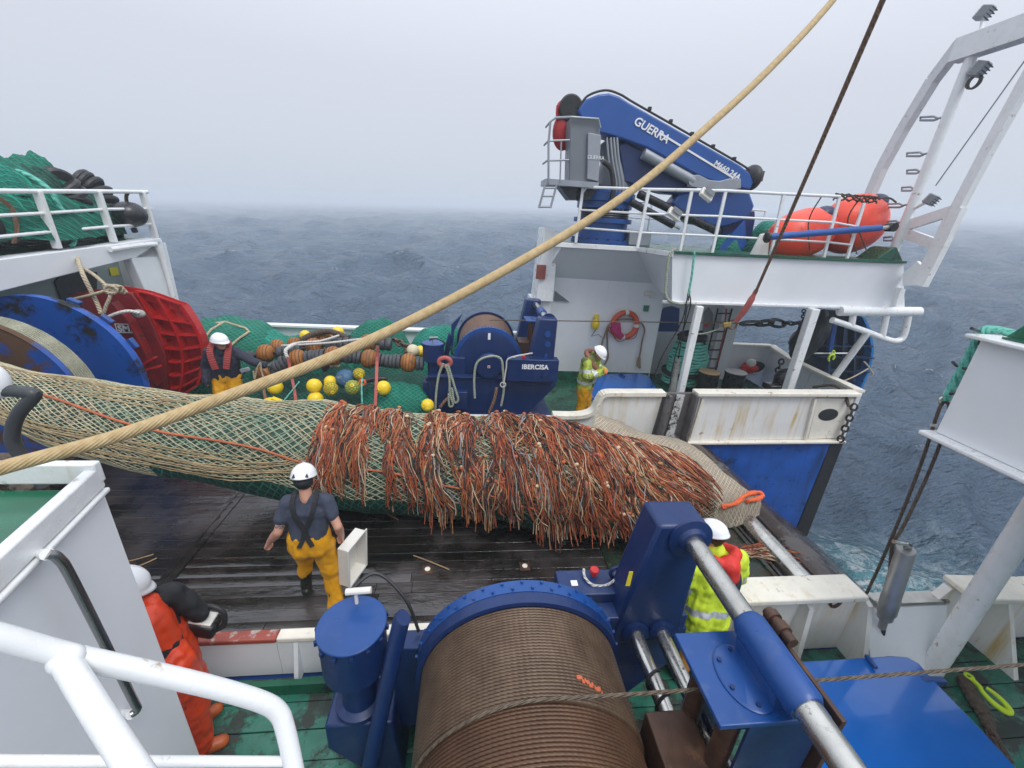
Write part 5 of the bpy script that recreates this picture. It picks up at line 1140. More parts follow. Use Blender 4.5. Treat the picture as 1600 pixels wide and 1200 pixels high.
# stowed nets on the platform
gP = 'nets stowed on the left platform'
zb = e1.z + .06
hc = P(40, 330, x=-7.6); 
h_ = heap((-7.9, 7.6, zb), 1.25, 2.0, 1.12, 21, net_green, 'net_heap', 'tall pile of green net stowed on the left platform', group=gP, fold=.14, p=2.6, k=7)
heap((-7.25, 7.2, zb), .55, 1.2, .75, 22, net_green2, 'net_heap', 'teal net bundle sagging against the left railing', group=gP, fold=.12, p=2.6, k=7)
heap((-7.3, 9.0, zb), .55, .7, .72, 23, net_dark, 'net_heap', 'dark green net end beside the black discs', group=gP, fold=.12)
def discstack(label, pts, n, r):
    t = thing('ground_gear', label, 'ground gear', pts[0]); p_ = smooth_path(pts, 8)
    for i in range(n):
        f = i / (n - 1) * (len(p_) - 1.001); j = int(f); q = p_[j].lerp(p_[j + 1], f - j); d = (p_[j + 1] - p_[j]).normalized(); h = .055
        MB().lathe([(.03, -h), (r - .03, -h), (r, -h * .4), (r, h * .4), (r - .03, h), (.03, h)], q, d, 28).build('rubber_disc', black, t)
for (dx, dy, rx, ry, hh, sd, m, lab) in ((.75, -.3, .5, .75, .55, 41, net_green2, 'bright teal net fold on the near side of the left pile'), (.55, .75, .5, .6, .5, 42, net_green, 'green net roll beside the discs of the left pile'), (.15, -.8, .6, .6, .5, 43, net_dark, 'dark green net fold behind the brown strap'), (.2, .2, .7, .7, .42, 44, net_green2, 'rounded teal net lump on top of the left pile'), (.85, .35, .35, .5, .4, 45, net_dark, 'dark green net end squeezed behind the left rail'), (-.3, 1.0, .6, .6, .45, 46, net_green, 'green net hump at the outer end of the left pile'), (.5, -1.2, .5, .6, .5, 47, net_green, 'green net hump at the near end of the left pile')):
    u_ = min(.97, math.hypot(dx / 1.25, dy / 2.0)); z_ = zb + 1.12 * max(1 - u_ ** 2.6, 0) ** .62
    heap((-7.9 + dx, 7.6 + dy, max(z_ - .30, zb)), rx, ry, hh, sd, m, 'net_heap', lab, group=gP, fold=.12, lump=.5, k=10)
discstack('row of black rubber discs along the foot of the stowed nets', [Vector((-6.75, 6.0, zb + .20)), Vector((-6.72, 7.2, zb + .2)), Vector((-6.75, 8.2, zb + .2))], 15, .2)
discstack('string of big black rubber discs draped over the green net pile', [P(80, 285, x=-7.3), P(95, 290, x=-7.0), P(112, 310, x=-6.95), P(118, 345, x=-6.9)], 8, .26)
discstack('black rubber discs at the right end of the net pile', [P(125, 285, x=-7.5), P(150, 300, x=-7.3), P(165, 330, x=-7.2), P(165, 362, x=-7.2)], 9, .27)
nr = MB(); nr.tube(smooth_path([P(0, 262, x=-7.0), P(40, 272, x=-6.8), P(75, 295, x=-6.6), P(95, 325, x=-6.5), P(112, 345, x=-6.5), P(116, 375, x=-6.5), P(112, 384, x=-6.48)], 6), .035, 8)
solo('rope_tail', nr, teal_rope, 'teal rope hanging down over the left railing', 'rope')
strap([P(-10, 305, x=-6.6), P(18, 325, x=-6.5), P(26, 355, x=-6.5), P(22, 380, x=-6.48)], 'brown strap round the stowed nets at the left edge', brown_rope, .07)
orb = MB()
for k in range(3): orb.tube(smooth_path([P(45 + 6 * k, 305 + 3 * k, x=-6.85), P(55 + 4 * k, 312, x=-6.7), P(60, 322 + 3 * k, x=-6.75)], 4), .03, 6)
solo('twine', orb, orange_rope, 'scraps of orange twine caught in the stowed nets', 'twine')
t = thing('fender', 'black round fender hanging from the end of the left railing', 'fender', P(204, 350, x=XL))
fc = P(203, 335, x=XL - .15); MB().ball(fc, (.27, .27, .23), None, 28, 18).build('fender_body', M('black_fender_rubber', (.022, .023, .026), .32, var=.2), t); MB().bar(fc + Vector((0, 0, -.25)), fc + Vector((0, .02, -.32)), .05).build('fender_plug', black, t)
MB().tube(smooth_path([fc + Vector((0, 0, .22)), fc + Vector((.02, 0, .32)), P(200, 300, x=XL - .08)], 4), .03, 8).build('fender_lanyard', dark_rope, t)

# ================================================================ COD END NET across the trawl deck
ST = [(-6.6, 5.0, 2.05, .26), (-5.35, 4.9, 1.65, .31), (-4.64, 4.9, 1.35, .43), (-3.77, 4.9, 1.14, .49), (-2.88, 5.0, .93, .575), (-2.13, 5.1, .74, .66), (-1.12, 4.98, .68, .68), (-.25, 4.88, .67, .67), (.62, 4.76, .69, .69), (1.46, 4.55, .68, .69), (2.12, 4.42, .60, .62), (2.83, 4.40, .50, .53), (3.3, 4.42, .36, .36), (3.75, 4.46, .14, .12)]
sx_ = np.array([a[0] for a in ST]); SA = np.array(ST)
def spine(x):
    i = np.interp(x, sx_, np.arange(len(ST))); p_ = []
    k = int(min(max(math.floor(i), 0), len(ST) - 2)); t = i - k
    P0, P1, P2, P3 = SA[max(k - 1, 0)], SA[k], SA[k + 1], SA[min(k + 2, len(ST) - 1)]
    return .5 * (2 * P1 + (P2 - P0) * t + (2 * P0 - 5 * P1 + 4 * P2 - P3) * t * t + (3 * P1 - P0 - 3 * P2 + P3) * t ** 3)
def surf(x, th, off=0.0):
    """point of the cod end: th = 0 on top, + towards the camera side"""
    th = th + .13 * mnoise.noise(Vector((x * .9, math.cos(th) * 1.2, math.sin(th) * 1.2)))
    _, y, z, r = spine(x)
    lump = 1 + .085 * mnoise.noise(Vector((x * 1.7, math.cos(th) * 1.5 + 5, math.sin(th) * 1.5))) + .02 * mnoise.noise(Vector((x * 6, math.cos(th) * 5, math.sin(th) * 5)))
    rr = r * lump + off; q = Vector((x, y - math.sin(th) * rr * 1.04, z + math.cos(th) * rr))
    if q.z < .02 + off: q.z = .02 + off * .6
    return q
ce = thing('cod_end_net', 'full trawl cod end with orange chafing fringe hauled across the wooden deck', 'cod end', (-.5, 4.9, 0))
core = MB().grid(lambda u, v: surf(-6.6 + 9.75 * u, 2 * math.pi * v, -.012), 150, 64, closed_v=True); core.uv = [[(mv.x * 6.5, math.atan2(-(mv.y - 4.8), mv.z - .6) * 5) for mv in (core.v[i] for i in f)] for f in core.f]
core.build('packed_net', net_core, ce, sharp=180)
cord_a = M('tan_net_cord', (.52, .45, .30), .8, var=.25, scale=4, bump=.2); cord_b = M('sage_net_cord', (.34, .40, .28), .8, var=.3, scale=4, bump=.2); cord_g = M('green_net_cord', (.04, .22, .13), .8, var=.3, bump=.2)
cd_m = MB(); NC = 62
for fam in (1, -1):
    for k in range(NC):
        th0 = 2 * math.pi * k / NC; pth = []
        for x in np.linspace(-6.5, 3.3, 92):
            r = spine(x)[3]; pass
        x = -6.5; th = th0
        while x < 3.2:
            w_ = th % (2 * math.pi)
            pth.append((surf(x, th, .004), w_)); r = spine(x)[3]; x += .095; th += fam * .095 * .52 / max(r, .30) * (.67 / .67)
        run = []
        cd_m.cur = 0 if rnd.random() < .62 else 1
        for q, w_ in pth:
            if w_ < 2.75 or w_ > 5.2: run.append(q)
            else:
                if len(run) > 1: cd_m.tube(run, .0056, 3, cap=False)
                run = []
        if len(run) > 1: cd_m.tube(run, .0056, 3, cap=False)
cd_m.build('mesh_cords', [cord_a, cord_b, cord_g], ce, sharp=180)
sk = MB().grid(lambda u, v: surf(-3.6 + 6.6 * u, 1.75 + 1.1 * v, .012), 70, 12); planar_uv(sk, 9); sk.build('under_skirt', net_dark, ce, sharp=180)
ol = MB(); ol.tube([surf(x, .62 + .16 * (x + 5) + .05 * math.sin(3 * x), .02) for x in np.linspace(-5.0, 3.0, 90)], .013, 8, vs=1); ol.build('seam_rope', M('seam_cord_orange', (.42, .11, .045), .75, var=.25, scale=6), ce)
bn = MB(); r3 = random.Random(12)
for k in range(15):
    a0 = 1.5 + r3.uniform(-.28, .30); s0 = -6.2 + r3.random() * .8; s1 = -1.75 + r3.uniform(-.9, .2); ph = r3.uniform(0, 6)
    bn.tube([surf(x, a0 + .07 * math.sin(2.1 * x + ph) - .55 * max(0, x + 2.6) ** 1.3, .014 + .01 * r3.random()) for x in np.linspace(s0, s1, 44)], .0055, 4, cap=False)
for k in range(16):
    a0 = -.15 + r3.uniform(-.2, .5); s0 = r3.uniform(-6, -3.5); ph = r3.uniform(0, 6)
    bn.tube([surf(x, a0 + .10 * math.sin(1.3 * x + ph), .012) for x in np.linspace(s0, s0 + r3.uniform(.8, 2.2), 24)], .006, 4, cap=False)
bn.build('selvedge_twine', M('tan_twine', (.38, .29, .16), .8, var=.3, scale=10, bump=.2), ce, sharp=180)
# chafing fringe
FM = [M('fringe_orange', (.43, .105, .04), .75, var=.25, scale=8, bump=.2), M('fringe_rust', (.22, .068, .035), .8, var=.3, scale=8, bump=.2), M('fringe_cream', (.55, .42, .27), .8, var=.2, scale=8, bump=.2), M('fringe_ochre', (.40, .20, .08), .8, var=.25, scale=8, bump=.2), M('fringe_dark', (.045, .038, .036), .8, var=.4, scale=8, bump=.2), M('fringe_grey', (.30, .30, .30), .8, var=.3, scale=8, bump=.2)]
FW = [.31, .24, .11, .12, .17, .05]
r4 = random.Random(31)
def strand(mb, x0, th0, L, skew, lat, r, ci, cv=(.12, 0, 3)):
    pts = []; x = x0; th = th0; free = None; ph = r4.uniform(0, 6.28); wig = r4.uniform(.008, .036); off = .014 + .045 * r4.random(); fl = .012 + .05 * r4.random(); st = .075; n = int(L / st); dirn_ = None
    for i in range(n + 1):
        t = i / n; rad = spine(min(max(x, -6.5), 4.1))[3]
        o = off * min(1, .35 + t * 1.6) * (1 + .3 * math.sin(ph + 5 * t))
        if free is None:
            q = surf(x + lat * (.25 + .95 * t) + wig * math.sin(ph + 9 * t), th, o); pts.append(q)
            sk = min(max(skew + cv[0] * math.sin(cv[1] + cv[2] * t), -.5), .96); dth = st / max(rad, .2) * math.sqrt(max(1 - sk * sk, .05)); th += dth; x += st * sk
            if th > 1.92: free = q
        else:
            if free.z > fl + .03: free = free + Vector((st * skew * .6 + .01 * math.sin(ph + 7 * t), -.012, -st * (1 - .3 * abs(skew))))
            else:
                if dirn_ is None: a_ = r4.uniform(-1.2, -.1) + .5; dirn_ = Vector((math.cos(a_), math.sin(a_) - .15, 0)) * st
                free = Vector((free.x, free.y, fl)) + dirn_ + Vector((0, .015 * math.sin(ph + 8 * t), 0))
            pts.append(free.copy())
    mb.cur = ci
    if len(pts) > 2: mb.tube(pts, [r * (1 - .25 * (i / len(pts))) for i in range(len(pts))], 3, cap=False)
rows = [(-1.60, .02, [(-.15, 1.1), (.60, 1.0)], .065), (-1.28, .03, [(-.45, .8), (.30, 1.2)], .065), (-1.00, .06, [(-.25, .7)], .08), (-.80, .09, [(.05, .8), (.65, 1.0)], .075),
        (-.47, .12, [(-.45, .8), (.15, .8), (.80, 1.15)], .095), (-.03, .17, [(-.50, .8), (.05, .85), (1.0, .9)], .10), (.42, .22, [(-.50, .9), (.30, .95), (.82, 1.1), (1.25, .7)], .10),
        (.86, .30, [(-.55, .9), (-.1, .9), (.55, .9), (1.15, 1.0)], .11), (1.26, .38, [(-.4, 1.0), (.2, .95), (.75, .9), (1.3, .8)], .11), (1.60, .48, [(-.6, 1.0), (-.05, 1.0), (.5, 1.0), (1.1, .9)], .11), (1.90, .60, [(-.4, 1.0), (.25, 1.0), (.8, .9), (1.4, .7)], .11),
        (2.14, .70, [(-.6, 1.05), (0, 1.0), (.55, 1.0), (1.2, .8)], .11), (2.36, .80, [(-.5, 1.0), (-.15, .85), (.3, .8), (.8, .8), (1.3, .6)], .10), (2.56, .87, [(-.35, .9), (.1, .6), (.6, .5)], .09)]
for (x, skew, tas, spread) in rows:
    mb = MB()
    for (th, L) in tas:
        xx = x + r4.uniform(-.06, .06); tt = th + r4.uniform(-.10, .10); sub_ = [(r4.gauss(0, spread), r4.gauss(0, .06), r4.uniform(.72, 1.1), r4.uniform(-.25, .25), (r4.uniform(.10, .34), r4.uniform(0, 6.28), r4.uniform(2.5, 5.5))) for _ in range(7)]
        for k in range(66):
            sl, ss, sL, tone, cv_ = sub_[k % 7]; lat = sl + r4.gauss(0, .026)
            fw_ = [max(.02, FW[0] - tone * .5), max(.02, FW[1] + tone * .3), max(.02, FW[2] - tone * .25), FW[3], max(.02, FW[4] + tone * .5), FW[5]]
            strand(mb, xx + lat * .35, tt + r4.uniform(-.04, .05), L * (.86 if x < 1.5 else .78) * sL * r4.uniform(.80, 1.10), min(max(skew + ss + r4.gauss(0, .03), -.3), .95), lat, .0085, r4.choices(range(6), fw_)[0], cv_)
        for q in range(7):
            kn_ = surf(xx + sub_[q][0] * .55, tt, .03); mb.cur = r4.choice((0, 1, 1, 2, 3)); mb.ball(kn_ + Vector((0, r4.uniform(-.02, .01), r4.uniform(-.03, .03))), (.028, .022, .020), None, 8, 6)
    mb.build('chafing_fringe', FM, ce, sharp=180)
mb = MB()
for k in range(300):
    x0 = -.1 + 2.7 * r4.random() ** .8; strand(mb, x0, r4.uniform(-.6, 1.25), r4.uniform(.3, .75), min(.95, max(-.2, .18 + .24 * x0 + r4.gauss(0, .28))), r4.gauss(0, .05), .0078, r4.choices(range(6), [.25, .28, .12, .12, .15, .08])[0], (r4.uniform(.1, .5), r4.uniform(0, 6.28), r4.uniform(3, 8)))
mb.build('matted_fringe', FM, ce, sharp=180)
# tail of the cod end lying over the roller
Fe = smooth_path([P(930, 675, z=.45), P(1000, 690, z=.40), P(1075, 699, z=.30), P(1122, 738, z=.24), P(1165, 765, z=.22), P(1190, 772, z=.2)], 6)
Ne = smooth_path([P(900, 832, z=.05), P(980, 840, z=.05), P(1060, 836, z=.05), P(1110, 828, z=.04), P(1150, 822, z=.03), P(1186, 806, z=.05)], 6)
def tailf(u, v):
    i = u * (len(Fe) - 1.001); a = int(i); f = i - a
    p_ = Fe[a].lerp(Fe[a + 1], f).lerp(Ne[a].lerp(Ne[a + 1], f), v)
    return p_ + Vector((0, 0, (.88 * max(1 - u, 0) ** 1.25 + .07) * math.sin(math.pi * v) ** .8 + .05 * fb(p_ * 2.3, 4) + .02 * math.sin(14 * v + 5 * u)))
tl = MB().grid(tailf, 60, 44); tl.uv = [[(c_[0] * 1, c_[1] * 1) for c_ in [(core_v.x * 16, core_v.y * 16) for core_v in (tl.v[i] for i in f)]] for f in tl.f]
tl.build('tail_netting', net_tan, ce, sharp=180)
kt = MB()
kc = [P(1128, 792, z=.33), P(1150, 786, z=.34), P(1165, 774, z=.34), P(1182, 769, z=.30), P(1192, 773, z=.28), P(1186, 779, z=.29), P(1168, 783, z=.32)]
for j in range(3): kt.tube([q + Vector((.012 * math.cos(2.1 * j + i), .012 * math.sin(2.1 * j + i), .010 * math.sin(2 * j))) for i, q in enumerate(smooth_path(kc, 5))], .022, 8)
kt.build('cod_line_knot', orange_rope, ce)
sc2 = MB()
for k in range(60):
    x0 = r4.uniform(1145, 1200); a = P(x0, r4.uniform(850, 872), z=.012 + .02 * r4.random()); d = Vector((r4.uniform(.1, .5), r4.uniform(-.2, .1), 0)); sc2.cur = r4.choice((0, 0, 1, 2)); sc2.tube([a, a + d * .5 + Vector((0, .02, .02)), a + d], .008, 3, cap=False)
solo('twine', sc2, FM[:3], 'loose orange twine scattered on the apron behind the bending man', 'twine', sharp=180)
for (pts, lab) in (([(545, 760), (560, 765), (585, 750), (620, 772)], ''), ): pass
tw = MB()
for pts in ([(646, 868), (668, 876), (702, 890)], [(180, 895), (215, 885), (245, 872)], [(185, 878), (205, 876), (240, 866)], [(600, 800), (622, 812)]): tw.tube(smooth_path([P(x, y, z=.014) for x, y in pts], 5), .007, 5)
solo('twine', tw, M('straw_twine', (.30, .20, .11), .8, var=.3), 'thin straw coloured twine scraps lying on the wooden deck', 'twine')
for i, (x, y) in enumerate(((668, 890), (820, 885), (305, 860), (293, 872))):
    if i < 2:
        t = thing('deck_bolt', ('pale deck socket in the planks left of centre, above the near drum', 'pale deck socket in the planks nearer the control box')[i], 'deck socket', P(x, y, z=0)); c = P(x, y, z=.0)
        MB().lathe([(.03, .004), (.032, .012), (.018, .013), (.016, .006), (.002, .006)], c, (0, 0, 1), 20).build('socket_ring', cream, t); MB().bb(c + Vector((-.06, -.06, -.002)), c + Vector((.06, .06, .0035))).build('socket_plate', rust_steel, t)
# ================================================================ PEOPLE
def capsule(mb, a, b, ra, rb, n=14):
    a = Vector(a); b = Vector(b); d = b - a; L = d.length
    if L < 1e-5: return mb.ball(a, ra, None, n, 8)
    pr = [(ra * math.sin(q), -ra * math.cos(q)) for q in np.linspace(.05, math.pi / 2, 5)] + [(rb * math.cos(q), L + rb * math.sin(q)) for q in np.linspace(0, math.pi / 2 - .05, 5)]
    return mb.lathe(pr, a, d, n)
def fuse(mb, name, mats, parent, voxel=.012, smooth=3, fold=0.0, fscale=9, band=None):
    """one continuous skin over overlapping limbs"""
    tmp = bpy.data.meshes.new('tmp'); tmp.from_pydata([tuple(v) for v in mb.v], [], mb.f); ob = bpy.data.objects.new('tmp', tmp); COL.objects.link(ob)
    md = ob.modifiers.new('r', 'REMESH'); md.mode = 'VOXEL'; md.voxel_size = voxel
    ms = ob.modifiers.new('s', 'SMOOTH'); ms.factor = .5; ms.iterations = smooth
    me = bpy.data.meshes.new_from_object(ob.evaluated_get(bpy.context.evaluated_depsgraph_get())); bpy.data.objects.remove(ob)
    if fold:
        nv = [v.normal.copy() for v in me.vertices]
        for v, n_ in zip(me.vertices, nv):
            q = v.co * fscale; v.co += n_ * fold * (fb(Vector((q.x, q.y, q.z * .55)), 3) + .6 * (abs(mnoise.noise(Vector((q.x * .8, q.y * .8, q.z * 1.5 + 7)))) - .25))
    me.materials.clear(); mats = mats if isinstance(mats, (list, tuple)) else [mats]
    for m in mats: me.materials.append(m)
    if band:
        for p_ in me.polygons: p_.material_index = band(p_.center)
    me.polygons.foreach_set('use_smooth', [True] * len(me.polygons)); me.name = name
    off = Vector(parent['base']); me.transform(Matrix.Translation(-off))
    o = bpy.data.objects.new(name, me); COL.objects.link(o); o.parent = parent; o['base'] = parent['base']; return o
def hand(mb, wr, d, up, curl=.6, flip=1, s=1.0):
    """palm, four unequal bent fingers and a thumb; d = pointing direction, up = back of the hand"""
    d = Vector(d).normalized(); up = (Vector(up) - d * Vector(up).dot(d)).normalized(); sd_ = d.cross(up) * flip
    for o in (-.026, -.009, .009, .026): capsule(mb, wr + sd_ * o * .6, wr + d * .085 * s + sd_ * o, .016, .014, 8)
    for o, L in ((-.031, .062), (-.0105, .075), (.0105, .071), (.031, .055)):
        a = wr + d * .088 * s + sd_ * o; p1 = a + (d * math.cos(curl) - up * math.sin(curl)) * L * .5 * s; p2 = p1 + (d * math.cos(curl * 2.3) - up * math.sin(curl * 2.3)) * L * .5 * s
        capsule(mb, a, p1, .0095, .0088, 8); capsule(mb, p1, p2, .0088, .0075, 8)
    a = wr + d * .03 - sd_ * .03; p1 = a + d * .035 - sd_ * .03 - up * .012; p2 = p1 + d * .03 - up * .012; capsule(mb, a, p1, .013, .011, 8); capsule(mb, p1, p2, .011, .009, 8)
def person(label, base, ang, J, outfit, group=None, s=1.0):
    t = thing('person', label, 'person', base, group); base = Vector(base); Rm = Matrix.Rotation(ang, 3, 'Z')
    W = lambda p_: base + Rm @ (Vector(p_) * s)
    D = dict(pelvis=(0, 0, .96), chest=(0, .0, 1.33), neck=(0, .01, 1.50), head=(0, .04, 1.645), shL=(-.185, 0, 1.44), shR=(.185, 0, 1.44), elL=(-.26, -.02, 1.15), elR=(.26, -.02, 1.15), wrL=(-.27, .08, .90), wrR=(.27, .08, .90),
             hpL=(-.095, 0, .92), hpR=(.095, 0, .92), knL=(-.11, .02, .50), knR=(.11, .02, .50), anL=(-.11, -.02, .09), anR=(.11, -.02, .09), look=(0, 1, -.05), up=(0, 0, 1))
    keys = list(D); D.update(J); j = {k: (W(v) if k not in ('look', 'up') else (Rm @ Vector(v)).normalized()) for k, v in D.items() if k in keys}
    look = j['look']; up = (j['up'] - look * j['up'].dot(look)).normalized(); sd_ = look.cross(up)
    fw = Rm @ Vector((0, 1, 0)); toeL = j['anL'] + (Rm @ Vector(J.get('tdL', (-.03, .15, -.05)))) * s; toeR = j['anR'] + (Rm @ Vector(J.get('tdR', (.03, .15, -.05)))) * s
    hd = j['head']
    # ---- the body, one surface
    b = MB(); RotH = Matrix((sd_, look, up)).transposed()
    b.ball(hd + up * .02, (.076 * s, .096 * s, .112 * s), RotH, 20, 14); b.ball(hd + look * .035 - up * .055, (.056 * s, .06 * s, .062 * s), RotH, 14, 10)
    capsule(b, hd + look * .092 + up * .01, hd + look * .112 - up * .022, .010, .015, 8)
    capsule(b, hd + look * .088 - up * .062 - sd_ * .018, hd + look * .088 - up * .062 + sd_ * .018, .009, .009, 8)
    for q in (-1, 1): b.ball(hd + sd_ * .078 * q - look * .005 - up * .005, (.012, .022, .032), RotH, 10, 8); capsule(b, hd + look * .085 + up * .032 + sd_ * .012 * q, hd + look * .078 + up * .034 + sd_ * .045 * q, .009, .008, 8)
    capsule(b, j['neck'] - (hd - j['neck']) * .3, hd - up * .04, .062 * s, .052 * s)
    for sg in (-1, 1):
        o = Rm @ Vector((sg * .075, 0, 0)) * s; sl = outfit.get('slim', 1.0); o = o * sl; capsule(b, j['pelvis'] + o * .9, j['chest'] + o * .95, .105 * s * sl, .105 * s * sl); capsule(b, j['chest'] + o * .95, j['neck'] + o * .45 - Vector((0, 0, .08)), .10 * s, .05 * s)
    for L in 'LR':
        sh, el, wr, hp, kn, an = (j[q + L] for q in ('sh', 'el', 'wr', 'hp', 'kn', 'an')); toe = toeL if L == 'L' else toeR
        capsule(b, j['neck'] + (sh - j['neck']) * .3 - Vector((0, 0, .06)), sh, .052 * s, .052 * s); capsule(b, sh, el, .050 * s, .043 * s); capsule(b, el, el.lerp(wr, .35), .043 * s, .045 * s); capsule(b, el.lerp(wr, .35), wr, .045 * s, .029 * s)
        capsule(b, hp, kn, .088 * s, .058 * s); capsule(b, kn, kn.lerp(an, .35), .056 * s, .060 * s); capsule(b, kn.lerp(an, .35), an, .060 * s, .038 * s); capsule(b, an - Vector((0, 0, .03)), toe, .042 * s, .032 * s)
        hdv = Rm @ Vector(J['hd' + L]) if 'hd' + L in J else (wr - el); hup = Rm @ Vector(J.get('hu' + L, (-1 if L == 'L' else 1, 0, .2)))
        if outfit.get('gloves') is None: hand(b, wr + hdv.normalized() * .01, hdv, hup, J.get('curl', .75), 1 if L == 'R' else -1, s)
        else: capsule(b, wr, wr + hdv.normalized() * .05, .03, .026, 8)
    bm_ = outfit.get('body_mats', outfit.get('skin', skin)); fuse(b, 'body', bm_, t, .0085, 2, band=outfit.get('body_band', None) and outfit['body_band'](j))
    for q in (-1, 1):
        MB().ball(hd + look * .080 + up * .016 + sd_ * .030 * q, .0125, None, 10, 8).build('eye', foamw, t)
        MB().ball(hd + look * .0905 + up * .016 + sd_ * .030 * q, .0055, None, 8, 6).build('pupil', black, t)
    if outfit.get('hair', True):
        h = MB(); h.ball(hd + up * .025 - look * .012, (.083 * s, .098 * s, .108 * s), RotH, 18, 12); hs2 = fuse(h, 'hair', hair_m, t, .012, 1, .006, 30)
        # cut the face side away
        bmx = bmesh.new(); bmx.from_mesh(hs2.data); off = Vector(t['base'])
        bmesh.ops.delete(bmx, geom=[v for v in bmx.verts if (v.co + off - hd).dot(look) > .035 and (v.co + off - hd).dot(up) < .075], context='VERTS'); bmx.to_mesh(hs2.data); bmx.free()
    # ---- trousers
    if outfit.get('trousers'):
        tr = MB(); wide = outfit.get('wide', 1.0)
        for sg in (-1, 1): o = Rm @ Vector((sg * .07, 0, 0)) * s; capsule(tr, j['pelvis'] + o * wide - Vector((0, 0, .02)), j['pelvis'] + o * wide + Vector((0, 0, outfit.get('rise', .10))), (.145 if not outfit.get('low', 0) < -.05 else .10) * s, (.135 if not outfit.get('low', 0) < -.05 else .10) * s * wide)
        for L in 'LR':
            hp, kn, an = j['hp' + L], j['kn' + L], j['an' + L]; cut = outfit.get('cuff' + L, outfit.get('cuff', .8)); e_ = kn.lerp(an, cut)
            capsule(tr, hp + Vector((0, 0, .02 if not outfit.get('low', 0) < -.05 else -.10)), kn, .122 * s * wide, .092 * s * wide); capsule(tr, kn, e_, .092 * s * wide, .082 * s * wide)
        to = fuse(tr, 'trousers', outfit['trousers'], t, .0125, 3, .022, 8)
    if outfit.get('bib'):
        bb_ = MB()
        for sg in (-1, 1): o = Rm @ Vector((sg * .08, 0, 0)) * s; capsule(bb_, j['pelvis'] + o, j['chest'] + o * .9 + Vector((0, 0, outfit['bib'])), .148 * s, .143 * s)
        fuse(bb_, 'bib', outfit['trousers'], t, .0125, 3, .014, 8)
        for sg in (-1, 1):
            p0 = j['chest'] + fw * .13 + (Rm @ Vector((sg * .08, 0, .03))); p1 = j['shL' if sg < 0 else 'shR'].lerp(j['neck'], .45) + Vector((0, 0, .075)); p2 = j['chest'] - fw * .15 + (Rm @ Vector((sg * .05, 0, .0))); p3 = j['pelvis'] - fw * .16 + Vector((0, 0, .16))
            st_ = MB(); pp2 = smooth_path([p0, p1, p2, p3], 6)
            for a_, b_ in zip(pp2, pp2[1:]): st_.beam(a_, b_, .035, .012, fw)
            st_.build('brace_strap', outfit.get('strapm', outfit['trousers']), t)
    # ---- upper garment
    if outfit.get('top'):
        u = MB(); th = outfit.get('thick', .0); low = outfit.get('low', .0); slv = outfit.get('sleeve', 1.0)
        for sg in (-1, 1):
            o = Rm @ Vector((sg * .08, 0, 0)) * s; sl = outfit.get('slim', 1.0); o = o * sl; capsule(u, j['pelvis'] + o * .95 + Vector((0, 0, low)), j['chest'] + o * 1.05, (.130 + th) * s * sl, (.134 + th) * s * sl); capsule(u, j['chest'] + o, j['neck'] + o * .7 - Vector((0, 0, .065)), (.13 + th) * s, (.072 + th) * s)
        for L in 'LR':
            sh, el, wr = (j[q + L] for q in ('sh', 'el', 'wr')); capsule(u, j['neck'] + (sh - j['neck']) * .22 - Vector((0, 0, .05)), sh, (.068 + th) * s, (.074 + th) * s)
            if slv >= 1: capsule(u, sh, el, (.070 + th) * s, (.058 + th) * s); capsule(u, el, el.lerp(wr, .95), (.058 + th) * s, (.047 + th) * s)
            else: capsule(u, sh, sh.lerp(el, slv), (.068 + th) * s, (.064 + th) * s)
        if outfit.get('collar'): capsule(u, j['neck'] - Vector((0, 0, .05)), j['neck'] + Vector((0, 0, .03)), (.085 + th) * s, .08 * s)
        mats = [outfit['top'], outfit.get('bandm', reflect)]; bf = None
        if outfit.get('bands'):
            ax_ = (j['chest'] - j['pelvis']).normalized()
            def bf(c):
                c = c  # world coordinates of the face
                best = min(((c - (j['sh' + L].lerp(j['el' + L], f))).length, L, f, 0) for L in 'LR' for f in (.2, .5, .8))
                best2 = min(((c - (j['el' + L].lerp(j['wr' + L], f))).length, L, f, 1) for L in 'LR' for f in (.2, .5, .8))
                tor = (c - j['pelvis']).dot(ax_) / (j['chest'] - j['pelvis']).length; b0 = min(best, best2)
                inarm = b0[0] < .115 and (abs((Rm.transposed() @ (c - j['chest'])).x) > .17 * s or b0[3] == 1)
                if inarm:
                    A, B_ = (j['sh' + b0[1]], j['el' + b0[1]]) if b0[3] == 0 else (j['el' + b0[1]], j['wr' + b0[1]]); f = (c - A).dot(B_ - A) / (B_ - A).length_squared
                    return 1 if (b0[3] == 0 and .62 < f < .86) or (b0[3] == 1 and .35 < f < .60) else 0
                return 1 if any(a_ < tor < b_ for a_, b_ in outfit['bands']) else 0
        fuse(u, outfit.get('topname', 'jacket'), mats, t, .0115, 3, outfit.get('fold', .014), 9, band=bf)
    # ---- boots, gloves
    bt = MB()
    for L in 'LR':
        kn, an = j['kn' + L], j['an' + L]; toe = toeL if L == 'L' else toeR; q = MB(); capsule(q, kn.lerp(an, .45), an, .066 * s, .058 * s); capsule(q, an - Vector((0, 0, .035)) - (toe - an).normalized() * .035, toe, .052 * s, .046 * s); capsule(q, an - Vector((0, 0, .06)), toe - Vector((0, 0, .015)), .045, .04); fuse(q, 'boot', outfit.get('boots', boot_m), t, .010, 2)
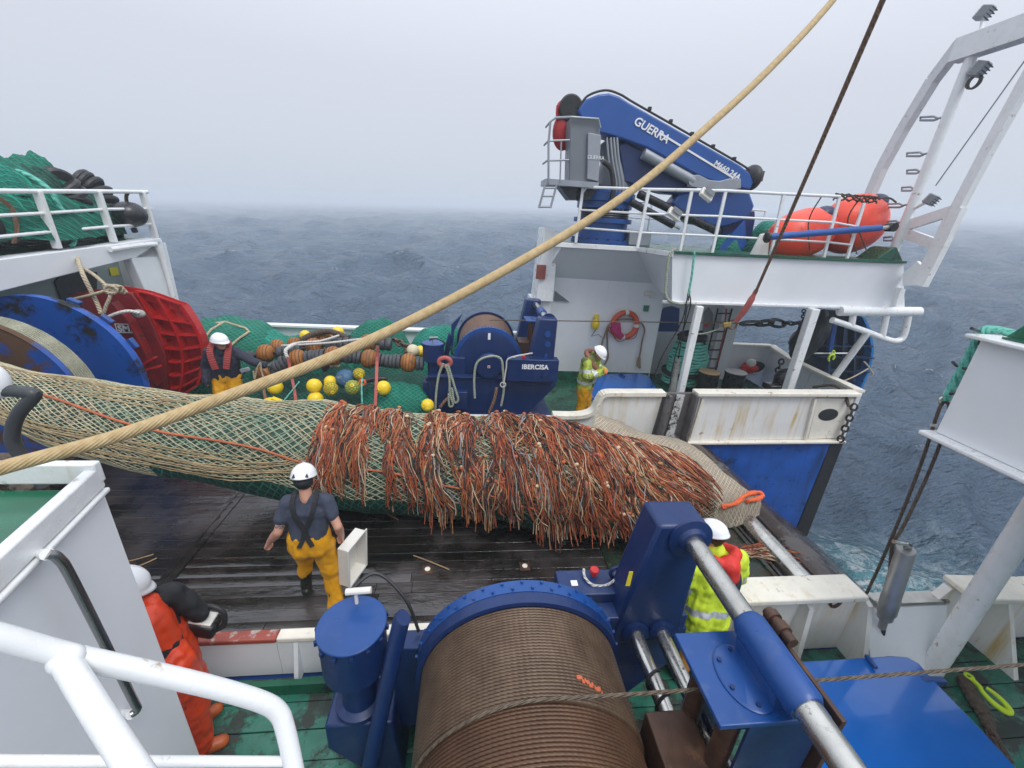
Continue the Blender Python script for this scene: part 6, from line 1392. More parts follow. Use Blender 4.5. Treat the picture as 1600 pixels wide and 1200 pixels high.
    if outfit.get('gloves'):
        for L in 'LR':
            g_2 = MB(); wr, el = j['wr' + L], j['el' + L]; hdv = Rm @ Vector(J['hd' + L]) if 'hd' + L in J else (wr - el); hup = Rm @ Vector(J.get('hu' + L, (-1 if L == 'L' else 1, 0, .2)))
            capsule(g_2, wr.lerp(el, .15), wr, .044, .038, 10); hand(g_2, wr, hdv, hup, J.get('curl', .75), 1 if L == 'R' else -1, 1.12); fuse(g_2, 'glove', outfit['gloves'], t, .008, 1)
    # ---- helmet
    hm = MB(); hc = hd + up * .045 - look * .006; prof = []
    for i in range(13): a = math.pi / 2 * i / 12; prof.append((max(math.sin(a), .01), math.cos(a)))
    V = MB().lathe([(p_[0], p_[1]) for p_ in prof][::-1] + [], (0, 0, 0), (0, 0, 1), 36)
    V = MB()
    def dome(u, v):
        a = u * 1.62; ph = 2 * math.pi * v; x, y, z = math.sin(a) * math.cos(ph) * .122, math.sin(a) * math.sin(ph) * .146, math.cos(a) * .125
        z += .006 * max(0, 1 - abs(x) / .02) * (1 if abs(y) < .12 else 0)
        if a > 1.45: k_ = (a - 1.45) / .17; x *= 1 + .08 * k_; y *= 1 + (.30 if y > 0 else .10) * k_ * (abs(math.sin(ph)) ** 2); z -= .008 * k_
        return hc + RotH @ (Vector((x, y, z)) * s * outfit.get('helm', .95))
    hk_ = outfit.get('helm', .95)
    V.grid(dome, 26, 40, closed_v=True, flip=True); ho = V.build('helmet', helmet_m, t, sharp=60); so2 = ho.modifiers.new('t', 'SOLIDIFY'); so2.thickness = .005; so2.offset = -1
    if outfit.get('vents'):
        for q in (-1, 1): v_ = MB(); c = hc + RotH @ (Vector((.060 * q, -.128, .018)) * .82); v_.prism([c + RotH @ Vector((-.016, 0, -.014)), c + RotH @ Vector((.016, 0, -.014)), c + RotH @ Vector((.002 * q, .012, .022))], RotH @ Vector((.004 * q, -.012, .004))); v_.build('helmet_vent', black, t)
    if outfit.get('beanie'):
        h = MB(); h.ball(hd - up * .005 - look * .018, (.092 * s, .105 * s, .085 * s), RotH, 18, 12); o = fuse(h, 'neck_warmer', cloth_bk, t, .011, 1, .004, 30)
        bmx = bmesh.new(); bmx.from_mesh(o.data); off = Vector(t['base']); bmesh.ops.delete(bmx, geom=[v for v in bmx.verts if (v.co + off - hd).dot(look) > .05], context='VERTS'); bmx.to_mesh(o.data); bmx.free()
    return t, j, Rm
# --- man in slate T-shirt and yellow oilskin trousers walking away with a white tray
SA_ = .93; ba = P(494, 900, y=3.2); ba = Vector((ba.x, 3.2, 0))
def tattoo(j):
    def f(c): q = (c - j['shL']).dot(j['elL'] - j['shL']) / (j['elL'] - j['shL']).length_squared; d = (c - j['shL'].lerp(j['elL'], q)).length; return 1 if .66 < q < .84 and d < .075 and mnoise.noise(c * 90) > -.02 else 0
    return f
mA, jA, RA = person('man in slate T-shirt, black braces and yellow oilskin trousers, walking away', ba, R_(4), dict(
    pelvis=(0, -.01, .96), chest=(.0, .05, 1.32), neck=(-.01, .08, 1.49), head=(-.02, .12, 1.635), shL=(-.18, .05, 1.42), shR=(.18, .05, 1.42), elL=(-.26, -.06, 1.17), wrL=(-.40, .04, .97), elR=(.29, -.06, 1.19), wrR=(.28, .06, .97), huL=(-.6, -.2, .6), curl=1.0,
    hpL=(-.105, 0, .92), hpR=(.105, 0, .92), knL=(-.18, .27, .58), anL=(-.19, .20, .17), knR=(.15, .04, .50), anR=(.19, -.10, .09), look=(-.05, 1, -.32)), dict(
    skin=skin, body_mats=[skin, ink], body_band=tattoo, trousers=oil_yel, wide=1.0, slim=.88, helm=.88, cuffL=.50, cuffR=.92, rise=.085, top=cloth_tee, topname='t_shirt', sleeve=.55, low=.14, fold=.012, thick=.002, vents=True, beanie=True, hair=False), s=SA_)
brc = MB()
Wa = lambda x, y, z: ba + RA @ (Vector((x, y, z)) * SA_)
for sg in (-1, 1):
    pth = smooth_path([Wa(sg * .10, .07, 1.535), Wa(sg * .10, -.04, 1.475), Wa(sg * .072, -.095, 1.36), Wa(0, -.108, 1.20), Wa(-sg * .015, -.120, 1.13), Wa(-sg * .06, -.148, 1.04)], 6)
    for a_, b_ in zip(pth, pth[1:]): brc.beam(a_, b_, .04, .012, RA @ Vector((0, -1, .2)))
brc.build('brace_straps', cloth_bk, mA)
tc_ = jA['wrR'] + Vector((.065, .045, -.31))
tr_ = thing('fish_tray', 'white plastic fish tray carried upright by the man in yellow oilskins', 'tray', tc_ - Vector((0, 0, .3)))
rot = RA @ Matrix.Rotation(R_(-22), 3, 'Z') @ Matrix.Rotation(R_(4), 3, 'Y')
tm = MB(); tm.box(tc_ + rot @ Vector((-.055, 0, 0)), (.008, .30, .46), rot)
for o, d_ in (((0, .147, 0), (.11, .007, .46)), ((0, -.147, 0), (.11, .007, .46)), ((0, 0, .227), (.11, .287, .007)), ((0, 0, -.227), (.11, .287, .007))): tm.box(tc_ + rot @ Vector(o), d_, rot)
tm.build('tray_body', foamw, tr_, bev=.002)
rm = MB()
for o, d_ in (((.058, .155, 0), (.012, .026, .49)), ((.058, -.155, 0), (.012, .026, .49)), ((.058, 0, .236), (.012, .284, .026)), ((.058, 0, -.236), (.012, .284, .026))): rm.box(tc_ + rot @ Vector(o), d_, rot)
rm.build('tray_rim', foamw, tr_, bev=.003)
# --- man with red life vest at the bobbins
bb = P(358, 600, y=7.45); bb = Vector((bb.x, 7.42, 0))
mB, jB, RB = person('man in navy jacket with red life vest and white helmet, one arm on the bobbins', bb, R_(192), dict(
    pelvis=(0, 0, .88), chest=(-.03, .06, 1.20), neck=(-.04, .10, 1.38), head=(-.06, .16, 1.50), shL=(-.23, .07, 1.31), shR=(.17, .05, 1.31), elL=(-.46, .14, 1.16), wrL=(-.66, .20, 1.10), elR=(.28, -.02, 1.04), wrR=(.27, .10, .80), hpL=(-.1, 0, .84), hpR=(.1, 0, .84), knL=(-.13, .10, .46), knR=(.13, .10, .46), look=(-.75, .65, -.12)),
    dict(skin=skin_dk, trousers=oil_yel, wide=1.05, top=cloth_nv, thick=.014, low=.02, collar=True, gloves=cloth_bk, cuff=.9), s=1.05)
for sg in (-1, 1):
    Wb = lambda x, y, z: bb + RB @ Vector((x, y, z)) * 1.05; vq = MB(); pth = smooth_path([Wb(-.04 + sg * .095, .03, 1.475), Wb(-.035 + sg * .13, .17, 1.40), Wb(-.03 + sg * .11, .235, 1.25), Wb(-.02 + sg * .075, .225, 1.07)], 5)
    for a_, b_ in zip(pth, pth[1:]): vq.beam(a_, b_, .105, .045, RB @ Vector((0, 1, .35)))
    vq.build('life_vest', vest_red, mB, bev=.012)
rad = thing('tool', 'silver hand tool on a strap at the hip of the man in the red vest', 'tool', P(385, 585, y=7.2)); MB().box(P(383, 578, y=7.22), (.16, .05, .07), Matrix.Rotation(-.3, 3, 'Y')).build('tool_head', steel_grey, rad, bev=.01); MB().bar(P(383, 580, y=7.22), P(377, 592, y=7.2), .018).build('tool_handle', steel_dark, rad)
lp = MB()
for pts in ([(396, 580), (398, 592), (402, 575), (407, 567)], [(407, 567), (409, 582), (412, 590)]): lp.tube(smooth_path([P(x, y, y=7.25) for x, y in pts], 5), .014, 6)
solo('lanyard', lp, beige_rope, 'pale lanyard loops by the hand on the bobbins', 'cord')
# --- hi-vis man by the far winch looking down at his hands
bc = P(913, 620, y=7.6); bc = Vector((bc.x, 7.62, 0))
mC, jC, RC = person('man in soiled hi vis jacket looking down at his orange gloves by the deck house', bc, R_(-128), dict(
    pelvis=(0, 0, .92), chest=(0, .04, 1.27), neck=(0, .09, 1.42), head=(0, .18, 1.50), shL=(-.20, .04, 1.36), shR=(.20, .04, 1.36), elL=(-.29, .12, 1.10), elR=(.29, .12, 1.10), wrL=(-.07, .32, 1.16), wrR=(.07, .32, 1.17), hpL=(-.1, 0, .88), hpR=(.1, 0, .88), look=(0, .72, -.70), up=(0, .7, .72)),
    dict(skin=skin_dk, trousers=oil_yel, wide=1.1, top=hiviz_d, thick=.03, low=-.10, collar=True, gloves=glove_or, bands=((-.12, .06), (.52, .70)), fold=.02))
q = MB(); pth = smooth_path([bc + RC @ Vector(v) for v in ((-.13, .14, 1.30), (-.16, .02, 1.46), (0, -.06, 1.50), (.16, .02, 1.46), (.13, .16, 1.28), (.05, .24, 1.2))], 6)
for a_, b_ in zip(pth, pth[1:]): q.tube([a_, b_], .05, 10)
fuse(q, 'life_collar', M('brown_life_collar', (.22, .085, .05), .7, var=.2), mC, .014, 3)
# --- hi-vis man bending at the near winch, seen from behind
bE = P(1100, 985, y=2.40); SE_ = .92; bE = Vector((bE.x - .05, 2.38, 0))
mE, jE, RE = person('man in bright hi vis jacket with red hood, back turned beside the near winch', bE, R_(6), dict(
    pelvis=(-.04, -.02, .94), chest=(-.0, .06, 1.28), neck=(.02, .10, 1.46), head=(.0, .17, 1.605), shL=(-.20, .06, 1.40), shR=(.22, .06, 1.40), elL=(-.33, .10, 1.12), wrL=(-.14, .30, 1.02), elR=(.35, .12, 1.14), wrR=(.22, .36, 1.08), look=(-.25, .9, -.30)),
    dict(skin=skin, trousers=M('orange_brown_oilskin', (.50, .19, .015), .4, var=.2, bump=.3), wide=1.1, top=hiviz, thick=.032, low=-.12, collar=True, gloves=glove_or, bands=((.02, .2),), fold=.024, helm=.86), s=SE_)
q = MB(); pth = smooth_path([bE + RE @ (Vector(v) * SE_) for v in ((-.14, .17, 1.47), (-.15, .04, 1.52), (.0, -.055, 1.50), (.16, .04, 1.52), (.15, .18, 1.45))], 6)
for a_, b_ in zip(pth, pth[1:]): q.tube([a_, b_], .047, 10)
capsule(q, bE + RE @ (Vector((.02, -.06, 1.49)) * SE_), bE + RE @ (Vector((.03, -.085, 1.40)) * SE_), .085, .07)
fuse(q, 'hood', hood_red, mE, .012, 3, .008, 14)
st_ = MB(); pth = smooth_path([bE + RE @ (Vector(v) * SE_) for v in ((.10, .03, 1.52), (.115, -.115, 1.36), (.08, -.135, 1.12))], 6)
for a_, b_ in zip(pth, pth[1:]): st_.beam(a_, b_, .04, .012, RE @ Vector((0, -1, .1)))
st_.build('harness_strap', cloth_nv, mE)
# --- man in orange-red oilskins half hidden by the white casing
bD = Vector((-1.97, 2.12, 0)); angD = R_(-55); pcn = P(316, 976, y=2.34)
LD = lambda wx, wy, z: (math.cos(angD) * wx + math.sin(angD) * wy, -math.sin(angD) * wx + math.cos(angD) * wy, z)
sw = pcn - bD
mD, jD, RD = person('man in orange red oilskins half hidden behind the white casing, holding a power saw', bD, angD, dict(
    pelvis=LD(-.03, 0, .90), chest=LD(-.10, .02, 1.20), neck=LD(-.17, .03, 1.36), head=LD(-.205, .05, 1.465), shL=LD(-.02, .19, 1.29), shR=LD(-.20, -.14, 1.29), elL=LD(.10, .22, 1.06), wrL=LD(sw.x - .07, sw.y + .07, sw.z + .04), elR=LD(-.05, -.10, 1.03), wrR=LD(sw.x - .14, sw.y - .05, sw.z + .0), knL=(-.12, .04, .5), knR=(.12, .04, .5), look=(.0, .85, -.50), up=(0, .5, .85)),
    dict(skin=skin_dk, trousers=oil_org, wide=1.14, bib=.06, top=cloth_bk, thick=.004, low=.1, gloves=cloth_bk, cuff=.95, strapm=cloth_bk, boots=M('orange_rubber_boot', (.45, .10, .025), .4, var=.2)))
pw = thing('power_saw', 'black and white hand held saw with a loop handle in front of the orange oilskins', 'power saw', P(318, 975, y=2.44))
hB = MB(); hB.box(pcn, (.22, .14, .12), Matrix.Rotation(.3, 3, 'Y')); hB.build('saw_body', black_gloss, pw, bev=.03)
MB().box(pcn + Vector((.02, .0, .066)), (.15, .11, .02), Matrix.Rotation(.3, 3, 'Y')).build('saw_cover', foamw, pw, bev=.008); MB().box(pcn + Vector((-.045, .0, .088)), (.03, .03, .02)).build('saw_switch', sign_red, pw, bev=.004)
MB().tube(smooth_path([pcn + Vector(v) for v in ((-.13, 0, .02), (-.08, .03, .12), (.06, .03, .145), (.15, .02, .09), (.14, 0, -.02), (.05, -.02, -.05))], 5), .018, 10).build('loop_handle', black, pw)

# ================================================================ FOREGROUND
# white casing with green top at lower left
A0 = Vector((-1.60, 1.69, 0)); B0 = Vector((-1.50, 1.20, 0)); dv = (B0 - A0).normalized(); out_ = Vector((-dv.y, dv.x, 0)); out_ = out_ if out_.x > 0 else -out_
C0 = A0 + dv * 2.6; ZT = 2.685
t = thing('casing', 'white steel casing with green painted top and a long grab handle, lower left', 'casing', (-2.2, 1, 0))
cs_ = MB(); cs_.prism([A0 + Vector((-1.5, 0, .0)), A0, C0, C0 + Vector((-1.5, 0, 0))], (0, 0, ZT - .10)); cs_.build('casing_wall', M('white_casing_paint', (.82, .84, .86), .40, var=.035, scale=1.5, bump=.10, bscale=6), t, bev=.01)
rm_ = MB(); rm_.beam(A0 + Vector((0, 0, ZT - .03)) - out_ * .01, C0 + Vector((0, 0, ZT - .03)) - out_ * .01, .05, .10); rm_.beam(A0 + Vector((.02, -.01, ZT)), A0 + Vector((-1.5, -.01, ZT)), .04, .10); rm_.build('rim', white_gloss, t, bev=.008)
rm_ = MB(); rm_.beam(A0 + Vector((.0, .0, ZT - .095)) + out_ * .012, C0 + Vector((0, 0, ZT - .095)) + out_ * .012, .03, .022); rm_.build('drip_edge', white_gloss, t, bev=.008)
MB().prism([A0 + Vector((-1.5, -.03, ZT - .098)), A0 + Vector((-.03, -.03, ZT - .098)), C0 + Vector((-.03, 0, ZT - .098)), C0 + Vector((-1.5, 0, ZT - .098))], (0, 0, .02)).build('casing_top', green_gloss, t)
def onwall(px, py, o):
    r = right * (px - 800) + down * (py - 600) + fwd * FPX; p0 = A0 + out_ * o; s_ = (p0 - EYE).dot(out_) / r.dot(out_); return EYE + r * s_
hp_ = [onwall(64, 866, .0), onwall(74, 866, .07), onwall(92, 873, .085), onwall(118, 915, .085), onwall(205, 1088, .085), onwall(214, 1108, .08), onwall(205, 1116, .06), onwall(193, 1116, .0)]
hs3 = smooth_path(hp_[1:-1], 6); MB().tube(hs3, .0165, 14).build('grab_handle', M('polished_tube', (.30, .30, .30), .22, metal=.9, var=.1, bump=.05), t)
MB().tube([hp_[0], hp_[1]], .02, 12).build('handle_foot', white_gloss, t); MB().tube([hp_[-1], hp_[-2]], .02, 12).build('handle_foot', white_gloss, t)
gt = MB()
for px, py in ((8, 752), (40, 748), (98, 736)): q0 = P(px, py, z=2.62); gt.tube([q0, q0 + Vector((0, 0, .09))], .016, 10)
gt.build('green_stub_posts', green, t)
# bent vent pipe and its white lamp
t = thing('vent_pipe', 'dark bent pipe with a white rounded end standing behind the casing at the left edge', 'pipe', P(40, 760, y=2.2))
MB().tube(smooth_path([P(70, 760, y=2.1), P(25, 700, y=2.1), P(20, 672, y=2.1), P(30, 645, y=2.1), P(52, 620, y=2.1), P(48, 614, y=2.1), P(20, 611, y=2.1), P(-10, 610, y=2.1)], 6), .030, 12).build('bent_tube', M('grey_black_hose', (.045, .05, .055), .45, var=.3), t)
MB().ball(P(-8, 596, y=2.1), (.055, .055, .09), None, 20, 14).build('rounded_end', helmet_m, t); 
MB().tube(smooth_path([P(-10, 770, y=2.3), P(5, 720, y=2.3), P(22, 745, y=2.2), P(60, 770, y=2.1)], 5), .05, 10).build('served_hose', dark_rope, t)
# white pipe railing nearest the camera
t = thing('railing', 'thick white painted pipe railing close to the camera, lower left', 'railing', P(200, 1150, d=.85))
PD = lambda x, y, d: P(x, y, d=d)
MB().tube(smooth_path([PD(-160, 955, .72), PD(0, 995, .80), PD(100, 1022, .86), PD(230, 1050, .93), PD(330, 1073, .99), PD(405, 1095, 1.04), PD(434, 1112, 1.06), PD(446, 1140, 1.06), PD(460, 1205, 1.05), PD(475, 1290, 1.03)], 8), .0225, 20).build('top_pipe', white_gloss, t)
MB().tube([PD(96, 1024, .86), PD(150, 1110, .80), PD(205, 1195, .75), PD(250, 1265, .71)], .0235, 20).build('brace_pipe', white_gloss, t)
MB().tube([PD(-60, 1190, .85), PD(0, 1189, .87), PD(460, 1190, 1.06)], .0115, 14).build('lower_pipe', white_gloss, t)
wl = MB(); wl.ball(PD(104, 1030, .856), (.032, .03, .026), None, 16, 12); wl.build('weld', white_gloss, t)
# blue hatch cover on the near side deck
t = thing('hatch_cover', 'wet bright blue hatch cover on the near side deck, lower right', 'hatch', (3.3, 1.5, 0))
HZ = .46
hp2 = [P(x, y, z=HZ) for x, y in ((1235, 1034), (1395, 1024), (1418, 1026), (1436, 1036), (1455, 1058), (1530, 1135), (1600, 1212), (1640, 1260), (1240, 1275))]
MB().prism(hp2, (0, 0, -.05)).build('lid', blue_lid, t, bev=.012)
cpt = sum(hp2, Vector()) / len(hp2); MB().prism([cpt + (p_ - cpt) * .93 + Vector((0, 0, -.052)) for p_ in hp2], (0, 0, -(HZ - .06))).build('coaming', white, t)
hh = MB(); hh.beam(P(1353, 1024, z=HZ + .02), P(1369, 1044, z=HZ + .03), .03, .03); hh.build('lid_handle', blue_mid, t, bev=.006)
MB().beam(P(1440, 1064, z=HZ - .02), P(1474, 1064, z=HZ - .03), .05, .06).build('lid_hinge', blue_mid, t, bev=.01)
# chain, lime hook on deck right
cm = MB(); pth = [P(1505, 1062, z=.05), P(1518, 1085, z=.06), P(1540, 1120, z=.06), P(1552, 1150, z=.05), P(1575, 1190, z=.05)]
cm.tube(smooth_path(pth[:3], 5), .055, 10); cm.tube(smooth_path(pth[2:], 6), [.05] * 4 + [.035] * 9, 10); solo('served_strop', cm, dark_rope, 'dark served wire strop lying on the wet deck beside the blue hatch', 'strop')
cm = MB(); chain(cm, P(1545, 1138, z=.1), P(1556, 1165, z=.1), 3, .016, .03); solo('shackle', cm, rust_steel, 'rusty shackles on the strop beside the blue hatch', 'shackle')
hk = MB(); h0 = P(1543, 1085, z=.10); hx = (P(1556, 1100, z=.10) - P(1520, 1065, z=.1)).normalized(); hy = Vector((-hx.y, hx.x, 0))
hk.tube([h0 + hx * (.05 + .11 * math.cos(a)) + hy * .055 * math.sin(a) + Vector((0, 0, .02)) for a in np.linspace(-2.6, 2.6, 20)], [.016 + .008 * math.sin(i / 19 * 3.14) for i in range(20)], 8); hk.tube([h0 - hx * .05, h0 - hx * .14], .02, 8); hk.tube([h0 - hx * .155 + hx * .03 * math.cos(a) + hy * .03 * math.sin(a) for a in np.linspace(0, 6.28, 13)[:-1]], .012, 6, closed=True)
solo('hook', hk, lime, 'lime green hook lying on the deck at the right beside the strop', 'hook')
# net sounder cylinder hung over the notch and its strops
t = thing('net_sounder', 'slim steel net sensor cylinder hanging over the notch of the near bulwark', 'sensor', P(1375, 980, y=2.42))
a = P(1416, 858, y=2.36); b = P(1378, 980, y=2.40); d = (b - a)
MB().lathe([(.062, 0), (.068, .012), (.068, d.length * .58), (.072, d.length * .60), (.072, d.length * .78), (.060, d.length * .80), (.060, d.length * .86), (.032, d.length * .88), (.032, d.length), (.02, d.length + .01)], a, d, 28).build('sensor_tube', M('brushed_sensor_steel', (.36, .36, .36), .42, metal=.55, var=.12, scale=5, bump=.1), t)
MB().tube(smooth_path([P(1382, 965, y=2.42), P(1380, 990, y=2.44), P(1372, 1008, y=2.46)], 4), .016, 8).build('cable', black, t)
sh_ = MB(); sh_.tube(smooth_path([P(1396, 846, y=2.34), P(1412, 850, y=2.34), P(1422, 856, y=2.36)], 4), .016, 8); sh_.tube([a + Vector((.03 * math.cos(q), .0, .03 + .03 * math.sin(q))) for q in np.linspace(0, 6.28, 13)[:-1]], .010, 6, closed=True); sh_.build('shackle', chrome, t)
so_ = MB(); so_.tube(smooth_path([P(1354, 927, y=2.55), P(1376, 880, y=2.56), P(1410, 800, y=2.6), P(1440, 722, y=2.66), P(1462, 655, y=2.72), P(1470, 634, y=2.74), P(1477, 628, y=2.75), P(1483, 634, y=2.74), P(1481, 655, y=2.72), P(1462, 712, y=2.64), P(1436, 772, y=2.56), P(1410, 825, y=2.46), P(1396, 848, y=2.42), P(1391, 880, y=2.42), P(1388, 925, y=2.42)], 6), .0125, 8)
solo('strop', so_, dark_rope, 'dark doubled strop hanging from the teal rope to the sensor', 'strop')
rg = MB(); rg.tube([P(1476, 625, y=2.75) + Vector((.05 * math.cos(q), .0, .035 * math.sin(q))) for q in np.linspace(0, 6.28, 15)[:-1]], .009, 6, closed=True); rg.tube([P(1455, 664, y=2.7), P(1470, 667, y=2.7)], .014, 8); solo('shackle', rg, chrome, 'bright shackle at the lower end of the teal rope', 'shackle')
tp = smooth_path([P(1640, 535, y=2.62), P(1600, 526, y=2.64), P(1570, 518, y=2.68), P(1545, 515, y=2.72), P(1532, 522, y=2.74), P(1520, 545, y=2.74), P(1502, 580, y=2.75), P(1488, 605, y=2.75), P(1477, 624, y=2.75)], 8)
te = MB()
for k in range(3): te.tube([q + (Vector((1, 0, 0)) * math.cos(i * .42 + 2.094 * k) + Vector((0, .6, .6)) * math.sin(i * .42 + 2.094 * k)) * .022 for i, q in enumerate(tp)], .0165, 8)
solo('teal_rope', te, teal_rope, 'thick laid teal rope over the edge of the right overhang', 'rope')
for (x, y) in ((1527, 516), (1530, 528), (1490, 575), (1500, 578), (1488, 617)): pass
wh = MB()
for (x, y, dx, dy) in ((1530, 518, -12, -5), (1532, 526, -2, 12), (1495, 572, -6, -6), (1505, 575, 7, 2), (1484, 615, 10, 0)): wh.bar(P(x, y, y=2.70), P(x + dx, y + dy, y=2.66), .011, 8)
solo('rope_whipping', wh, black, 'black taped strand ends sticking out of the teal rope', 'tape')
# hawser across the view and the second brown fall
hw = smooth_path([P(-160, 782, d=1.38), P(0, 732, d=1.50), P(180, 682, d=1.64), P(350, 621, d=1.80), P(530, 553, d=2.0), P(700, 471, d=2.22), P(880, 369, d=2.5), P(1000, 288, d=2.72), P(1100, 203, d=2.95), P(1200, 110, d=3.2), P(1300, 2, d=3.5), P(1420, -150, d=3.9)], 8); hw = hw + [hw[-1] + (hw[-1] - hw[-2]).normalized() * 4]
solo('hawser', MB().tube(hw, .0265, 18, us=1, vs=1), hawser_m, 'thick tan hawser rope running diagonally across the whole view', 'rope')
ft_, fb2 = P(1500, -280, y=4.1), P(1180, 458, y=7.55); fm2 = ft_.lerp(fb2, .5) + Vector((0, 0, -.06))
solo('fall_rope', MB().tube(smooth_path([ft_, fm2, fb2], 8), .028, 10, vs=1), brown_rope, 'brown wire fall coming down from above to the hook at the far wire', 'rope')
solo('hook_sleeve', MB().tube(smooth_path([P(1182, 453, y=7.55), P(1168, 478, y=7.62), P(1150, 502, y=7.75)], 5), [.04] * 3 + [.060] * 5 + [.05] * 3, 12), strap_red, 'faded red sleeve on the lower end of the brown fall', 'sleeve')
t = thing('snatch_hook', 'brass coloured hook joining the red sleeve to the level wire', 'hook', P(1140, 508, y=7.9)); hkb = MB(); hkb.box(P(1136, 507, y=7.9), (.18, .08, .11), Matrix.Rotation(-.25, 3, 'Y')); hkb.build('hook_body', M('brass_paint', (.42, .30, .09), .45, metal=.4, var=.25, wear=(RUST, .4, 9)), t, bev=.02)
MB().tube([P(1144, 507, y=7.88) + Vector((.10 * math.cos(q), 0, .09 * math.sin(q))) for q in np.linspace(0, 6.28, 19)[:-1]], .018, 8, closed=True).build('hook_ring', rust_steel, t)
solo('tether', MB().tube(smooth_path([P(1080, 521, y=7.66), P(1100, 521, y=7.9), P(1130, 512, y=8.1)], 5), .014, 6), grey_rope, 'thin sage line tied from the white pillar to the brass hook', 'rope')

# ================================================================ ALCOVE AND HOUSE WALL FITTINGS
t = thing('life_ring', 'orange red life ring with white bands and a rope on the deck house wall', 'life ring', P(976, 508, y=9.93))
lc = P(976, 508, y=9.90); R1 = .315
lm = MB(); lm.tube([lc + Vector((R1 * math.cos(a), 0, R1 * math.sin(a))) for a in np.linspace(0, 6.283, 49)[:-1]], .068, 14, closed=True); lm.build('ring_body', M('faded_orange_ring', (.56, .085, .035), .5, var=.1), t)
for a in (0, 1.571, 3.1416, 4.712): q = MB(); q.tube([lc + Vector((R1 * math.cos(a + o), 0, R1 * math.sin(a + o))) for o in (-.13, -.06, 0, .06, .13)], .0705, 14); q.build('white_band', foamw, t)
q = MB(); q.tube([lc + Vector(((R1 + .085 + .03 * math.sin(6 * a)) * math.cos(a), -.03, (R1 + .085 + .03 * math.sin(6 * a)) * math.sin(a))) for a in np.linspace(3.3, 6.2, 40)], .011, 6); q.build('grab_line', vest_red, t)
solo('cloth', MB().prism([P(x, y, y=9.80) for x, y in ((953, 505), (970, 504), (971, 519), (976, 525), (972, 529), (958, 521))], (0, .03, 0)), M('magenta_cloth', (.42, .02, .13), .7, var=.2), 'magenta cloth tucked in the life ring', 'cloth', bev=.012)
t = thing('life_ring_light', 'yellow self igniting light hung on the deck house wall', 'light', P(932, 514, y=9.93)); yc_ = P(931, 505, y=9.9)
MB().lathe([(.03, -.17), (.05, -.15), (.085, -.10), (.095, -.02), (.085, .06), (.05, .10), (.045, .14), (.065, .15), (.06, .21), (.02, .22)], yc_, (0, 0, 1), 20).build('light_body', yellow, t); MB().tube([yc_ + Vector((0, -.05, -.16)), yc_ + Vector((-.08, -.03, -.33)), yc_ + Vector((.1, -.02, -.28)), yc_ + Vector((.2, -.02, -.36))], .008, 6).build('light_line', steel_dark, t)
wr = MB(); WP = lambda x, y: P(x, y, y=9.93)
wr.tube(smooth_path([WP(938, 560), WP(940, 540), WP(946, 520), WP(952, 507), WP(965, 500), WP(985, 499), WP(1000, 503), WP(1007, 515), WP(1003, 535), WP(999, 560)], 6), .022, 8); wr.tube(smooth_path([WP(949, 515), WP(949, 540), WP(950, 558), WP(944, 570)], 5), .022, 8); wr.tube(smooth_path([WP(999, 558), WP(998, 570), WP(1000, 575)], 4), [.03, .045, .05, .05, .05, .045, .04, .03, .025], 8)
solo('hanging_rope', wr, M('brown_hemp', (.24, .17, .11), .8, var=.3, bump=.5), 'brown rope hung round the life ring, its end whipped', 'rope')
t = thing('hatch_cover', 'blue hatch cover on the far deck behind the hi vis man', 'hatch', P(980, 605, z=0)); q = [P(x, y, z=.42) for x, y in ((926, 585), (1000, 583), (1013, 587), (1030, 612), (1032, 622), (918, 622))]; MB().prism(q, (0, 0, -.05)).build('lid', blue_lid, t, bev=.012); cq = sum(q, Vector()) / 6; MB().prism([cq + (p_ - cq) * .94 + Vector((0, 0, -.052)) for p_ in q], (0, 0, -.36)).build('coaming', white, t); MB().beam(P(968, 583, z=.45), P(976, 588, z=.45), .05, .04).build('lid_handle', blue_mid, t)
# teal rope coil
cc = P(1066, 600, y=9.75); cc = Vector((cc.x, 9.75, 0)); cl = MB(); r5 = random.Random(8); pth = []; nt_ = 16
for i in range(nt_ * 22):
    f = i / (nt_ * 22); k = i / 22; zz = .10 + 1.22 * f; rr = (.56 - .05 * math.sin(f * 7)) * (1 - .48 * max(0, f - .15)) + .03 * mnoise.noise(Vector((k * 2.1, f * 30, 0))); a = k * 2 * math.pi
    pth.append(cc + Vector((rr * math.cos(a), rr * .8 * math.sin(a), zz + .03 * mnoise.noise(Vector((math.cos(a) * 2, math.sin(a) * 2, k))))))
cl.tube(pth, .037, 8, vs=1); t = thing('rope_coil', 'big stacked coil of teal rope in the alcove behind the white pillar', 'rope coil', cc); cl.build('coiled_rope', teal_rope, t)
cl2 = MB(); cl2.lathe([(.30, .02), (.38, .1), (.40, .35), (.27, 1.15), (.20, 1.3)], cc, (0, 0, 1), 24); cl2.build('coil_core', M('teal_gap_shade', (.008, .06, .05), .8, var=.4), t)  # inner form coloured dark so the gaps between turns read as shade
q = MB(); q.tube([cc + Vector((.56 * math.cos(a), .47 * math.sin(a), .40 + .02 * math.sin(3 * a))) for a in np.linspace(0, 6.28, 29)[:-1]], .06, 8, closed=True); q.build('rubber_band', black, t)
q = MB().ball((0, 0, 0), 1, None, 24, 14); q.v = [cc + Vector((v.x * .38, v.y * .32, 1.30 + v.z * .20)) + v * .05 * fb(v * 3) for v in q.v]; q.build('dark_cover', black, t)
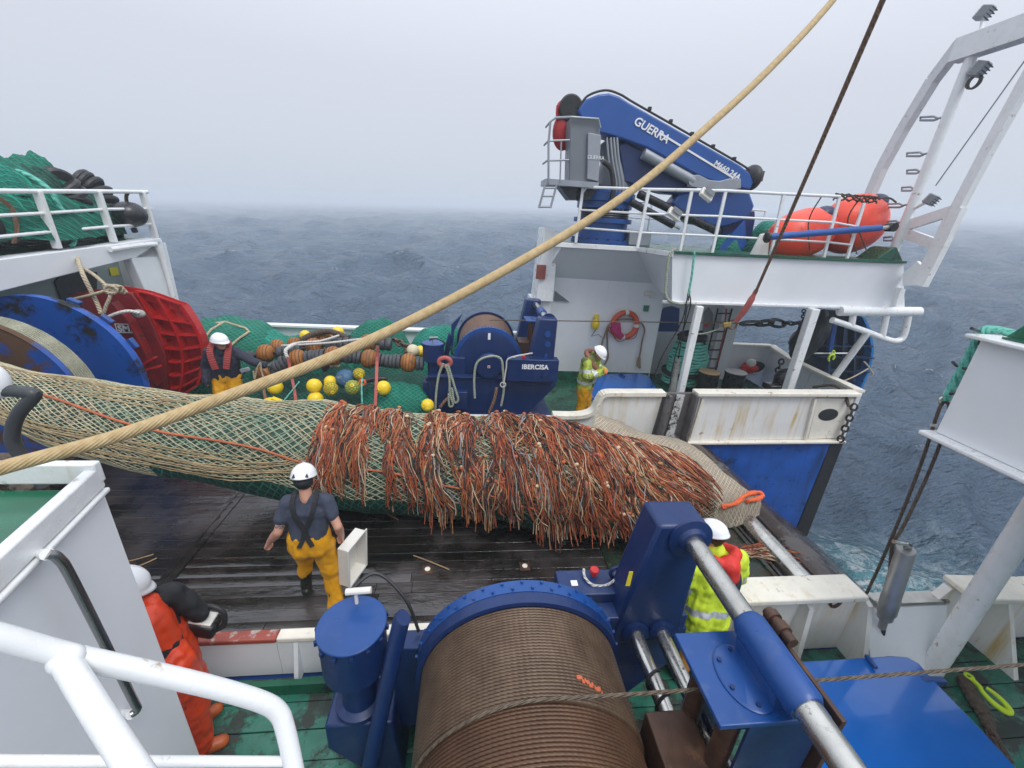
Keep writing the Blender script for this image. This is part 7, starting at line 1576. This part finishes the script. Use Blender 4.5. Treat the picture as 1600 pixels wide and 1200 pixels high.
for (x, top, m, lab) in ((1109, 581, M('tan_bollard_top', (.35, .24, .13), .6, var=.2), 'black bollard with tan rusted top beside the teal coil'), (1150, 581, M('grey_bollard_top', (.36, .33, .34), .6, var=.2), 'black bollard with pale grey top near the fairlead')):
    tp_ = P(x, top, y=9.0); t = thing('bollard', lab, 'bollard', (tp_.x, 9.0, 0)); MB().lathe([(.24, 0), (.24, tp_.z - .03), (.26, tp_.z - .02), (.26, tp_.z)], (tp_.x, 9.0, 0), (0, 0, 1), 32).build('post', black_gloss, t); MB().lathe([(.255, 0), (.25, .012), (.01, .014)], tp_, (0, 0, 1), 32).build('cap', m, t)
pb = P(1172, 572, y=10.15); t = thing('buoy', 'small red and white buoy lying in front of the oval fairlead', 'buoy', pb); q = MB().ball((0, 0, 0), 1, None, 20, 14); q.v = [pb + Vector((v.x * .24, v.y * .16, v.z * .14 - .06)) + v * .05 * fb(v * 2.5) for v in q.v]; q.build('red_wrap', hood_red, t); MB().ball(pb + Vector((-.02, -.03, .10)), (.13, .12, .12)).build('white_float', foamw, t)
t = thing('ladder', 'black ladder with a red line on the alcove back wall', 'ladder', P(1125, 580, y=10.25)); YL = 10.26
for (a, b) in (((1122, 482), (1099, 580)), ((1144, 482), (1118, 580))): q = MB(); q.tube([P(*a, y=YL), P(*b, y=YL)], .022, 8); q.build('side_rail', black, t)
for k in range(7):
    f = .08 + k * .145; a = P(1122 - 23 * f, 482 + 98 * f, y=YL); b = P(1144 - 26 * f, 482 + 98 * f, y=YL); q = MB(); q.tube([a, b], .018, 8); q.build('rung', black, t)
q = MB(); q.tube(smooth_path([P(1135, 482, y=10.2), P(1131, 520, y=10.2), P(1120, 575, y=10.2)], 4), .02, 8); solo('red_line', q, vest_red, 'dark red line hanging along the black ladder', 'rope')
solo('notice', MB().box(P(1104, 507, y=10.59), (.12, .012, .13)), sign_red, 'small red notice under the round port of the alcove', 'sign')
t = thing('net_sounder', 'dull steel sensor cylinder standing beside the teal coil', 'sensor', P(1050, 612, y=8.4)); a = P(1058, 560, y=8.4); b = P(1050, 612, y=8.4); MB().lathe([(.04, 0), (.075, .02), (.075, (b - a).length * .8), (.085, (b - a).length * .82), (.085, (b - a).length)], a, b - a, 22).build('sensor_tube', steel, t)
st = MB(); st.tube(smooth_path([P(1085, 392, y=7.78), P(1081, 430, y=7.78), P(1075, 462, y=7.8)], 4), .022, 8); solo('lanyard_rope', st, teal_rope, 'teal lanyard hanging over the edge of the crane deck', 'rope')
st = MB()
for o in (-4, 3): st.tube(smooth_path([P(1076, 455, y=7.8), P(1076 + o, 475, y=7.8), P(1068 + o, 505, y=8.1), P(1045 + o * 3, 560, y=8.3), P(1034 + o * 4, 605, y=8.4)], 5), .013, 6)
st.tube(smooth_path([P(1078, 455, y=7.8), P(1070, 500, y=8.1), P(1060, 560, y=8.35)], 5), .013, 6); solo('wire_sling', st, steel_dark, 'thin dark wire sling from the teal lanyard down to the sensor cylinder', 'sling')
st = MB(); st.tube(smooth_path([P(1058, 388, y=7.8), P(1048, 395, y=7.78), P(1043, 415, y=7.78), P(1041, 440, y=7.78), P(1040, 460, y=7.78), P(1050, 472, y=7.8), P(1080, 477, y=7.9)], 6), .028, 8); solo('hanging_rope', st, grey_rope, 'sage rope looping over the forward end of the overhang', 'rope')
wn = thing('windlass', 'dark chain windlass beside the pillar at the stern quarter', 'windlass', P(1215, 608, y=8.3)); q = MB().ball(P(1225, 592, y=8.4), (.22, .2, .26), None, 18, 12); q.box(P(1212, 604, y=8.3), (.5, .3, .15)); q.build('windlass_body', black_gloss, wn, bev=.03); cm = MB(); chain(cm, P(1222, 562, y=8.6), P(1212, 588, y=8.6), 4, .022, .05); cm.build('chain', black_gloss, wn)
# chain hanging down the stern edge
cm = MB(); chain(cm, P(1336, 632, y=6.80), P(1312, 690, y=6.78), 7, .020, .050)
solo('chain', cm, steel_dark, 'heavy rusty chain hanging down the stern edge of the blue wall', 'chain')
q = MB(); q.tube(smooth_path([P(1270, 605, y=7.6), P(1300, 602, y=7.3), P(1318, 612, y=7.0), P(1326, 635, y=6.76)], 5), .03, 8); solo('strop', q, dark_rope, 'dark strop over the corner of the stern quarter', 'strop')
# crane deck nets
zc = 3.46
heap((P(1210, 330, y=9.4).x, 9.4, zc), .42, .4, .72, 31, net_green2, 'net_heap', 'rolled green net bundle on the crane deck beside the orange buoys', group='nets on the crane deck', fold=.05, p=3, lump=.15)
heap((P(1195, 370, y=9.0).x, 9.0, zc), .40, .35, .40, 32, net_dark, 'net_heap', 'dark green net end on the crane deck under the crane jib', group='nets on the crane deck', fold=.08)
heap((P(1140, 370, y=9.2).x, 9.2, zc), .30, .3, .38, 33, net_green, 'net_heap', 'small green net tuft between the crane jib and the rest post', group='nets on the crane deck', fold=.08)
